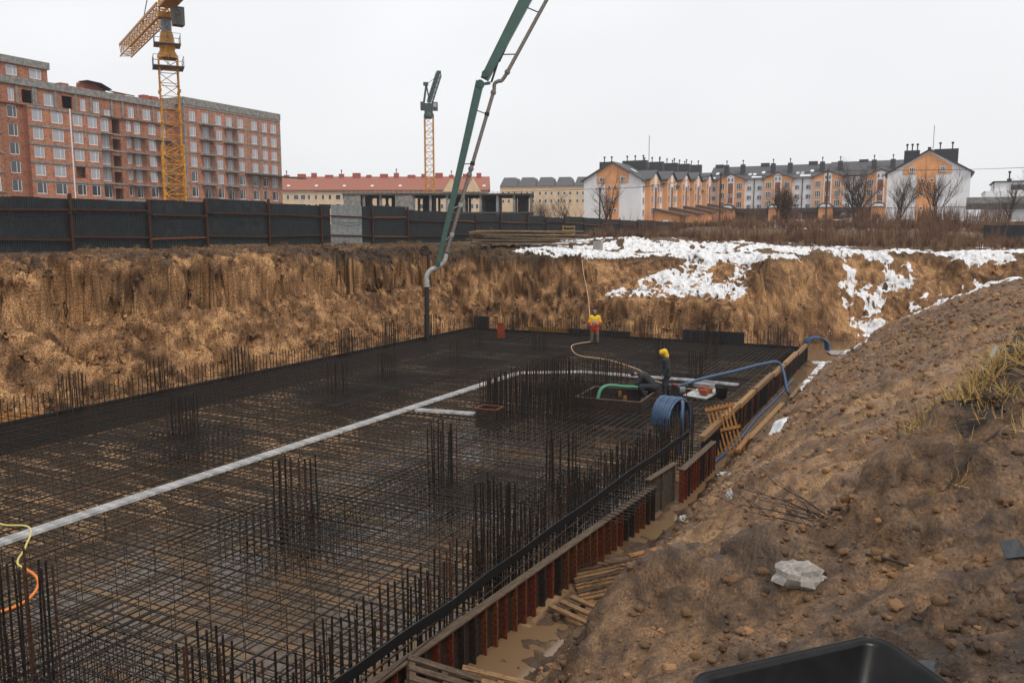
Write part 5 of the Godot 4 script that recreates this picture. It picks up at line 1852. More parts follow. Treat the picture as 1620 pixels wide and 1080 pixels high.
func cranes() -> void:
	# yellow tower crane in front of the brick block
	var t := thing("tower_crane", "yellow lattice tower crane in front of the brick block", "crane", Vector3(-69.7, 4.5, -61.3))
	t.rotation.y = 0.9
	var mb := MB.new()
	lattice(mb, Vector3(0, 0, 0), Vector3(0, 18.9, 0), 1.75, 15, 0.06, Vector3.RIGHT)
	for y in [6.3, 9.4, 12.6, 15.7]:
		for c in [[-0.9, -0.9], [0.9, -0.9], [0.9, 0.9], [-0.9, 0.9]]:
			mb.bx(Vector3(c[0], y, c[1]), Vector3(0.26, 0.3, 0.26))
	part("mast", mb, M.crane_yellow, t)
	mb = MB.new()   # climbing frame round the lower mast
	lattice(mb, Vector3(0, 0.5, 0), Vector3(0, 10.4, 0), 2.05, 10, 0.085, Vector3.RIGHT)
	part("climbing_frame", mb, M.crane_yellow, t)
	platform(t, 18.0, 2.9)
	mb = MB.new()
	mb.lathe(Vector3(0, 18.9, 0), [[1.0, 0.0], [1.0, 0.25], [0.7, 0.8], [0.78, 1.1], [0.62, 2.4], [0.52, 2.6]], 10)
	part("slewing_base", mb, M.crane_yellow, t)
	platform(t, 20.2, 2.5)
	mb = MB.new()
	mb.lathe(Vector3(0, 21.4, 0), [[0.46, 0.0], [0.5, 0.05], [0.5, 1.75], [0.45, 1.8]], 12)
	part("slewing_tower", mb, M.crane_grey, t)
	# jib runs away from the camera to the left; direction in the world (-0.94, 0, -0.33)
	var jd := Vector3(-0.872, 0, -0.489)
	var jl := Basis(Vector3.UP, -0.9) * jd
	var side := jl.cross(Vector3.UP)
	var jy := 23.6
	mb = MB.new()
	lattice(mb, jl * 0.8 + Vector3(0, jy, 0), jl * 23.0 + Vector3(0, jy, 0), 1.25, 26, 0.05)
	mb.bar(jl * 0.8 + Vector3(0, jy + 0.75, 0) + side * 0.6, jl * 23.0 + Vector3(0, jy + 0.75, 0) + side * 0.6, 0.16, 0.22)
	mb.bar(jl * 0.8 + Vector3(0, jy + 0.75, 0) - side * 0.6, jl * 23.0 + Vector3(0, jy + 0.75, 0) - side * 0.6, 0.16, 0.22)
	part("jib", mb, M.crane_yellow, t)
	mb = MB.new()
	lattice(mb, Vector3(0, 23.1, 0), Vector3(0, 31.5, 0), 1.1, 7, 0.06, Vector3.RIGHT)
	mb.bx(Vector3(0, 23.0, 0), Vector3(1.5, 0.5, 1.5))
	part("tower_head", mb, M.crane_yellow, t)
	mb = MB.new()
	mb.bar(-jl * 0.6 + Vector3(0, jy + 0.2, 0), -jl * 9.0 + Vector3(0, jy + 0.2, 0), 1.5, 0.3)
	for k in [-0.75, 0.75]:
		mb.bar(-jl * 0.6 + Vector3(0, jy + 1.2, 0) + side * k, -jl * 9.0 + Vector3(0, jy + 1.2, 0) + side * k, 0.06, 0.06)
	mb.box(look(-jl * 5.5 + Vector3(0, jy + 1.1, 0), jl), Vector3(1.2, 1.5, 2.0))
	part("counter_jib", mb, M.crane_yellow, t)
	mb = MB.new()
	mb.box(look(-jl * 3.0 + Vector3(0, jy - 1.2, 0) + side * 0.5, jl), Vector3(1.0, 1.7, 1.1))
	part("counterweight", mb, M.counterweight, t)
	mb = MB.new()
	mb.cyl(Vector3(0, 31.4, 0), jl * 12.0 + Vector3(0, jy + 0.8, 0), 0.05, 5)
	part("pendant_rope", mb, M.steel_dark, t)
	# far crane with raised jib
	t = thing("tower_crane", "distant crane with a yellow mast and a raised dark green jib", "crane", Vector3(-86.2, 5.0, -136.0))
	t.rotation.y = 0.45
	mb = MB.new()
	lattice(mb, Vector3.ZERO, Vector3(0, 22.6, 0), 1.6, 18, 0.075, Vector3.RIGHT)
	part("mast", mb, M.crane_yellow, t)
	mb = MB.new()
	mb.lathe(Vector3(0, 22.5, 0), [[0.9, 0.0], [1.0, 0.3], [0.9, 0.9], [0.7, 1.1]], 10)
	mb.span(Vector3(-0.75, 23.5, -0.7), Vector3(0.7, 25.2, 0.7))
	part("slewing_platform", mb, M.crane_green, t)
	mb = MB.new()
	mb.span(Vector3(-1.5, 24.0, -0.5), Vector3(-0.77, 25.5, 0.6))
	part("winch_house", mb, M.crane_green, t)
	mb = MB.new()
	mb.span(Vector3(0.85, 23.9, -0.3), Vector3(1.7, 25.4, 0.7))
	var cab := part("cab", mb, M.crane_green, t)
	mb = MB.new()
	mb.span(Vector3(0.95, 24.5, 0.705), Vector3(1.6, 25.2, 0.75))
	part("cab_window", mb, M.film_pane, cab)
	mb = MB.new()
	lattice(mb, Vector3(0.2, 25.4, 0), Vector3(1.9, 30.8, -0.8), 0.95, 12, 0.06, Vector3.RIGHT)
	mb.bar(Vector3(0.2, 25.4, 0.3), Vector3(1.9, 30.8, -0.5), 0.5, 0.4)
	mb.bx(Vector3(1.9, 31.0, -0.7), Vector3(0.8, 0.6, 0.6))
	part("jib", mb, M.crane_green, t)
	mb = MB.new()
	mb.bar(Vector3(-0.9, 25.4, 0), Vector3(-0.4, 28.7, 0), 0.35, 0.35)
	mb.bar(Vector3(0.2, 25.4, 0), Vector3(-0.4, 28.7, 0), 0.25, 0.25)
	mb.bx(Vector3(-0.5, 28.8, 0), Vector3(0.9, 0.6, 0.6))
	part("a_frame", mb, M.crane_green, t)
	mb = MB.new()
	mb.cyl(Vector3(-0.4, 28.7, 0), Vector3(1.8, 30.5, -0.7), 0.04, 4)
	part("pendant_rope", mb, M.steel_dark, t)

# ---------------------------------------------------------------- concrete pump boom
func pump_boom() -> void:
	var t := thing("concrete_pump_boom", "green concrete pump boom with a grey pipe and black hanging hose", "pump boom", Vector3(-24.9, 0, -38.8))
	var o := -t.position
	var R := Vector3(0.893, 0, -0.45)    # across, as the boom folds in one plane
	var pl := R.cross(Vector3.UP)
	# boom arms: a tapered box from joint to joint
	var arms := [[Vector3(-24.5, 4.25, -39.4), Vector3(-22.95, 14.35, -41.55), 0.2, 0.42], [Vector3(-22.75, 14.5, -41.7), Vector3(-20.55, 19.9, -43.6), 0.42, 0.66], [Vector3(-20.55, 19.9, -43.6), Vector3(-16.2, 30.0, -47.3), 0.66, 0.8]]
	for i in 3:
		var a: Vector3 = arms[i][0]
		var b: Vector3 = arms[i][1]
		var d := (b - a).normalized()
		var s := d.cross(pl).normalized()
		if s.dot(R) < 0.0: s = -s
		var mb := MB.new()
		var wa: float = arms[i][2] * 0.5
		var wb: float = arms[i][3] * 0.5
		var p := pl * 0.16
		mb.hexa([a - s * wa + p, a + s * wa + p, a + s * wa - p, a - s * wa - p, b - s * wb + p, b + s * wb + p, b + s * wb - p, b - s * wb - p])
		# flange plates along the edges
		for k in [-1.0, 1.0]:
			mb.bar(a + s * wa * k, b + s * wb * k, 0.38, 0.03, s)
		part("boom_arm", mb, M.boom_green, t, o)
	# joint links, knuckle and ram
	var mb := MB.new()
	mb.tube([Vector3(-22.95, 14.2, -41.55) + pl * 0.24, Vector3(-22.95, 14.2, -41.55) - pl * 0.24], 0.23, 14)
	mb.tube([Vector3(-22.7, 14.75, -41.7) + pl * 0.22, Vector3(-22.7, 14.75, -41.7) - pl * 0.22], 0.2, 14)
	mb.bar(Vector3(-22.95, 14.2, -41.55), Vector3(-22.5, 14.3, -41.9), 0.2, 0.14)
	part("knuckle_joint", mb, M.boom_green, t, o)
	mb = MB.new()
	mb.cyl(Vector3(-21.65, 17.0, -42.75), Vector3(-22.15, 15.5, -42.2), 0.12, 10)
	mb.cyl(Vector3(-22.15, 15.5, -42.2), Vector3(-22.45, 14.35, -41.95), 0.06, 8)
	part("ram", mb, M.steel_dark, t, o)
	mb = MB.new()
	mb.tube([Vector3(-24.5, 4.3, -39.4) + pl * 0.2, Vector3(-24.5, 4.3, -39.4) - pl * 0.2], 0.15, 12)
	part("tip_joint", mb, M.boom_green, t, o)
	# delivery pipe lengths
	var pr := 0.105
	var pa := Vector3(-24.15, 4.85, -39.7)
	var pb := Vector3(-22.3, 13.95, -42.0)
	for q in [[pa, pa.lerp(pb, 0.5)], [pa.lerp(pb, 0.5) , pb], [Vector3(-21.75, 14.75, -42.35), Vector3(-19.75, 19.3, -43.95)], [Vector3(-19.75, 19.3, -43.95), Vector3(-15.6, 29.0, -47.5)]]:
		mb = MB.new()
		mb.cyl(q[0], q[1], pr, 12)
		var seg := part("delivery_pipe", mb, M.pipe_grey, t, o)
		mb = MB.new()
		var dd: Vector3 = (q[1] - q[0]).normalized()
		mb.cyl(q[0] + dd * 0.1, q[0] + dd * 0.25, pr + 0.05, 12)
		mb.cyl(q[1] - dd * 0.25, q[1] - dd * 0.1, pr + 0.05, 12)
		part("coupling", mb, M.pipe_grey, seg)
	mb = MB.new()
	mb.tube(smooth_path([pb, pb + Vector3(0.03, 0.3, 0.0), pb + Vector3(0.2, 0.45, -0.12), Vector3(-21.95, 14.45, -42.25), Vector3(-21.75, 14.75, -42.35)], 0.04), pr, 10)
	part("swivel_elbow", mb, M.pipe_grey, t, o)
	for f in [0.12, 0.3, 0.55, 0.85]:   # pipe brackets
		var c := Vector3(-24.5, 4.25, -39.4).lerp(Vector3(-22.95, 14.35, -41.55), f)
		mb = MB.new()
		mb.cyl(c, pa.lerp(pb, f), 0.03, 6)
		mb.cyl(pa.lerp(pb, f) - Vector3(0.02, 0.1, 0), pa.lerp(pb, f) + Vector3(0.02, 0.1, 0), pr + 0.03, 10)
		part("pipe_bracket", mb, M.pipe_white if f < 0.4 else M.steel_dark, t, o)
	for f in [0.25, 0.75]:
		var c: Vector3 = arms[1][0].lerp(arms[1][1], f)
		mb = MB.new()
		mb.cyl(c, Vector3(-21.75, 14.75, -42.35).lerp(Vector3(-19.75, 19.3, -43.95), f), 0.035, 6)
		part("pipe_bracket", mb, M.steel_dark, t, o)
	# white end pieces and black hose
	mb = MB.new()
	mb.tube(smooth_path([pa, Vector3(-24.22, 4.45, -39.6), Vector3(-24.5, 4.15, -39.4), Vector3(-24.85, 3.95, -39.15), Vector3(-25.0, 3.6, -39.0), Vector3(-25.0, 3.3, -39.0)], 0.05), 0.13, 12)
	part("end_elbow", mb, M.pipe_white, t, o)
	mb = MB.new()
	mb.tube([Vector3(-25.0, 3.34, -39.0), Vector3(-25.0, 3.0, -39.0), Vector3(-24.98, 1.6, -38.95), Vector3(-24.95, 0.3, -38.9), Vector3(-24.95, 0.02, -38.9)], 0.125, 14)
	var hose := part("rubber_hose", mb, M.rubber, t, o)
	mb = MB.new()
	mb.cyl(Vector3(-25.0, 3.05, -39.0), Vector3(-25.0, 3.45, -39.0), 0.155, 14)
	part("hose_clamp", mb, M.pipe_white, hose)

# ---------------------------------------------------------------- people
func sdf(bones: Array, cell: float, k := 42.0) -> MB:   # smooth union of tapered capsules [a, b, ra, rb], meshed as surface nets
	var lo := Vector3(1e9, 1e9, 1e9)
	var hi := -lo
	for b in bones:
		for e in [[b[0], b[2]], [b[1], b[3]]]:
			lo = lo.min(e[0] - Vector3.ONE * (e[1] + 4.0 * cell))
			hi = hi.max(e[0] + Vector3.ONE * (e[1] + 4.0 * cell))
	var nx := int((hi.x - lo.x) / cell) + 2
	var ny := int((hi.y - lo.y) / cell) + 2
	var nz := int((hi.z - lo.z) / cell) + 2
	var f := PackedFloat32Array()
	f.resize(nx * ny * nz)
	for b in bones:
		var a: Vector3 = b[0]
		var d: Vector3 = b[1] - b[0]
		var ra: float = b[2]
		var dr: float = b[3] - b[2]
		var dd := maxf(d.length_squared(), 1e-9)
		var m := maxf(b[2], b[3]) + 3.5 * cell + 0.03
		var bl: Vector3 = (a.min(b[1]) - lo - Vector3.ONE * m) / cell
		var bh: Vector3 = (a.max(b[1]) - lo + Vector3.ONE * m) / cell
		for z in range(maxi(0, int(bl.z)), mini(nz, int(bh.z) + 2)):
			for y in range(maxi(0, int(bl.y)), mini(ny, int(bh.y) + 2)):
				var row := (z * ny + y) * nx
				for x in range(maxi(0, int(bl.x)), mini(nx, int(bh.x) + 2)):
					var p := lo + Vector3(x, y, z) * cell - a
					var t := clampf(p.dot(d) / dd, 0.0, 1.0)
					f[row + x] += exp(-k * ((p - d * t).length() - ra - dr * t))
	for i in f.size():
		f[i] = 1.0 if f[i] < 1e-8 else -log(f[i]) / k
	var mb := MB.new()
	var id := {}
	for z in nz - 1:
		for y in ny - 1:
			for x in nx - 1:
				var i0 := (z * ny + y) * nx + x
				var neg := 0
				var s := Vector3.ZERO
				var cnt := 0
				var vals := [f[i0], f[i0 + 1], f[i0 + nx], f[i0 + nx + 1], f[i0 + nx * ny], f[i0 + nx * ny + 1], f[i0 + nx * ny + nx], f[i0 + nx * ny + nx + 1]]
				for v in vals:
					if v < 0.0: neg += 1
				if neg == 0 or neg == 8: continue
				for e in [[0, 1], [2, 3], [4, 5], [6, 7], [0, 2], [1, 3], [4, 6], [5, 7], [0, 4], [1, 5], [2, 6], [3, 7]]:
					var va: float = vals[e[0]]
					var vb: float = vals[e[1]]
					if (va < 0.0) != (vb < 0.0):
						var t := va / (va - vb)
						var pa := Vector3(e[0] & 1, (e[0] >> 1) & 1, e[0] >> 2)
						var pb := Vector3(e[1] & 1, (e[1] >> 1) & 1, e[1] >> 2)
						s += pa.lerp(pb, t)
						cnt += 1
				s /= cnt
				id[i0] = mb.v.size()
				mb.v.append(lo + (Vector3(x, y, z) + s) * cell)
				var g := Vector3(vals[1] + vals[3] + vals[5] + vals[7] - vals[0] - vals[2] - vals[4] - vals[6], vals[2] + vals[3] + vals[6] + vals[7] - vals[0] - vals[1] - vals[4] - vals[5], vals[4] + vals[5] + vals[6] + vals[7] - vals[0] - vals[1] - vals[2] - vals[3])
				mb.n.append(g.normalized())
				mb.c.append(Color.WHITE)
	var sx := 1
	var sy := nx
	var sz := nx * ny
	for i in id:
		# edges leaving this cell's lower corner; quad of the four cells round each crossed edge
		for ax in [[sx, sy, sz], [sy, sz, sx], [sz, sx, sy]]:
			if i + ax[0] >= f.size(): continue
			var ins := f[i] < 0.0
			if ins == (f[i + ax[0]] < 0.0): continue
			if not (id.has(i - ax[1]) and id.has(i - ax[2]) and id.has(i - ax[1] - ax[2])): continue
			var q := [id[i], id[i - ax[1]], id[i - ax[1] - ax[2]], id[i - ax[2]]]
			if ins: mb.ix.append_array(PackedInt32Array([q[0], q[2], q[1], q[0], q[3], q[2]]))
			else: mb.ix.append_array(PackedInt32Array([q[0], q[1], q[2], q[0], q[2], q[3]]))
	return mb

func hand_bones(w: Vector3, dir: Vector3, palm_n: Vector3, side: float) -> Array:   # wrist, pointing, palm normal; curled fingers
	var d := dir.normalized()
	var n := (palm_n - d * palm_n.dot(d)).normalized()
	var s := d.cross(n) * side
	var out := [[w, w + d * 0.05, 0.03, 0.034], [w + d * 0.05 - s * 0.02, w + d * 0.085 - s * 0.025, 0.022, 0.016], [w + d * 0.05 + s * 0.02, w + d * 0.085 + s * 0.025, 0.022, 0.016]]
	var len := [0.062, 0.075, 0.07, 0.055]
	for k in 4:
		var r := w + d * 0.085 + s * (-0.033 + 0.022 * k)
		var m: Vector3 = r + d * len[k] * 0.55 + n * 0.012
		out.append([r, m, 0.0095, 0.009])
		out.append([m, m + d * len[k] * 0.3 + n * len[k] * 0.45, 0.009, 0.0075])
	var tb := w + d * 0.025 - s * 0.035
	var tm := tb + d * 0.035 - s * 0.028 + n * 0.012
	out.append([tb, tm, 0.0125, 0.011])
	out.append([tm, tm + d * 0.03 + n * 0.02, 0.011, 0.009])
	return out

func grow(bones: Array, r: float) -> Array:
	var out := []
	for b in bones: out.append([b[0], b[1], b[2] + r, b[3] + r])
	return out

func join_mesh(a: MB, b: MB) -> void:
	var o := a.v.size()
	a.v.append_array(b.v)
	a.n.append_array(b.n)
	a.c.append_array(b.c)
	for i in b.ix: a.ix.append(i + o)

func head_bones(c: Vector3, fwd: Vector3, up: Vector3) -> Array:
	var s := up.cross(fwd).normalized()
	return [[c + up * 0.03 - fwd * 0.025, c + up * 0.035 + fwd * 0.015, 0.092, 0.085], [c - up * 0.035 + fwd * 0.03, c - up * 0.075 + fwd * 0.045, 0.06, 0.042],
		[c + fwd * 0.085 + up * 0.01, c + fwd * 0.105 - up * 0.025, 0.012, 0.017], [c + s * 0.088, c + s * 0.09 - up * 0.03, 0.014, 0.012], [c - s * 0.088, c - s * 0.09 - up * 0.03, 0.014, 0.012],
		[c + fwd * 0.075 + up * 0.03 + s * 0.03, c + fwd * 0.075 + up * 0.03 - s * 0.03, 0.02, 0.02], [c + fwd * 0.082 - up * 0.06 + s * 0.02, c + fwd * 0.082 - up * 0.06 - s * 0.02, 0.012, 0.012]]

func worker(label: String, at: Vector3, turn: float, j: Dictionary, kit: Dictionary) -> void:
	var t := thing("person", label, "person", at, turn, "workers on the rebar mat")
	var up: Vector3 = (j.head - j.neck).normalized()
	var sx := Vector3(0.07, 0, 0)
	var torso := [[j.waist + sx, j.chest + sx * 1.2, 0.105, 0.115], [j.waist - sx, j.chest - sx * 1.2, 0.105, 0.115], [j.chest, j.neck, 0.11, 0.062], [j.hip[0], j.hip[1], 0.11, 0.11], [j.shoulder[0], j.shoulder[1], 0.075, 0.075], [j.neck, j.head, 0.06, 0.055], [j.pelvis + sx, j.waist + sx, 0.11, 0.105], [j.pelvis - sx, j.waist - sx, 0.11, 0.105]]
	var legs := []
	var arms := []
	var hands := []
	var boots := []
	for k in 2:
		var sgn := 1.0 if k == 0 else -1.0
		legs.append_array([[j.hip[k], j.knee[k], 0.1, 0.065], [j.knee[k], j.ankle[k], 0.066, 0.045]])
		arms.append_array([[j.shoulder[k], j.elbow[k], 0.068, 0.05], [j.elbow[k], j.wrist[k], 0.05, 0.034]])
		hands.append_array(hand_bones(j.wrist[k], j.wrist[k] - j.elbow[k] + j.get("reach", Vector3.ZERO), Vector3(0, -1, 0) + Vector3(-sgn * 0.6, 0, 0), sgn))
		boots.append_array([[j.ankle[k] + Vector3(0, 0.2, 0), j.ankle[k] + Vector3(0, -0.04, -0.02), 0.066, 0.055], [j.ankle[k] + Vector3(0, -0.045, -0.04), j.ankle[k] + Vector3(sgn * 0.02, -0.055, 0.16), 0.05, 0.042]])
	# the body: one continuous figure under the clothes
	var body := sdf(torso + legs + arms, 0.026)
	join_mesh(body, sdf(head_bones(j.head, j.look, up), 0.011, 90.0))
	join_mesh(body, sdf(hands, 0.0075, 160.0))
	part("body", body, M.skin, t)
	var coat := sdf(grow([torso[0], torso[1], torso[2], torso[4], arms[0], arms[2]], 0.03), 0.022)
	part("jacket", coat, kit.coat, t)
	part("sleeves", sdf(grow([arms[1], arms[3]], 0.026), 0.022), kit.get("sleeve", kit.coat), t)
	var skirt := sdf(grow([[j.waist + sx, j.pelvis + sx * 1.3 + (j.pelvis - j.waist).normalized() * kit.get("hem", 0.06), 0.105, 0.115], [j.waist - sx, j.pelvis - sx * 1.3 + (j.pelvis - j.waist).normalized() * kit.get("hem", 0.06), 0.105, 0.115]], 0.04), 0.022)
	part("jacket_hem", skirt, kit.hem_mat, t)
	part("trousers", sdf(grow(legs + [torso[3]], 0.026), 0.024), kit.legs, t)
	part("boots", sdf(boots, 0.018, 60.0), M.boot, t)
	if kit.has("gloves"): part("gloves", sdf(grow(hands, 0.004), 0.008, 150.0), M.glove, t)
	# hood or cap over the back and top of the head
	var fwd: Vector3 = j.look
	var h: Vector3 = j.head
	if kit.get("hood", false):
		var mb := sdf([[h + up * 0.05 - fwd * 0.05, h + up * 0.055 + fwd * 0.03, 0.118, 0.105], [h - up * 0.03 - fwd * 0.07, h - up * 0.12 - fwd * 0.06, 0.095, 0.1], [h + up * 0.1 + fwd * 0.06, h + up * 0.06 + fwd * 0.1, 0.05, 0.03]], 0.016, 60.0)
		part("hood", mb, kit.head, t)
	else:
		part("cap", sdf([[h + up * 0.07 - fwd * 0.02, h + up * 0.075 + fwd * 0.02, 0.1, 0.092], [h + up * 0.03 - fwd * 0.07, h - up * 0.03 - fwd * 0.07, 0.07, 0.05]], 0.014, 70.0), kit.head, t)
	if kit.get("beard", false):
		var s := up.cross(fwd).normalized()
		part("scarf", sdf([[h - up * 0.085 + fwd * 0.05, h - up * 0.15 + fwd * 0.05, 0.06, 0.07], [h - up * 0.02 + s * 0.09, h - up * 0.1 + s * 0.07 + fwd * 0.03, 0.03, 0.04], [h - up * 0.02 - s * 0.09, h - up * 0.1 - s * 0.07 + fwd * 0.03, 0.03, 0.04], [h + up * 0.06 + s * 0.085, h - up * 0.02 + s * 0.09, 0.024, 0.03], [h + up * 0.06 - s * 0.085, h - up * 0.02 - s * 0.09, 0.024, 0.03]], 0.014, 70.0), M.beard, t)
	for k in kit.get("bands", []):
		var mb := MB.new()
		var ring := []
		for i in 17:
			var a := TAU * i / 16.0
			ring.append(Vector3(cos(a) * k[1], k[0] + 0.0, sin(a) * k[2] + 0.0))
		for i in 16:
			mb.quad(ring[i + 1], ring[i], ring[i] + Vector3(0, 0.05, 0), ring[i + 1] + Vector3(0, 0.05, 0))
		part("reflective_band", mb, M.reflective, t)

func people() -> void:
	var V := func(x, y, z): return Vector3(x, y, z)
	worker("worker in a yellow and red jacket holding a remote control box at the far edge", Vector3(-16.26, 0.03, -42.3), 0.367, {
		"pelvis": V.call(0, 0.98, 0), "waist": V.call(0, 1.12, 0), "chest": V.call(0, 1.32, 0), "neck": V.call(0, 1.5, 0.0), "head": V.call(0, 1.66, 0.02), "look": V.call(0, 0, 1),
		"hip": [V.call(0.1, 0.94, 0), V.call(-0.1, 0.94, 0)], "knee": [V.call(0.14, 0.52, 0.02), V.call(-0.14, 0.52, 0.02)], "ankle": [V.call(0.17, 0.1, -0.02), V.call(-0.17, 0.1, -0.02)],
		"shoulder": [V.call(0.2, 1.42, 0), V.call(-0.2, 1.42, 0)], "elbow": [V.call(0.29, 1.15, 0.03), V.call(-0.29, 1.13, 0.03)], "wrist": [V.call(0.18, 1.1, 0.27), V.call(-0.2, 1.06, 0.27)], "reach": V.call(0, 0, 0.1)},
		{"coat": M.jacket_yellow, "hem_mat": M.jacket_red, "hem": 0.2, "sleeve": M.jacket_red, "legs": M.cloth_olive, "head": M.cap_grey, "gloves": true, "beard": true, "bands": [[1.2, 0.225, 0.165], [1.08, 0.235, 0.17]]})
	var t := thing("remote_control_box", "small yellow remote control box in the hands of the worker in yellow", "remote control", Vector3(-16.26 + 0.36 * sin(0.367), 1.05, -42.3 + 0.36 * cos(0.367)), 0.367)
	var mb := MB.new()
	mb.span(Vector3(-0.15, 0, -0.07), Vector3(0.15, 0.1, 0.07))
	part("casing", mb, M.yellow_paint, t)
	for x in [-0.08, 0.08]:
		mb = MB.new()
		mb.cyl(Vector3(x, 0.1, 0), Vector3(x, 0.16, 0.01), 0.014, 6)
		part("lever", mb, M.steel_dark, t)
	worker("standing worker in black with a bright yellow hood beside the sump", Vector3(-8.34, 0.03, -28.95), -1.25, {
		"pelvis": V.call(0, 0.98, -0.02), "waist": V.call(0, 1.12, -0.01), "chest": V.call(0, 1.33, 0.01), "neck": V.call(0, 1.52, 0.05), "head": V.call(0, 1.66, 0.11), "look": V.call(0, -0.35, 0.94),
		"hip": [V.call(0.1, 0.94, 0), V.call(-0.1, 0.94, 0)], "knee": [V.call(0.12, 0.52, 0.04), V.call(-0.12, 0.52, 0.0)], "ankle": [V.call(0.13, 0.1, 0.03), V.call(-0.14, 0.1, -0.06)],
		"shoulder": [V.call(0.2, 1.43, 0.02), V.call(-0.2, 1.43, 0.02)], "elbow": [V.call(0.29, 1.16, -0.04), V.call(-0.29, 1.16, -0.04)], "wrist": [V.call(0.27, 0.92, 0.08), V.call(-0.28, 0.92, 0.06)]},
		{"coat": M.cloth_black, "hem_mat": M.cloth_black, "hem": 0.1, "legs": M.cloth_black, "head": M.jacket_yellow, "hood": true, "gloves": true})
	worker("worker in dark clothes crouching and reaching into the sump box", Vector3(-8.95, 0.03, -28.55), -1.35, {
		"pelvis": V.call(0, 0.52, -0.24), "waist": V.call(0, 0.66, -0.15), "chest": V.call(0, 0.84, 0.08), "neck": V.call(0, 0.92, 0.26), "head": V.call(0, 0.93, 0.41), "look": V.call(0, -0.75, 0.66),
		"hip": [V.call(0.12, 0.5, -0.22), V.call(-0.12, 0.5, -0.22)], "knee": [V.call(0.24, 0.5, 0.2), V.call(-0.24, 0.5, 0.2)], "ankle": [V.call(0.2, 0.1, -0.02), V.call(-0.2, 0.1, -0.02)],
		"shoulder": [V.call(0.2, 0.87, 0.14), V.call(-0.2, 0.87, 0.14)], "elbow": [V.call(0.27, 0.62, 0.3), V.call(-0.27, 0.62, 0.3)], "wrist": [V.call(0.13, 0.46, 0.46), V.call(-0.13, 0.46, 0.46)]},
		{"coat": M.cloth_black, "hem_mat": M.cloth_black, "hem": 0.06, "legs": M.cloth_black, "head": M.cloth_black})

# ---------------------------------------------------------------- plants and loose things
func branchy(mb: MB, twigs: MB, a: Vector3, d: Vector3, l: float, r: float, depth: int, rg: RandomNumberGenerator, spread: float) -> void:
	var pts := [a]
	var p := a
	var dd := d
	for i in 3:
		dd = (dd + Vector3(rg.randf_range(-1, 1), rg.randf_range(-0.3, 0.7), rg.randf_range(-1, 1)) * 0.16).normalized()
		p += dd * l / 3.0
		pts.append(p)
	var tgt := mb if depth > 1 else twigs
	tgt.tube(pts, [r, r * 0.85, r * 0.7, r * 0.5], 5 if depth > 1 else 3, false)
	if depth <= 0: return
	var n := 3 if depth > 1 else 4
	for i in n + 1:
		var f := rg.randf_range(0.35, 1.0) if i < n else 1.0
		var q: Vector3 = pts[mini(3, int(f * 3.0))]
		var nd := (dd + Vector3(rg.randf_range(-1, 1), rg.randf_range(-0.25, 0.8), rg.randf_range(-1, 1)) * spread).normalized()
		branchy(mb, twigs, q, nd, l * rg.randf_range(0.55, 0.8), r * 0.5, depth - 1, rg, spread)

func bare_tree(label: String, at: Vector3, h: float, r: float, stems: int, spread: float, sd: int, called := "bare_tree") -> void:
	var rg := RandomNumberGenerator.new()
	rg.seed = sd
	at.y = height(at.x, at.z)
	var t := thing(called, label, "tree" if called == "bare_tree" else "shrub", at, 0.0, "leafless trees and shrubs behind the pit")
	var mb := MB.new()
	var tw := MB.new()
	for i in stems:
		var a := Vector3(rg.randf_range(-0.1, 0.1) * stems, -0.2, rg.randf_range(-0.1, 0.1) * stems) * (0.0 if stems == 1 else 1.0)
		branchy(mb, tw, a, Vector3(rg.randf_range(-0.3, 0.3), 1, rg.randf_range(-0.3, 0.3)).normalized(), h * 0.42, r, 4, rg, spread)
	part("trunk", mb, M.bark, t)
	part("crown", tw, M.twig, t)

func scatter(called: String, mesh: Mesh, xf: Array, cols: Array, material: Material) -> void:
	var mm := MultiMesh.new()
	mm.transform_format = MultiMesh.TRANSFORM_3D
	mm.use_colors = true
	mm.mesh = mesh
	mm.instance_count = xf.size()
	for i in xf.size():
		mm.set_instance_transform(i, xf[i])
		mm.set_instance_color(i, cols[i])
	var o := MultiMeshInstance3D.new()
	o.name = numbered(called)
	o.multimesh = mm
	o.material_override = material
	o.set_meta("kind", "stuff")
	add_child(o)

func blades(n: int, h: float, w: float, lean: float, sd: int, branch := false) -> ArrayMesh:
	var rg := RandomNumberGenerator.new()
	rg.seed = sd
	var mb := MB.new()
	for i in n:
		var a := Vector3(rg.randf_range(-0.12, 0.12), 0, rg.randf_range(-0.12, 0.12)) * (h if branch else 1.0)
		var d := Vector3(rg.randf_range(-lean, lean), 1.0, rg.randf_range(-lean, lean))
		var l := h * rg.randf_range(0.5, 1.0)
		var ang := rg.randf() * TAU
		var s := Vector3(cos(ang), 0, sin(ang)) * w
		mb.col = Color(1, 1, 1) * rg.randf_range(0.6, 1.1)
		var m := a + d.normalized() * l * 0.6
		var e := m + (d + Vector3(d.x, -0.5 if not branch else 0.0, d.z)).normalized() * l * 0.4
		mb.quad(a - s, a + s, m + s * 0.7, m - s * 0.7)
		mb.tri(m - s * 0.7, m + s * 0.7, e)
		if branch:
			for k in 4:
				var q := a.lerp(m, rg.randf_range(0.4, 1.0))
				var dd := (d + Vector3(rg.randf_range(-1, 1), 0.3, rg.randf_range(-1, 1)) * 0.8).normalized() * l * rg.randf_range(0.15, 0.35)
				mb.tri(q - s * 0.5, q + s * 0.5, q + dd)
	return mb.mesh()

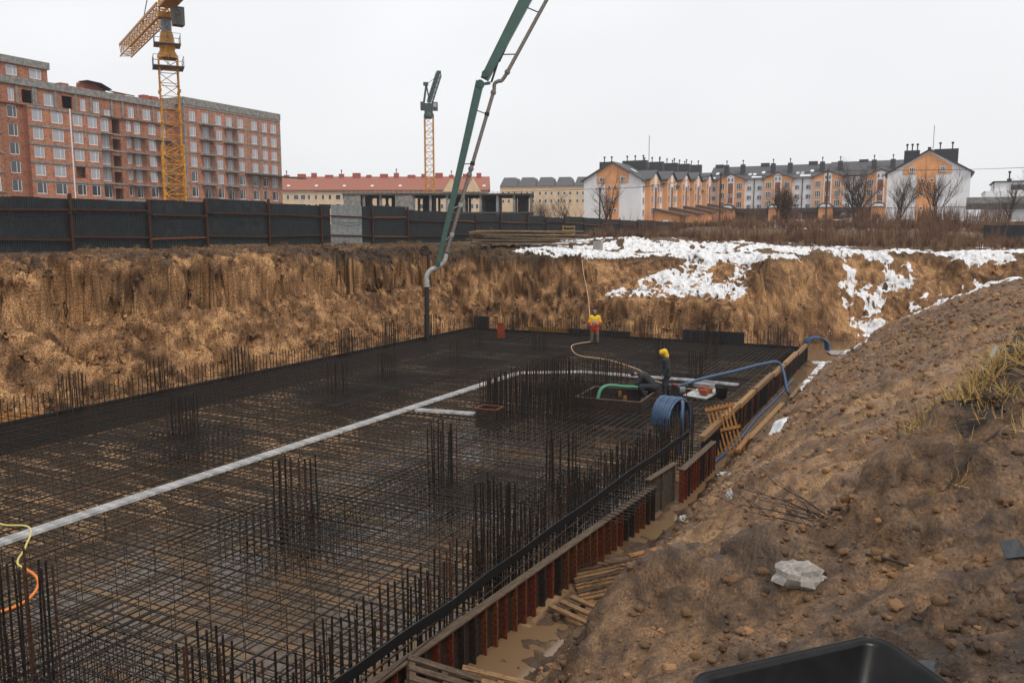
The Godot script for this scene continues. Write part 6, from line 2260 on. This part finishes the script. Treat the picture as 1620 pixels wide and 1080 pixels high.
func plants() -> void:
	var rg := RandomNumberGenerator.new()
	rg.seed = 5
	# dry weeds and brush on the ground behind the pit
	var xf := []
	var cols := []
	for i in 5200:
		var z := -rg.randf_range(65.5, 112.0)
		var x := rg.randf_range(-32.0, 14.0) * (-z / 75.0) + 2.0
		if x < -33.0: continue
		var k := nS.get_noise_2d(x * 0.4, z * 0.4) + (0.15 if x > -14.0 else -0.12) + (0.2 if z < -68.0 else -0.25)
		if k < rg.randf_range(-0.25, 0.25): continue
		var s := rg.randf_range(0.5, 1.15) * (1.25 if k > 0.35 else 1.0)
		xf.append(Transform3D(Basis(Vector3.UP, rg.randf() * TAU).scaled(Vector3(s, s * rg.randf_range(0.8, 1.3), s)), Vector3(x, height(x, z) - 0.05, z)))
		cols.append(Color(0.17, 0.085, 0.045).lerp(Color(0.3, 0.19, 0.1), rg.randf()) if rg.randf() < 0.7 else Color(0.11, 0.06, 0.045))
	scatter("dry_weeds", blades(16, 1.0, 0.012, 0.4, 3, true), xf, cols, M.weeds)
	xf = []
	cols = []
	for i in 900:   # taller reddish brush in thickets
		var z := -rg.randf_range(70.0, 125.0)
		var x := rg.randf_range(-30.0, 12.0) * (-z / 80.0)
		if x < -33.0: continue
		if nS.get_noise_2d(x * 0.25 + 20.0, z * 0.25) + (0.12 if x > -9.0 and x < 2.0 else -0.12) < 0.02: continue
		var s := rg.randf_range(1.4, 3.2) * (1.25 if x > -12.0 and z < -95.0 else 1.0)
		xf.append(Transform3D(Basis(Vector3.UP, rg.randf() * TAU).scaled(Vector3(s * 0.8, s, s * 0.8)), Vector3(x, height(x, z) - 0.05, z)))
		cols.append(Color(0.12, 0.055, 0.035).lerp(Color(0.2, 0.1, 0.06), rg.randf()))
	scatter("dry_brush", blades(18, 1.0, 0.006, 0.28, 8, true), xf, cols, M.weeds)
	# weeds on the lip of the pit
	xf = []
	cols = []
	for i in 900:
		var x := rg.randf_range(-33.0, 6.0)
		var z := -rg.randf_range(50.5, 64.0)
		if rg.randf() < 0.35:
			x = -rg.randf_range(32.3, 33.6)
			z = -rg.randf_range(18.0, 52.0)
		var y := height(x, z)
		if y < 4.2 or nS.get_noise_2d(x * 0.8, z * 0.8) < 0.02: continue
		var s := rg.randf_range(0.18, 0.5)
		xf.append(Transform3D(Basis(Vector3.UP, rg.randf() * TAU).scaled(Vector3.ONE * s), Vector3(x, y - 0.02, z)))
		cols.append(Color(0.2, 0.11, 0.06).lerp(Color(0.33, 0.22, 0.12), rg.randf()))
	scatter("dry_weeds", blades(14, 1.0, 0.02, 0.5, 4, true), xf, cols, M.weeds)
	# straw grass on the hummock by the camera
	xf = []
	cols = []
	for c in [[0.5, -7.6, 0.34, 80], [0.2, -7.7, 0.3, 40], [-0.05, -7.6, 0.25, 26], [0.75, -8.6, 0.4, 50], [-0.15, -8.2, 0.25, 30], [0.35, -9.6, 0.3, 26], [-0.1, -9.3, 0.3, 18], [0.9, -9.6, 0.4, 20], [0.35, -7.2, 0.3, 14], [-0.7, -8.6, 0.4, 10], [0.3, -7.0, 0.4, 25], [0.9, -9.2, 0.3, 30], [-0.3, -11.0, 0.8, 20], [0.4, -12.0, 1.0, 30]]:
		for i in int(c[3] * 2.2):
			var x: float = c[0] + rg.randfn(0, 1.0) * c[2]
			var z: float = c[1] + rg.randfn(0, 0.6) * c[2] * 1.4
			var s := rg.randf_range(0.1, 0.34)
			var b := Basis(Vector3.UP, rg.randf() * TAU) * Basis(Vector3.RIGHT, rg.randf_range(0.3, 1.35))
			xf.append(Transform3D(b.scaled(Vector3.ONE * s), Vector3(x, height(x, z) - 0.01, z)))
			cols.append(Color(0.5, 0.28, 0.09).lerp(Color(0.42, 0.33, 0.13), rg.randf()) if rg.randf() < 0.75 else Color(0.16, 0.09, 0.045))
	scatter("dry_grass", blades(14, 1.0, 0.011, 1.1, 6), xf, cols, M.weeds)
	# trees
	bare_tree("bare spreading tree in front of the orange stripe of the near white gable", Vector3(-51.5, 5.4, -140.0), 11.0, 0.2, 2, 1.05, 11)
	bare_tree("bare thin tree beside the near white gable, over the end of the fence", Vector3(-56.5, 5.4, -136.0), 9.0, 0.13, 2, 0.9, 12)
	bare_tree("low bare tree just inside the fence line, below the grey roofs", Vector3(-58.0, 5.4, -128.0), 7.0, 0.1, 4, 0.9, 13)
	bare_tree("dense dark leafless bush in front of the parked cars", Vector3(-17.5, 6.6, -112.0), 5.5, 0.1, 8, 1.1, 14, "bare_shrub")
	bare_tree("tall dark leafless shrub at the corner of the big white gable", Vector3(-9.6, 7.0, -125.0), 8.5, 0.1, 7, 0.7, 15, "bare_shrub")
	bare_tree("second leafless shrub below the orange T of the big gable", Vector3(-4.4, 7.0, -128.0), 7.4, 0.08, 6, 0.7, 16, "bare_shrub")
	bare_tree("slim leafless shrub below the right part of the big gable", Vector3(0.6, 7.0, -128.0), 7.6, 0.08, 6, 0.6, 17, "bare_shrub")
	bare_tree("small bare tree in front of the modern house, nearest the big gable", Vector3(8.0, 6.8, -115.0), 6.5, 0.09, 2, 0.9, 18)
	bare_tree("small bare tree at the right picture border below the modern house", Vector3(9.6, 6.4, -105.0), 7.5, 0.11, 2, 0.9, 19)
	# leafless branch shrub hanging over the bank near the camera
	var t := thing("bare_branch", "fallen leafless branch hanging over the sandy bank near the pale stone", "branch", Vector3(-0.62, height(-0.62, -8.3) + 0.03, -8.3))
	var rb := RandomNumberGenerator.new()
	rb.seed = 4
	for i in 7:
		var mb := MB.new()
		var d := Vector3(-1.0, rb.randf_range(0.0, 0.55), rb.randf_range(-0.5, 0.35)).normalized()
		var a := Vector3(rb.randf_range(-0.1, 0.3), 0.0, rb.randf_range(-0.3, 0.3))
		var p := a
		var pts := [p]
		for k in 5:
			d = (d + Vector3(rb.randf_range(-0.2, 0.1), rb.randf_range(-0.16, 0.08), rb.randf_range(-0.2, 0.2))).normalized()
			p += d * rb.randf_range(0.14, 0.26)
			pts.append(p)
			var e := p + (d + Vector3(rb.randf_range(-0.6, 0.6), rb.randf_range(-0.1, 0.7), rb.randf_range(-0.6, 0.6))).normalized() * rb.randf_range(0.12, 0.4)
			mb.tube([p, p.lerp(e, 0.5) + Vector3(0, 0.02, 0), e], [0.004, 0.003, 0.0015], 4, false)
		mb.tube(pts, [0.009, 0.008, 0.007, 0.006, 0.005, 0.003], 5, false)
		part("twig", mb, M.bark, t)

func smooth_lump(sd: int) -> MB:
	var mb := lump(Vector3.ONE, sd, 0.75, 6, 9)
	for k in mb.v.size(): mb.n[k] = (mb.v[k].normalized() * 0.75 + mb.n[k] * 0.45).normalized()
	return mb

func clods() -> void:
	var rg := RandomNumberGenerator.new()
	rg.seed = 99
	var xf := [[], [], []]
	var cols := [[], [], []]
	var put := func(x: float, z: float, s: float, dark: float):
		var y := height(x, z)
		if y < -0.82: return
		var k := rg.randi() % 3
		var b := Basis.from_euler(Vector3(rg.randf() * 6.0, rg.randf() * 6.0, rg.randf() * 6.0)).scaled(Vector3(s, s * rg.randf_range(0.5, 0.9), s * rg.randf_range(0.6, 1.1)))
		xf[k].append(Transform3D(b, Vector3(x, y + s * 0.12, z)))
		var c := soil_color(x, z, y, 1.0) * rg.randf_range(0.6, 1.3)
		cols[k].append(c.lerp(Color(0.05, 0.04, 0.03), dark * rg.randf()))
	for i in 6500:   # fence-side bank
		var x := -26.6 - 5.2 * pow(rg.randf(), 1.3)
		put.call(x, -rg.randf_range(12.0, 47.0), 0.02 + 0.08 * pow(rg.randf(), 4.5), 0.1)
	for i in 3000:   # far bank
		var x := rg.randf_range(-32.0, 4.0)
		put.call(x, (-47.7 if x < -8.0 else -52.0) - rg.randf_range(0.0, 3.4) * pow(rg.randf(), 0.6), 0.02 + 0.09 * pow(rg.randf(), 4.0), 0.1)
	for i in 7000:   # bank below the camera
		var z := -3.0 - 36.0 * pow(rg.randf(), 1.5)
		put.call(rg.randf_range(-5.1, 3.0), z, (0.008 + 0.045 * pow(rg.randf(), 6.0)) * (1.0 + 0.03 * -z), 0.1)
	for i in 6000:   # close in front of the camera
		put.call(rg.randf_range(-3.2, 1.4), -rg.randf_range(2.4, 8.5), 0.004 + 0.04 * pow(rg.randf(), 8.0), 0.1)
	for i in 10000:   # fine crumbs all over the near bank
		var z := -3.2 - 30.0 * pow(rg.randf(), 1.8)
		var x := rg.randf_range(-4.9, 2.6)
		put.call(x, z, 0.0008 * -z * (0.6 + 3.0 * pow(rg.randf(), 4.0)) + 0.002, 0.12)
	for k in 3:
		scatter("soil_clods", smooth_lump(20 + k).mesh(), xf[k], cols[k], M.clod)

func rounded(w: float, d: float, r: float, y: float, n := 5) -> Array:
	var out := []
	for q in [[1, 1, 0.0], [-1, 1, 0.5], [-1, -1, 1.0], [1, -1, 1.5]]:
		for k in n + 1:
			var a: float = PI * (q[2] + 0.5 * k / n)
			out.append(Vector3(q[0] * (w / 2 - r) + cos(a) * r, y, q[1] * (d / 2 - r) + sin(a) * r))
	return out

func loft(mb: MB, rings: Array) -> void:   # smooth skin through rings of equal size
	var m: int = rings[0].size()
	var start := mb.v.size()
	for i in rings.size():
		for k in m:
			var p: Vector3 = rings[i][k]
			var along: Vector3 = rings[mini(i + 1, rings.size() - 1)][k] - rings[maxi(i - 1, 0)][k]
			var round: Vector3 = rings[i][(k + 1) % m] - rings[i][(k + m - 1) % m]
			mb.v.append(p)
			mb.n.append(along.cross(round).normalized())
			mb.c.append(Color.WHITE)
	for i in rings.size() - 1:
		for k in m:
			var k2 := (k + 1) % m
			var a := start + i * m + k
			var b := start + i * m + k2
			mb.ix.append_array(PackedInt32Array([a, b, a + m, b, b + m, a + m]))

func car(label: String, at: Vector3, turn: float, m: Material) -> void:
	var t := thing("parked_car", label, "car", at, turn, "cars parked before the townhouses")
	var mb := MB.new()
	mb.prism([Vector3(-2.1, 0.3, -0.8), Vector3(2.1, 0.3, -0.8), Vector3(2.15, 0.7, -0.8), Vector3(1.2, 0.9, -0.8), Vector3(-2.0, 0.95, -0.8), Vector3(-2.15, 0.7, -0.8)], Vector3(0, 0, 1.6))
	part("body", mb, m, t)
	mb = MB.new()
	mb.prism([Vector3(-1.8, 0.92, -0.7), Vector3(1.1, 0.9, -0.7), Vector3(0.5, 1.4, -0.7), Vector3(-1.4, 1.42, -0.7)], Vector3(0, 0, 1.4))
	part("cabin", mb, M.dark_pane, t)
	mb = MB.new()
	mb.bx(Vector3(-0.45, 1.44, 0), Vector3(1.8, 0.05, 1.3))
	part("roof", mb, M.roof_snow, t)
	for x in [-1.3, 1.3]:
		for z in [-0.82, 0.82]:
			mb = MB.new()
			mb.cyl(Vector3(x, 0.32, z - 0.1), Vector3(x, 0.32, z + 0.1), 0.32, 10)
			part("wheel", mb, M.rubber, t)

func loose_things() -> void:
	# black mortar tub at the photographer's feet
	var t := thing("mortar_tub", "wet black plastic mortar tub cut by the bottom edge of the picture", "tub", Vector3(-0.22, 3.96, -3.36), 0.835)
	t.rotation.x = 0.1
	var mb := MB.new()
	loft(mb, [rounded(0.02, 0.02, 0.005, 0.0), rounded(0.72, 0.42, 0.08, 0.0), rounded(0.8, 0.5, 0.1, 0.03), rounded(0.97, 0.63, 0.1, 0.17), rounded(1.02, 0.68, 0.1, 0.175), rounded(1.03, 0.69, 0.1, 0.182), rounded(1.02, 0.68, 0.1, 0.187), rounded(0.98, 0.64, 0.1, 0.182), rounded(0.96, 0.62, 0.09, 0.17), rounded(0.78, 0.47, 0.09, 0.04), rounded(0.7, 0.4, 0.07, 0.016), rounded(0.02, 0.02, 0.005, 0.014)])
	part("tray", mb, M.tub_black, t)
	mb = MB.new()
	var rim := rounded(1.03, 0.69, 0.1, 0.182)
	rim.append(rim[0])
	mb.tube(rim, 0.008, 6, false)
	part("rim", mb, M.tub_black, t)
	mb = MB.new()
	mb.box(Transform3D(Basis.from_euler(Vector3(0.18, 0.45, 0.1)), Vector3.ZERO), Vector3(0.17, 0.012, 0.13))
	one("slate_tile", mb, M.slate, "broken dark slate tile lying on the mud beside the tub", "tile", Vector3(0.075, height(0.075, -4.2) + 0.02, -4.2))
	mb = MB.new()
	mb.box(Transform3D(Basis.from_euler(Vector3(0.5, 0.3, 0.3)), Vector3.ZERO), Vector3(0.14, 0.012, 0.12))
	one("slate_tile", mb, M.slate, "dark slate tile at the right border of the picture", "tile", Vector3(0.52, height(0.52, -5.2) + 0.05, -5.2))
	one("pale_stone", lump(Vector3(0.19, 0.1, 0.13), 51, 0.55, 9, 13), M.pale_stone, "pale broken lump of concrete on the edge of the bank", "stone", Vector3(-0.69, height(-0.69, -5.85) + 0.03, -5.85))
	for q in [[-0.1, -5.9, 0.4, 0.2, "thin dark stick lying on the mud above the tub"], [0.35, -6.5, -0.9, 0.25, "thin stick on the mud slope below the black earth"]]:
		mb = MB.new()
		var d: Vector3 = Vector3(cos(q[2]), 0, sin(q[2])) * q[3]
		var c := Vector3(q[0], 0, q[1])
		mb.tube([Vector3(-d.x, height(c.x - d.x, c.z - d.z) - height(c.x, c.z) + 0.02, -d.z), Vector3(0, 0.025, 0), Vector3(d.x, height(c.x + d.x, c.z + d.z) - height(c.x, c.z) + 0.02, d.z)], [0.009, 0.011, 0.008], 6)
		one("stick", mb, M.bark, q[4], "stick", Vector3(q[0], height(q[0], q[1]), q[1]))
	sag_tube("white_pipe", [Vector3(0.62, height(0.62, -9.2) + 0.13, -9.2), Vector3(0.8, height(0.8, -9.05) + 0.06, -9.05), Vector3(1.02, height(1.02, -8.9) + 0.03, -8.9)], 0.022, M.pipe_white, "short white plastic pipe sticking out of the black earth", "pipe")
	sag_tube("plastic_sheet_edge", [Vector3(0.28, height(0.28, -9.2) + 0.03, -9.2), Vector3(0.34, height(0.34, -9.4) + 0.16, -9.4), Vector3(0.46, height(0.46, -9.6) + 0.24, -9.6), Vector3(0.66, height(0.66, -9.8) + 0.22, -9.8)], 0.025, M.white_sheet, "strip of white plastic sheet curling over the black earth", "plastic sheet")
	one("black_earth_lump", lump(Vector3(0.12, 0.26, 0.16), 8, 0.8, 9, 12), M.rubber, "black overhanging lump of earth under the plastic strip", "earth lump", Vector3(0.36, height(0.36, -9.35) + 0.03, -9.35))
	for i in 3:
		var a := Vector3(-1.6 + rng.randf_range(-0.2, 0.5), 0, -7.1 + rng.randf_range(-0.3, 0.3))
		var b := a + Vector3(rng.randf_range(0.3, 0.6), 0, rng.randf_range(-0.3, 0.3))
		a.y = height(a.x, a.z) + 0.02
		b.y = height(b.x, b.z) + 0.03
		mb = MB.new()
		mb.tube([Vector3.ZERO, (b - a) * 0.5 + Vector3(0, 0.03, 0), b - a], [0.01, 0.009, 0.006], 5)
		one("stick", mb, M.bark, ["long dark bent stick", "short dark stick", "thin crooked stick"][i] + " on the lip of the bank", "stick", a, "sticks on the lip of the bank")
	# boards stacked behind the far lip
	t = thing("board_stack", "long stack of weathered boards lying behind the far lip of the pit", "board stack", Vector3(-25.5, height(-25.5, -53.4) + 0.18, -53.4))
	t.rotation.y = 0.44
	for i in 44:
		mb = MB.new()
		var y := 0.04 + 0.088 * int(i / 4)
		var x0 := -4.4 + rng.randf_range(-0.2, 1.8)
		var x1 := 3.4 + rng.randf_range(-2.2, 0.8)
		var z := -0.6 + 0.36 * (i % 4) + rng.randf_range(-0.1, 0.1)
		mb.bar(Vector3(x0, y + rng.randf_range(0.0, 0.1), z + rng.randf_range(-0.35, 0.35)), Vector3(x1, y + rng.randf_range(-0.01, 0.02), z + rng.randf_range(-0.3, 0.3)), 0.17, 0.05)
		part("board", mb, [M.timber_fresh, M.timber_weathered, M.timber, M.timber_weathered, M.timber_fresh, M.timber_old][i % 6], t)
	for x in [-3.0, 0.0, 2.8]:
		mb = MB.new()
		mb.span(Vector3(x, -0.5, -0.9), Vector3(x + 0.2, 0.015, 0.9))
		part("bearer", mb, M.timber_old, t)
	t = thing("wooden_crate", "small slatted crate standing on the end of the board stack", "crate", Vector3(-23.0, height(-23.0, -54.5) + 0.95, -54.5), 0.4)
	for y in [0.05, 0.3, 0.55]:
		for z in [-0.35, 0.35]:
			mb = MB.new()
			mb.span(Vector3(-0.45, y, z - 0.015), Vector3(0.45, y + 0.08, z + 0.015))
			part("slat", mb, M.timber_fresh, t)
	for x in [-0.42, 0.36]:
		for z in [-0.33, 0.29]:
			mb = MB.new()
			mb.span(Vector3(x, 0, z), Vector3(x + 0.06, 0.7, z + 0.04))
			part("corner_post", mb, M.timber_fresh, t)
	mb = MB.new()
	mb.span(Vector3(-0.3, 0, -0.2), Vector3(0.3, 0.75, 0.2))
	one("grey_block", mb, M.pale_stone, "upright pale block beside the end of the board stack", "block", Vector3(-21.2, height(-21.2, -55.6) - 0.03, -55.6))
	t = thing("branch_pile", "heap of dark dead branches in front of the fence", "branch pile", Vector3(-28.6, height(-28.6, -57.0), -57.0))
	for i in 26:
		mb = MB.new()
		var a := Vector3(rng.randf_range(-1.3, 1.3), rng.randf_range(0, 0.3), rng.randf_range(-0.6, 0.6))
		var b := a + Vector3(rng.randf_range(-1.2, 1.2), rng.randf_range(0.2, 1.2), rng.randf_range(-0.4, 0.4))
		mb.tube([a, a.lerp(b, 0.5) + Vector3(0, 0.1, 0), b], [0.06, 0.045, 0.02], 5)
		part("branch", mb, M.bark if i % 4 else M.timber_old, t)
	# cars and small sheds before the houses
	var paint := [M.house_white, M.steel_dark, M.crane_grey, M.house_white, M.roof_dark, M.crane_grey]
	var where := ["white car left of the first porch", "black car beside the first porch", "grey car in the middle of the parking row", "white car in front of the third porch", "dark car on the snowy drive", "pale grey car on the snowy drive by the big gable"]
	var xs := [-49.0, -46.0, -38.5, -35.0, -22.5, -19.0]
	for i in 6:
		car(where[i], Vector3(xs[i], height(xs[i], -252.0) + 0.05, -252.0), 1.4 + 0.1 * (i % 3), paint[i])
	t = thing("garden_shed", "low brown shed with a snowy flat roof before the parked cars", "shed", Vector3(-33.0, height(-33.0, -170.0), -170.0))
	mb = MB.new()
	mb.span(Vector3(-2.6, -0.5, -2), Vector3(2.6, 1.9, 2))
	part("wall", mb, M.house_rust, t)
	mb = MB.new()
	mb.span(Vector3(-2.9, 1.92, -2.3), Vector3(2.9, 2.15, 2.3))
	part("roof", mb, M.roof_snow, t)
	# utility poles and wires
	var tops := []
	var pl := ["utility pole rising from the weeds in front of the second porch", "utility pole in front of the snowy drive", "utility pole at the end of the fence"]
	var pp := [Vector3(-25.5, 0, -112.0), Vector3(-12.8, 0, -118.0), Vector3(-41.0, 0, -108.0)]
	for i in 3:
		var p: Vector3 = pp[i]
		p.y = height(p.x, p.z)
		t = thing("utility_pole", pl[i], "pole", p, 0.0, "utility poles behind the pit")
		mb = MB.new()
		mb.tube([Vector3(0, -0.3, 0), Vector3(0, 6.9, 0)], [0.14, 0.1], 8)
		part("shaft", mb, M.timber_old, t)
		mb = MB.new()
		mb.bx(Vector3(0, 6.6, 0), Vector3(1.2, 0.1, 0.1))
		part("cross_arm", mb, M.timber_old, t)
		tops.append(p + Vector3(0, 6.7, 0))
	for k in 2:
		var dx := Vector3(-0.5 + k, -0.05, 0)
		sag_tube("overhead_wire", [tops[2] + Vector3(-60, 1.5, -12) + dx, tops[2] + Vector3(-30, 0.3, -6) + dx, tops[2] + dx, tops[2].lerp(tops[0], 0.5) + dx - Vector3(0, 0.4, 0), tops[0] + dx, tops[0].lerp(tops[1], 0.5) + dx - Vector3(0, 0.4, 0), tops[1] + dx, tops[1] + Vector3(20, -0.4, 1) + dx, tops[1] + Vector3(45, 0.2, 2) + dx], 0.022, M.steel_dark, ["upper", "lower"][k] + " overhead wire crossing in front of the white gables", "wire", 4)
	# a low dark wall beyond the weeds at the right border
	mb = MB.new()
	mb.span(Vector3(4.0, 4.5, -84.3), Vector3(26.0, 6.7, -84.1))
	one("dark_wall", mb, M.fence_dark, "low dark metal wall behind the weeds at the right border", "wall")

func build_all() -> void:
	terrain()
	reinforcement()
	joint_strip()
	formwork()
	site_things()
	fence()
	brick_block()
	townhouses()
	cranes()
	pump_boom()
	people()
	plants()
	loose_things()
	clods()
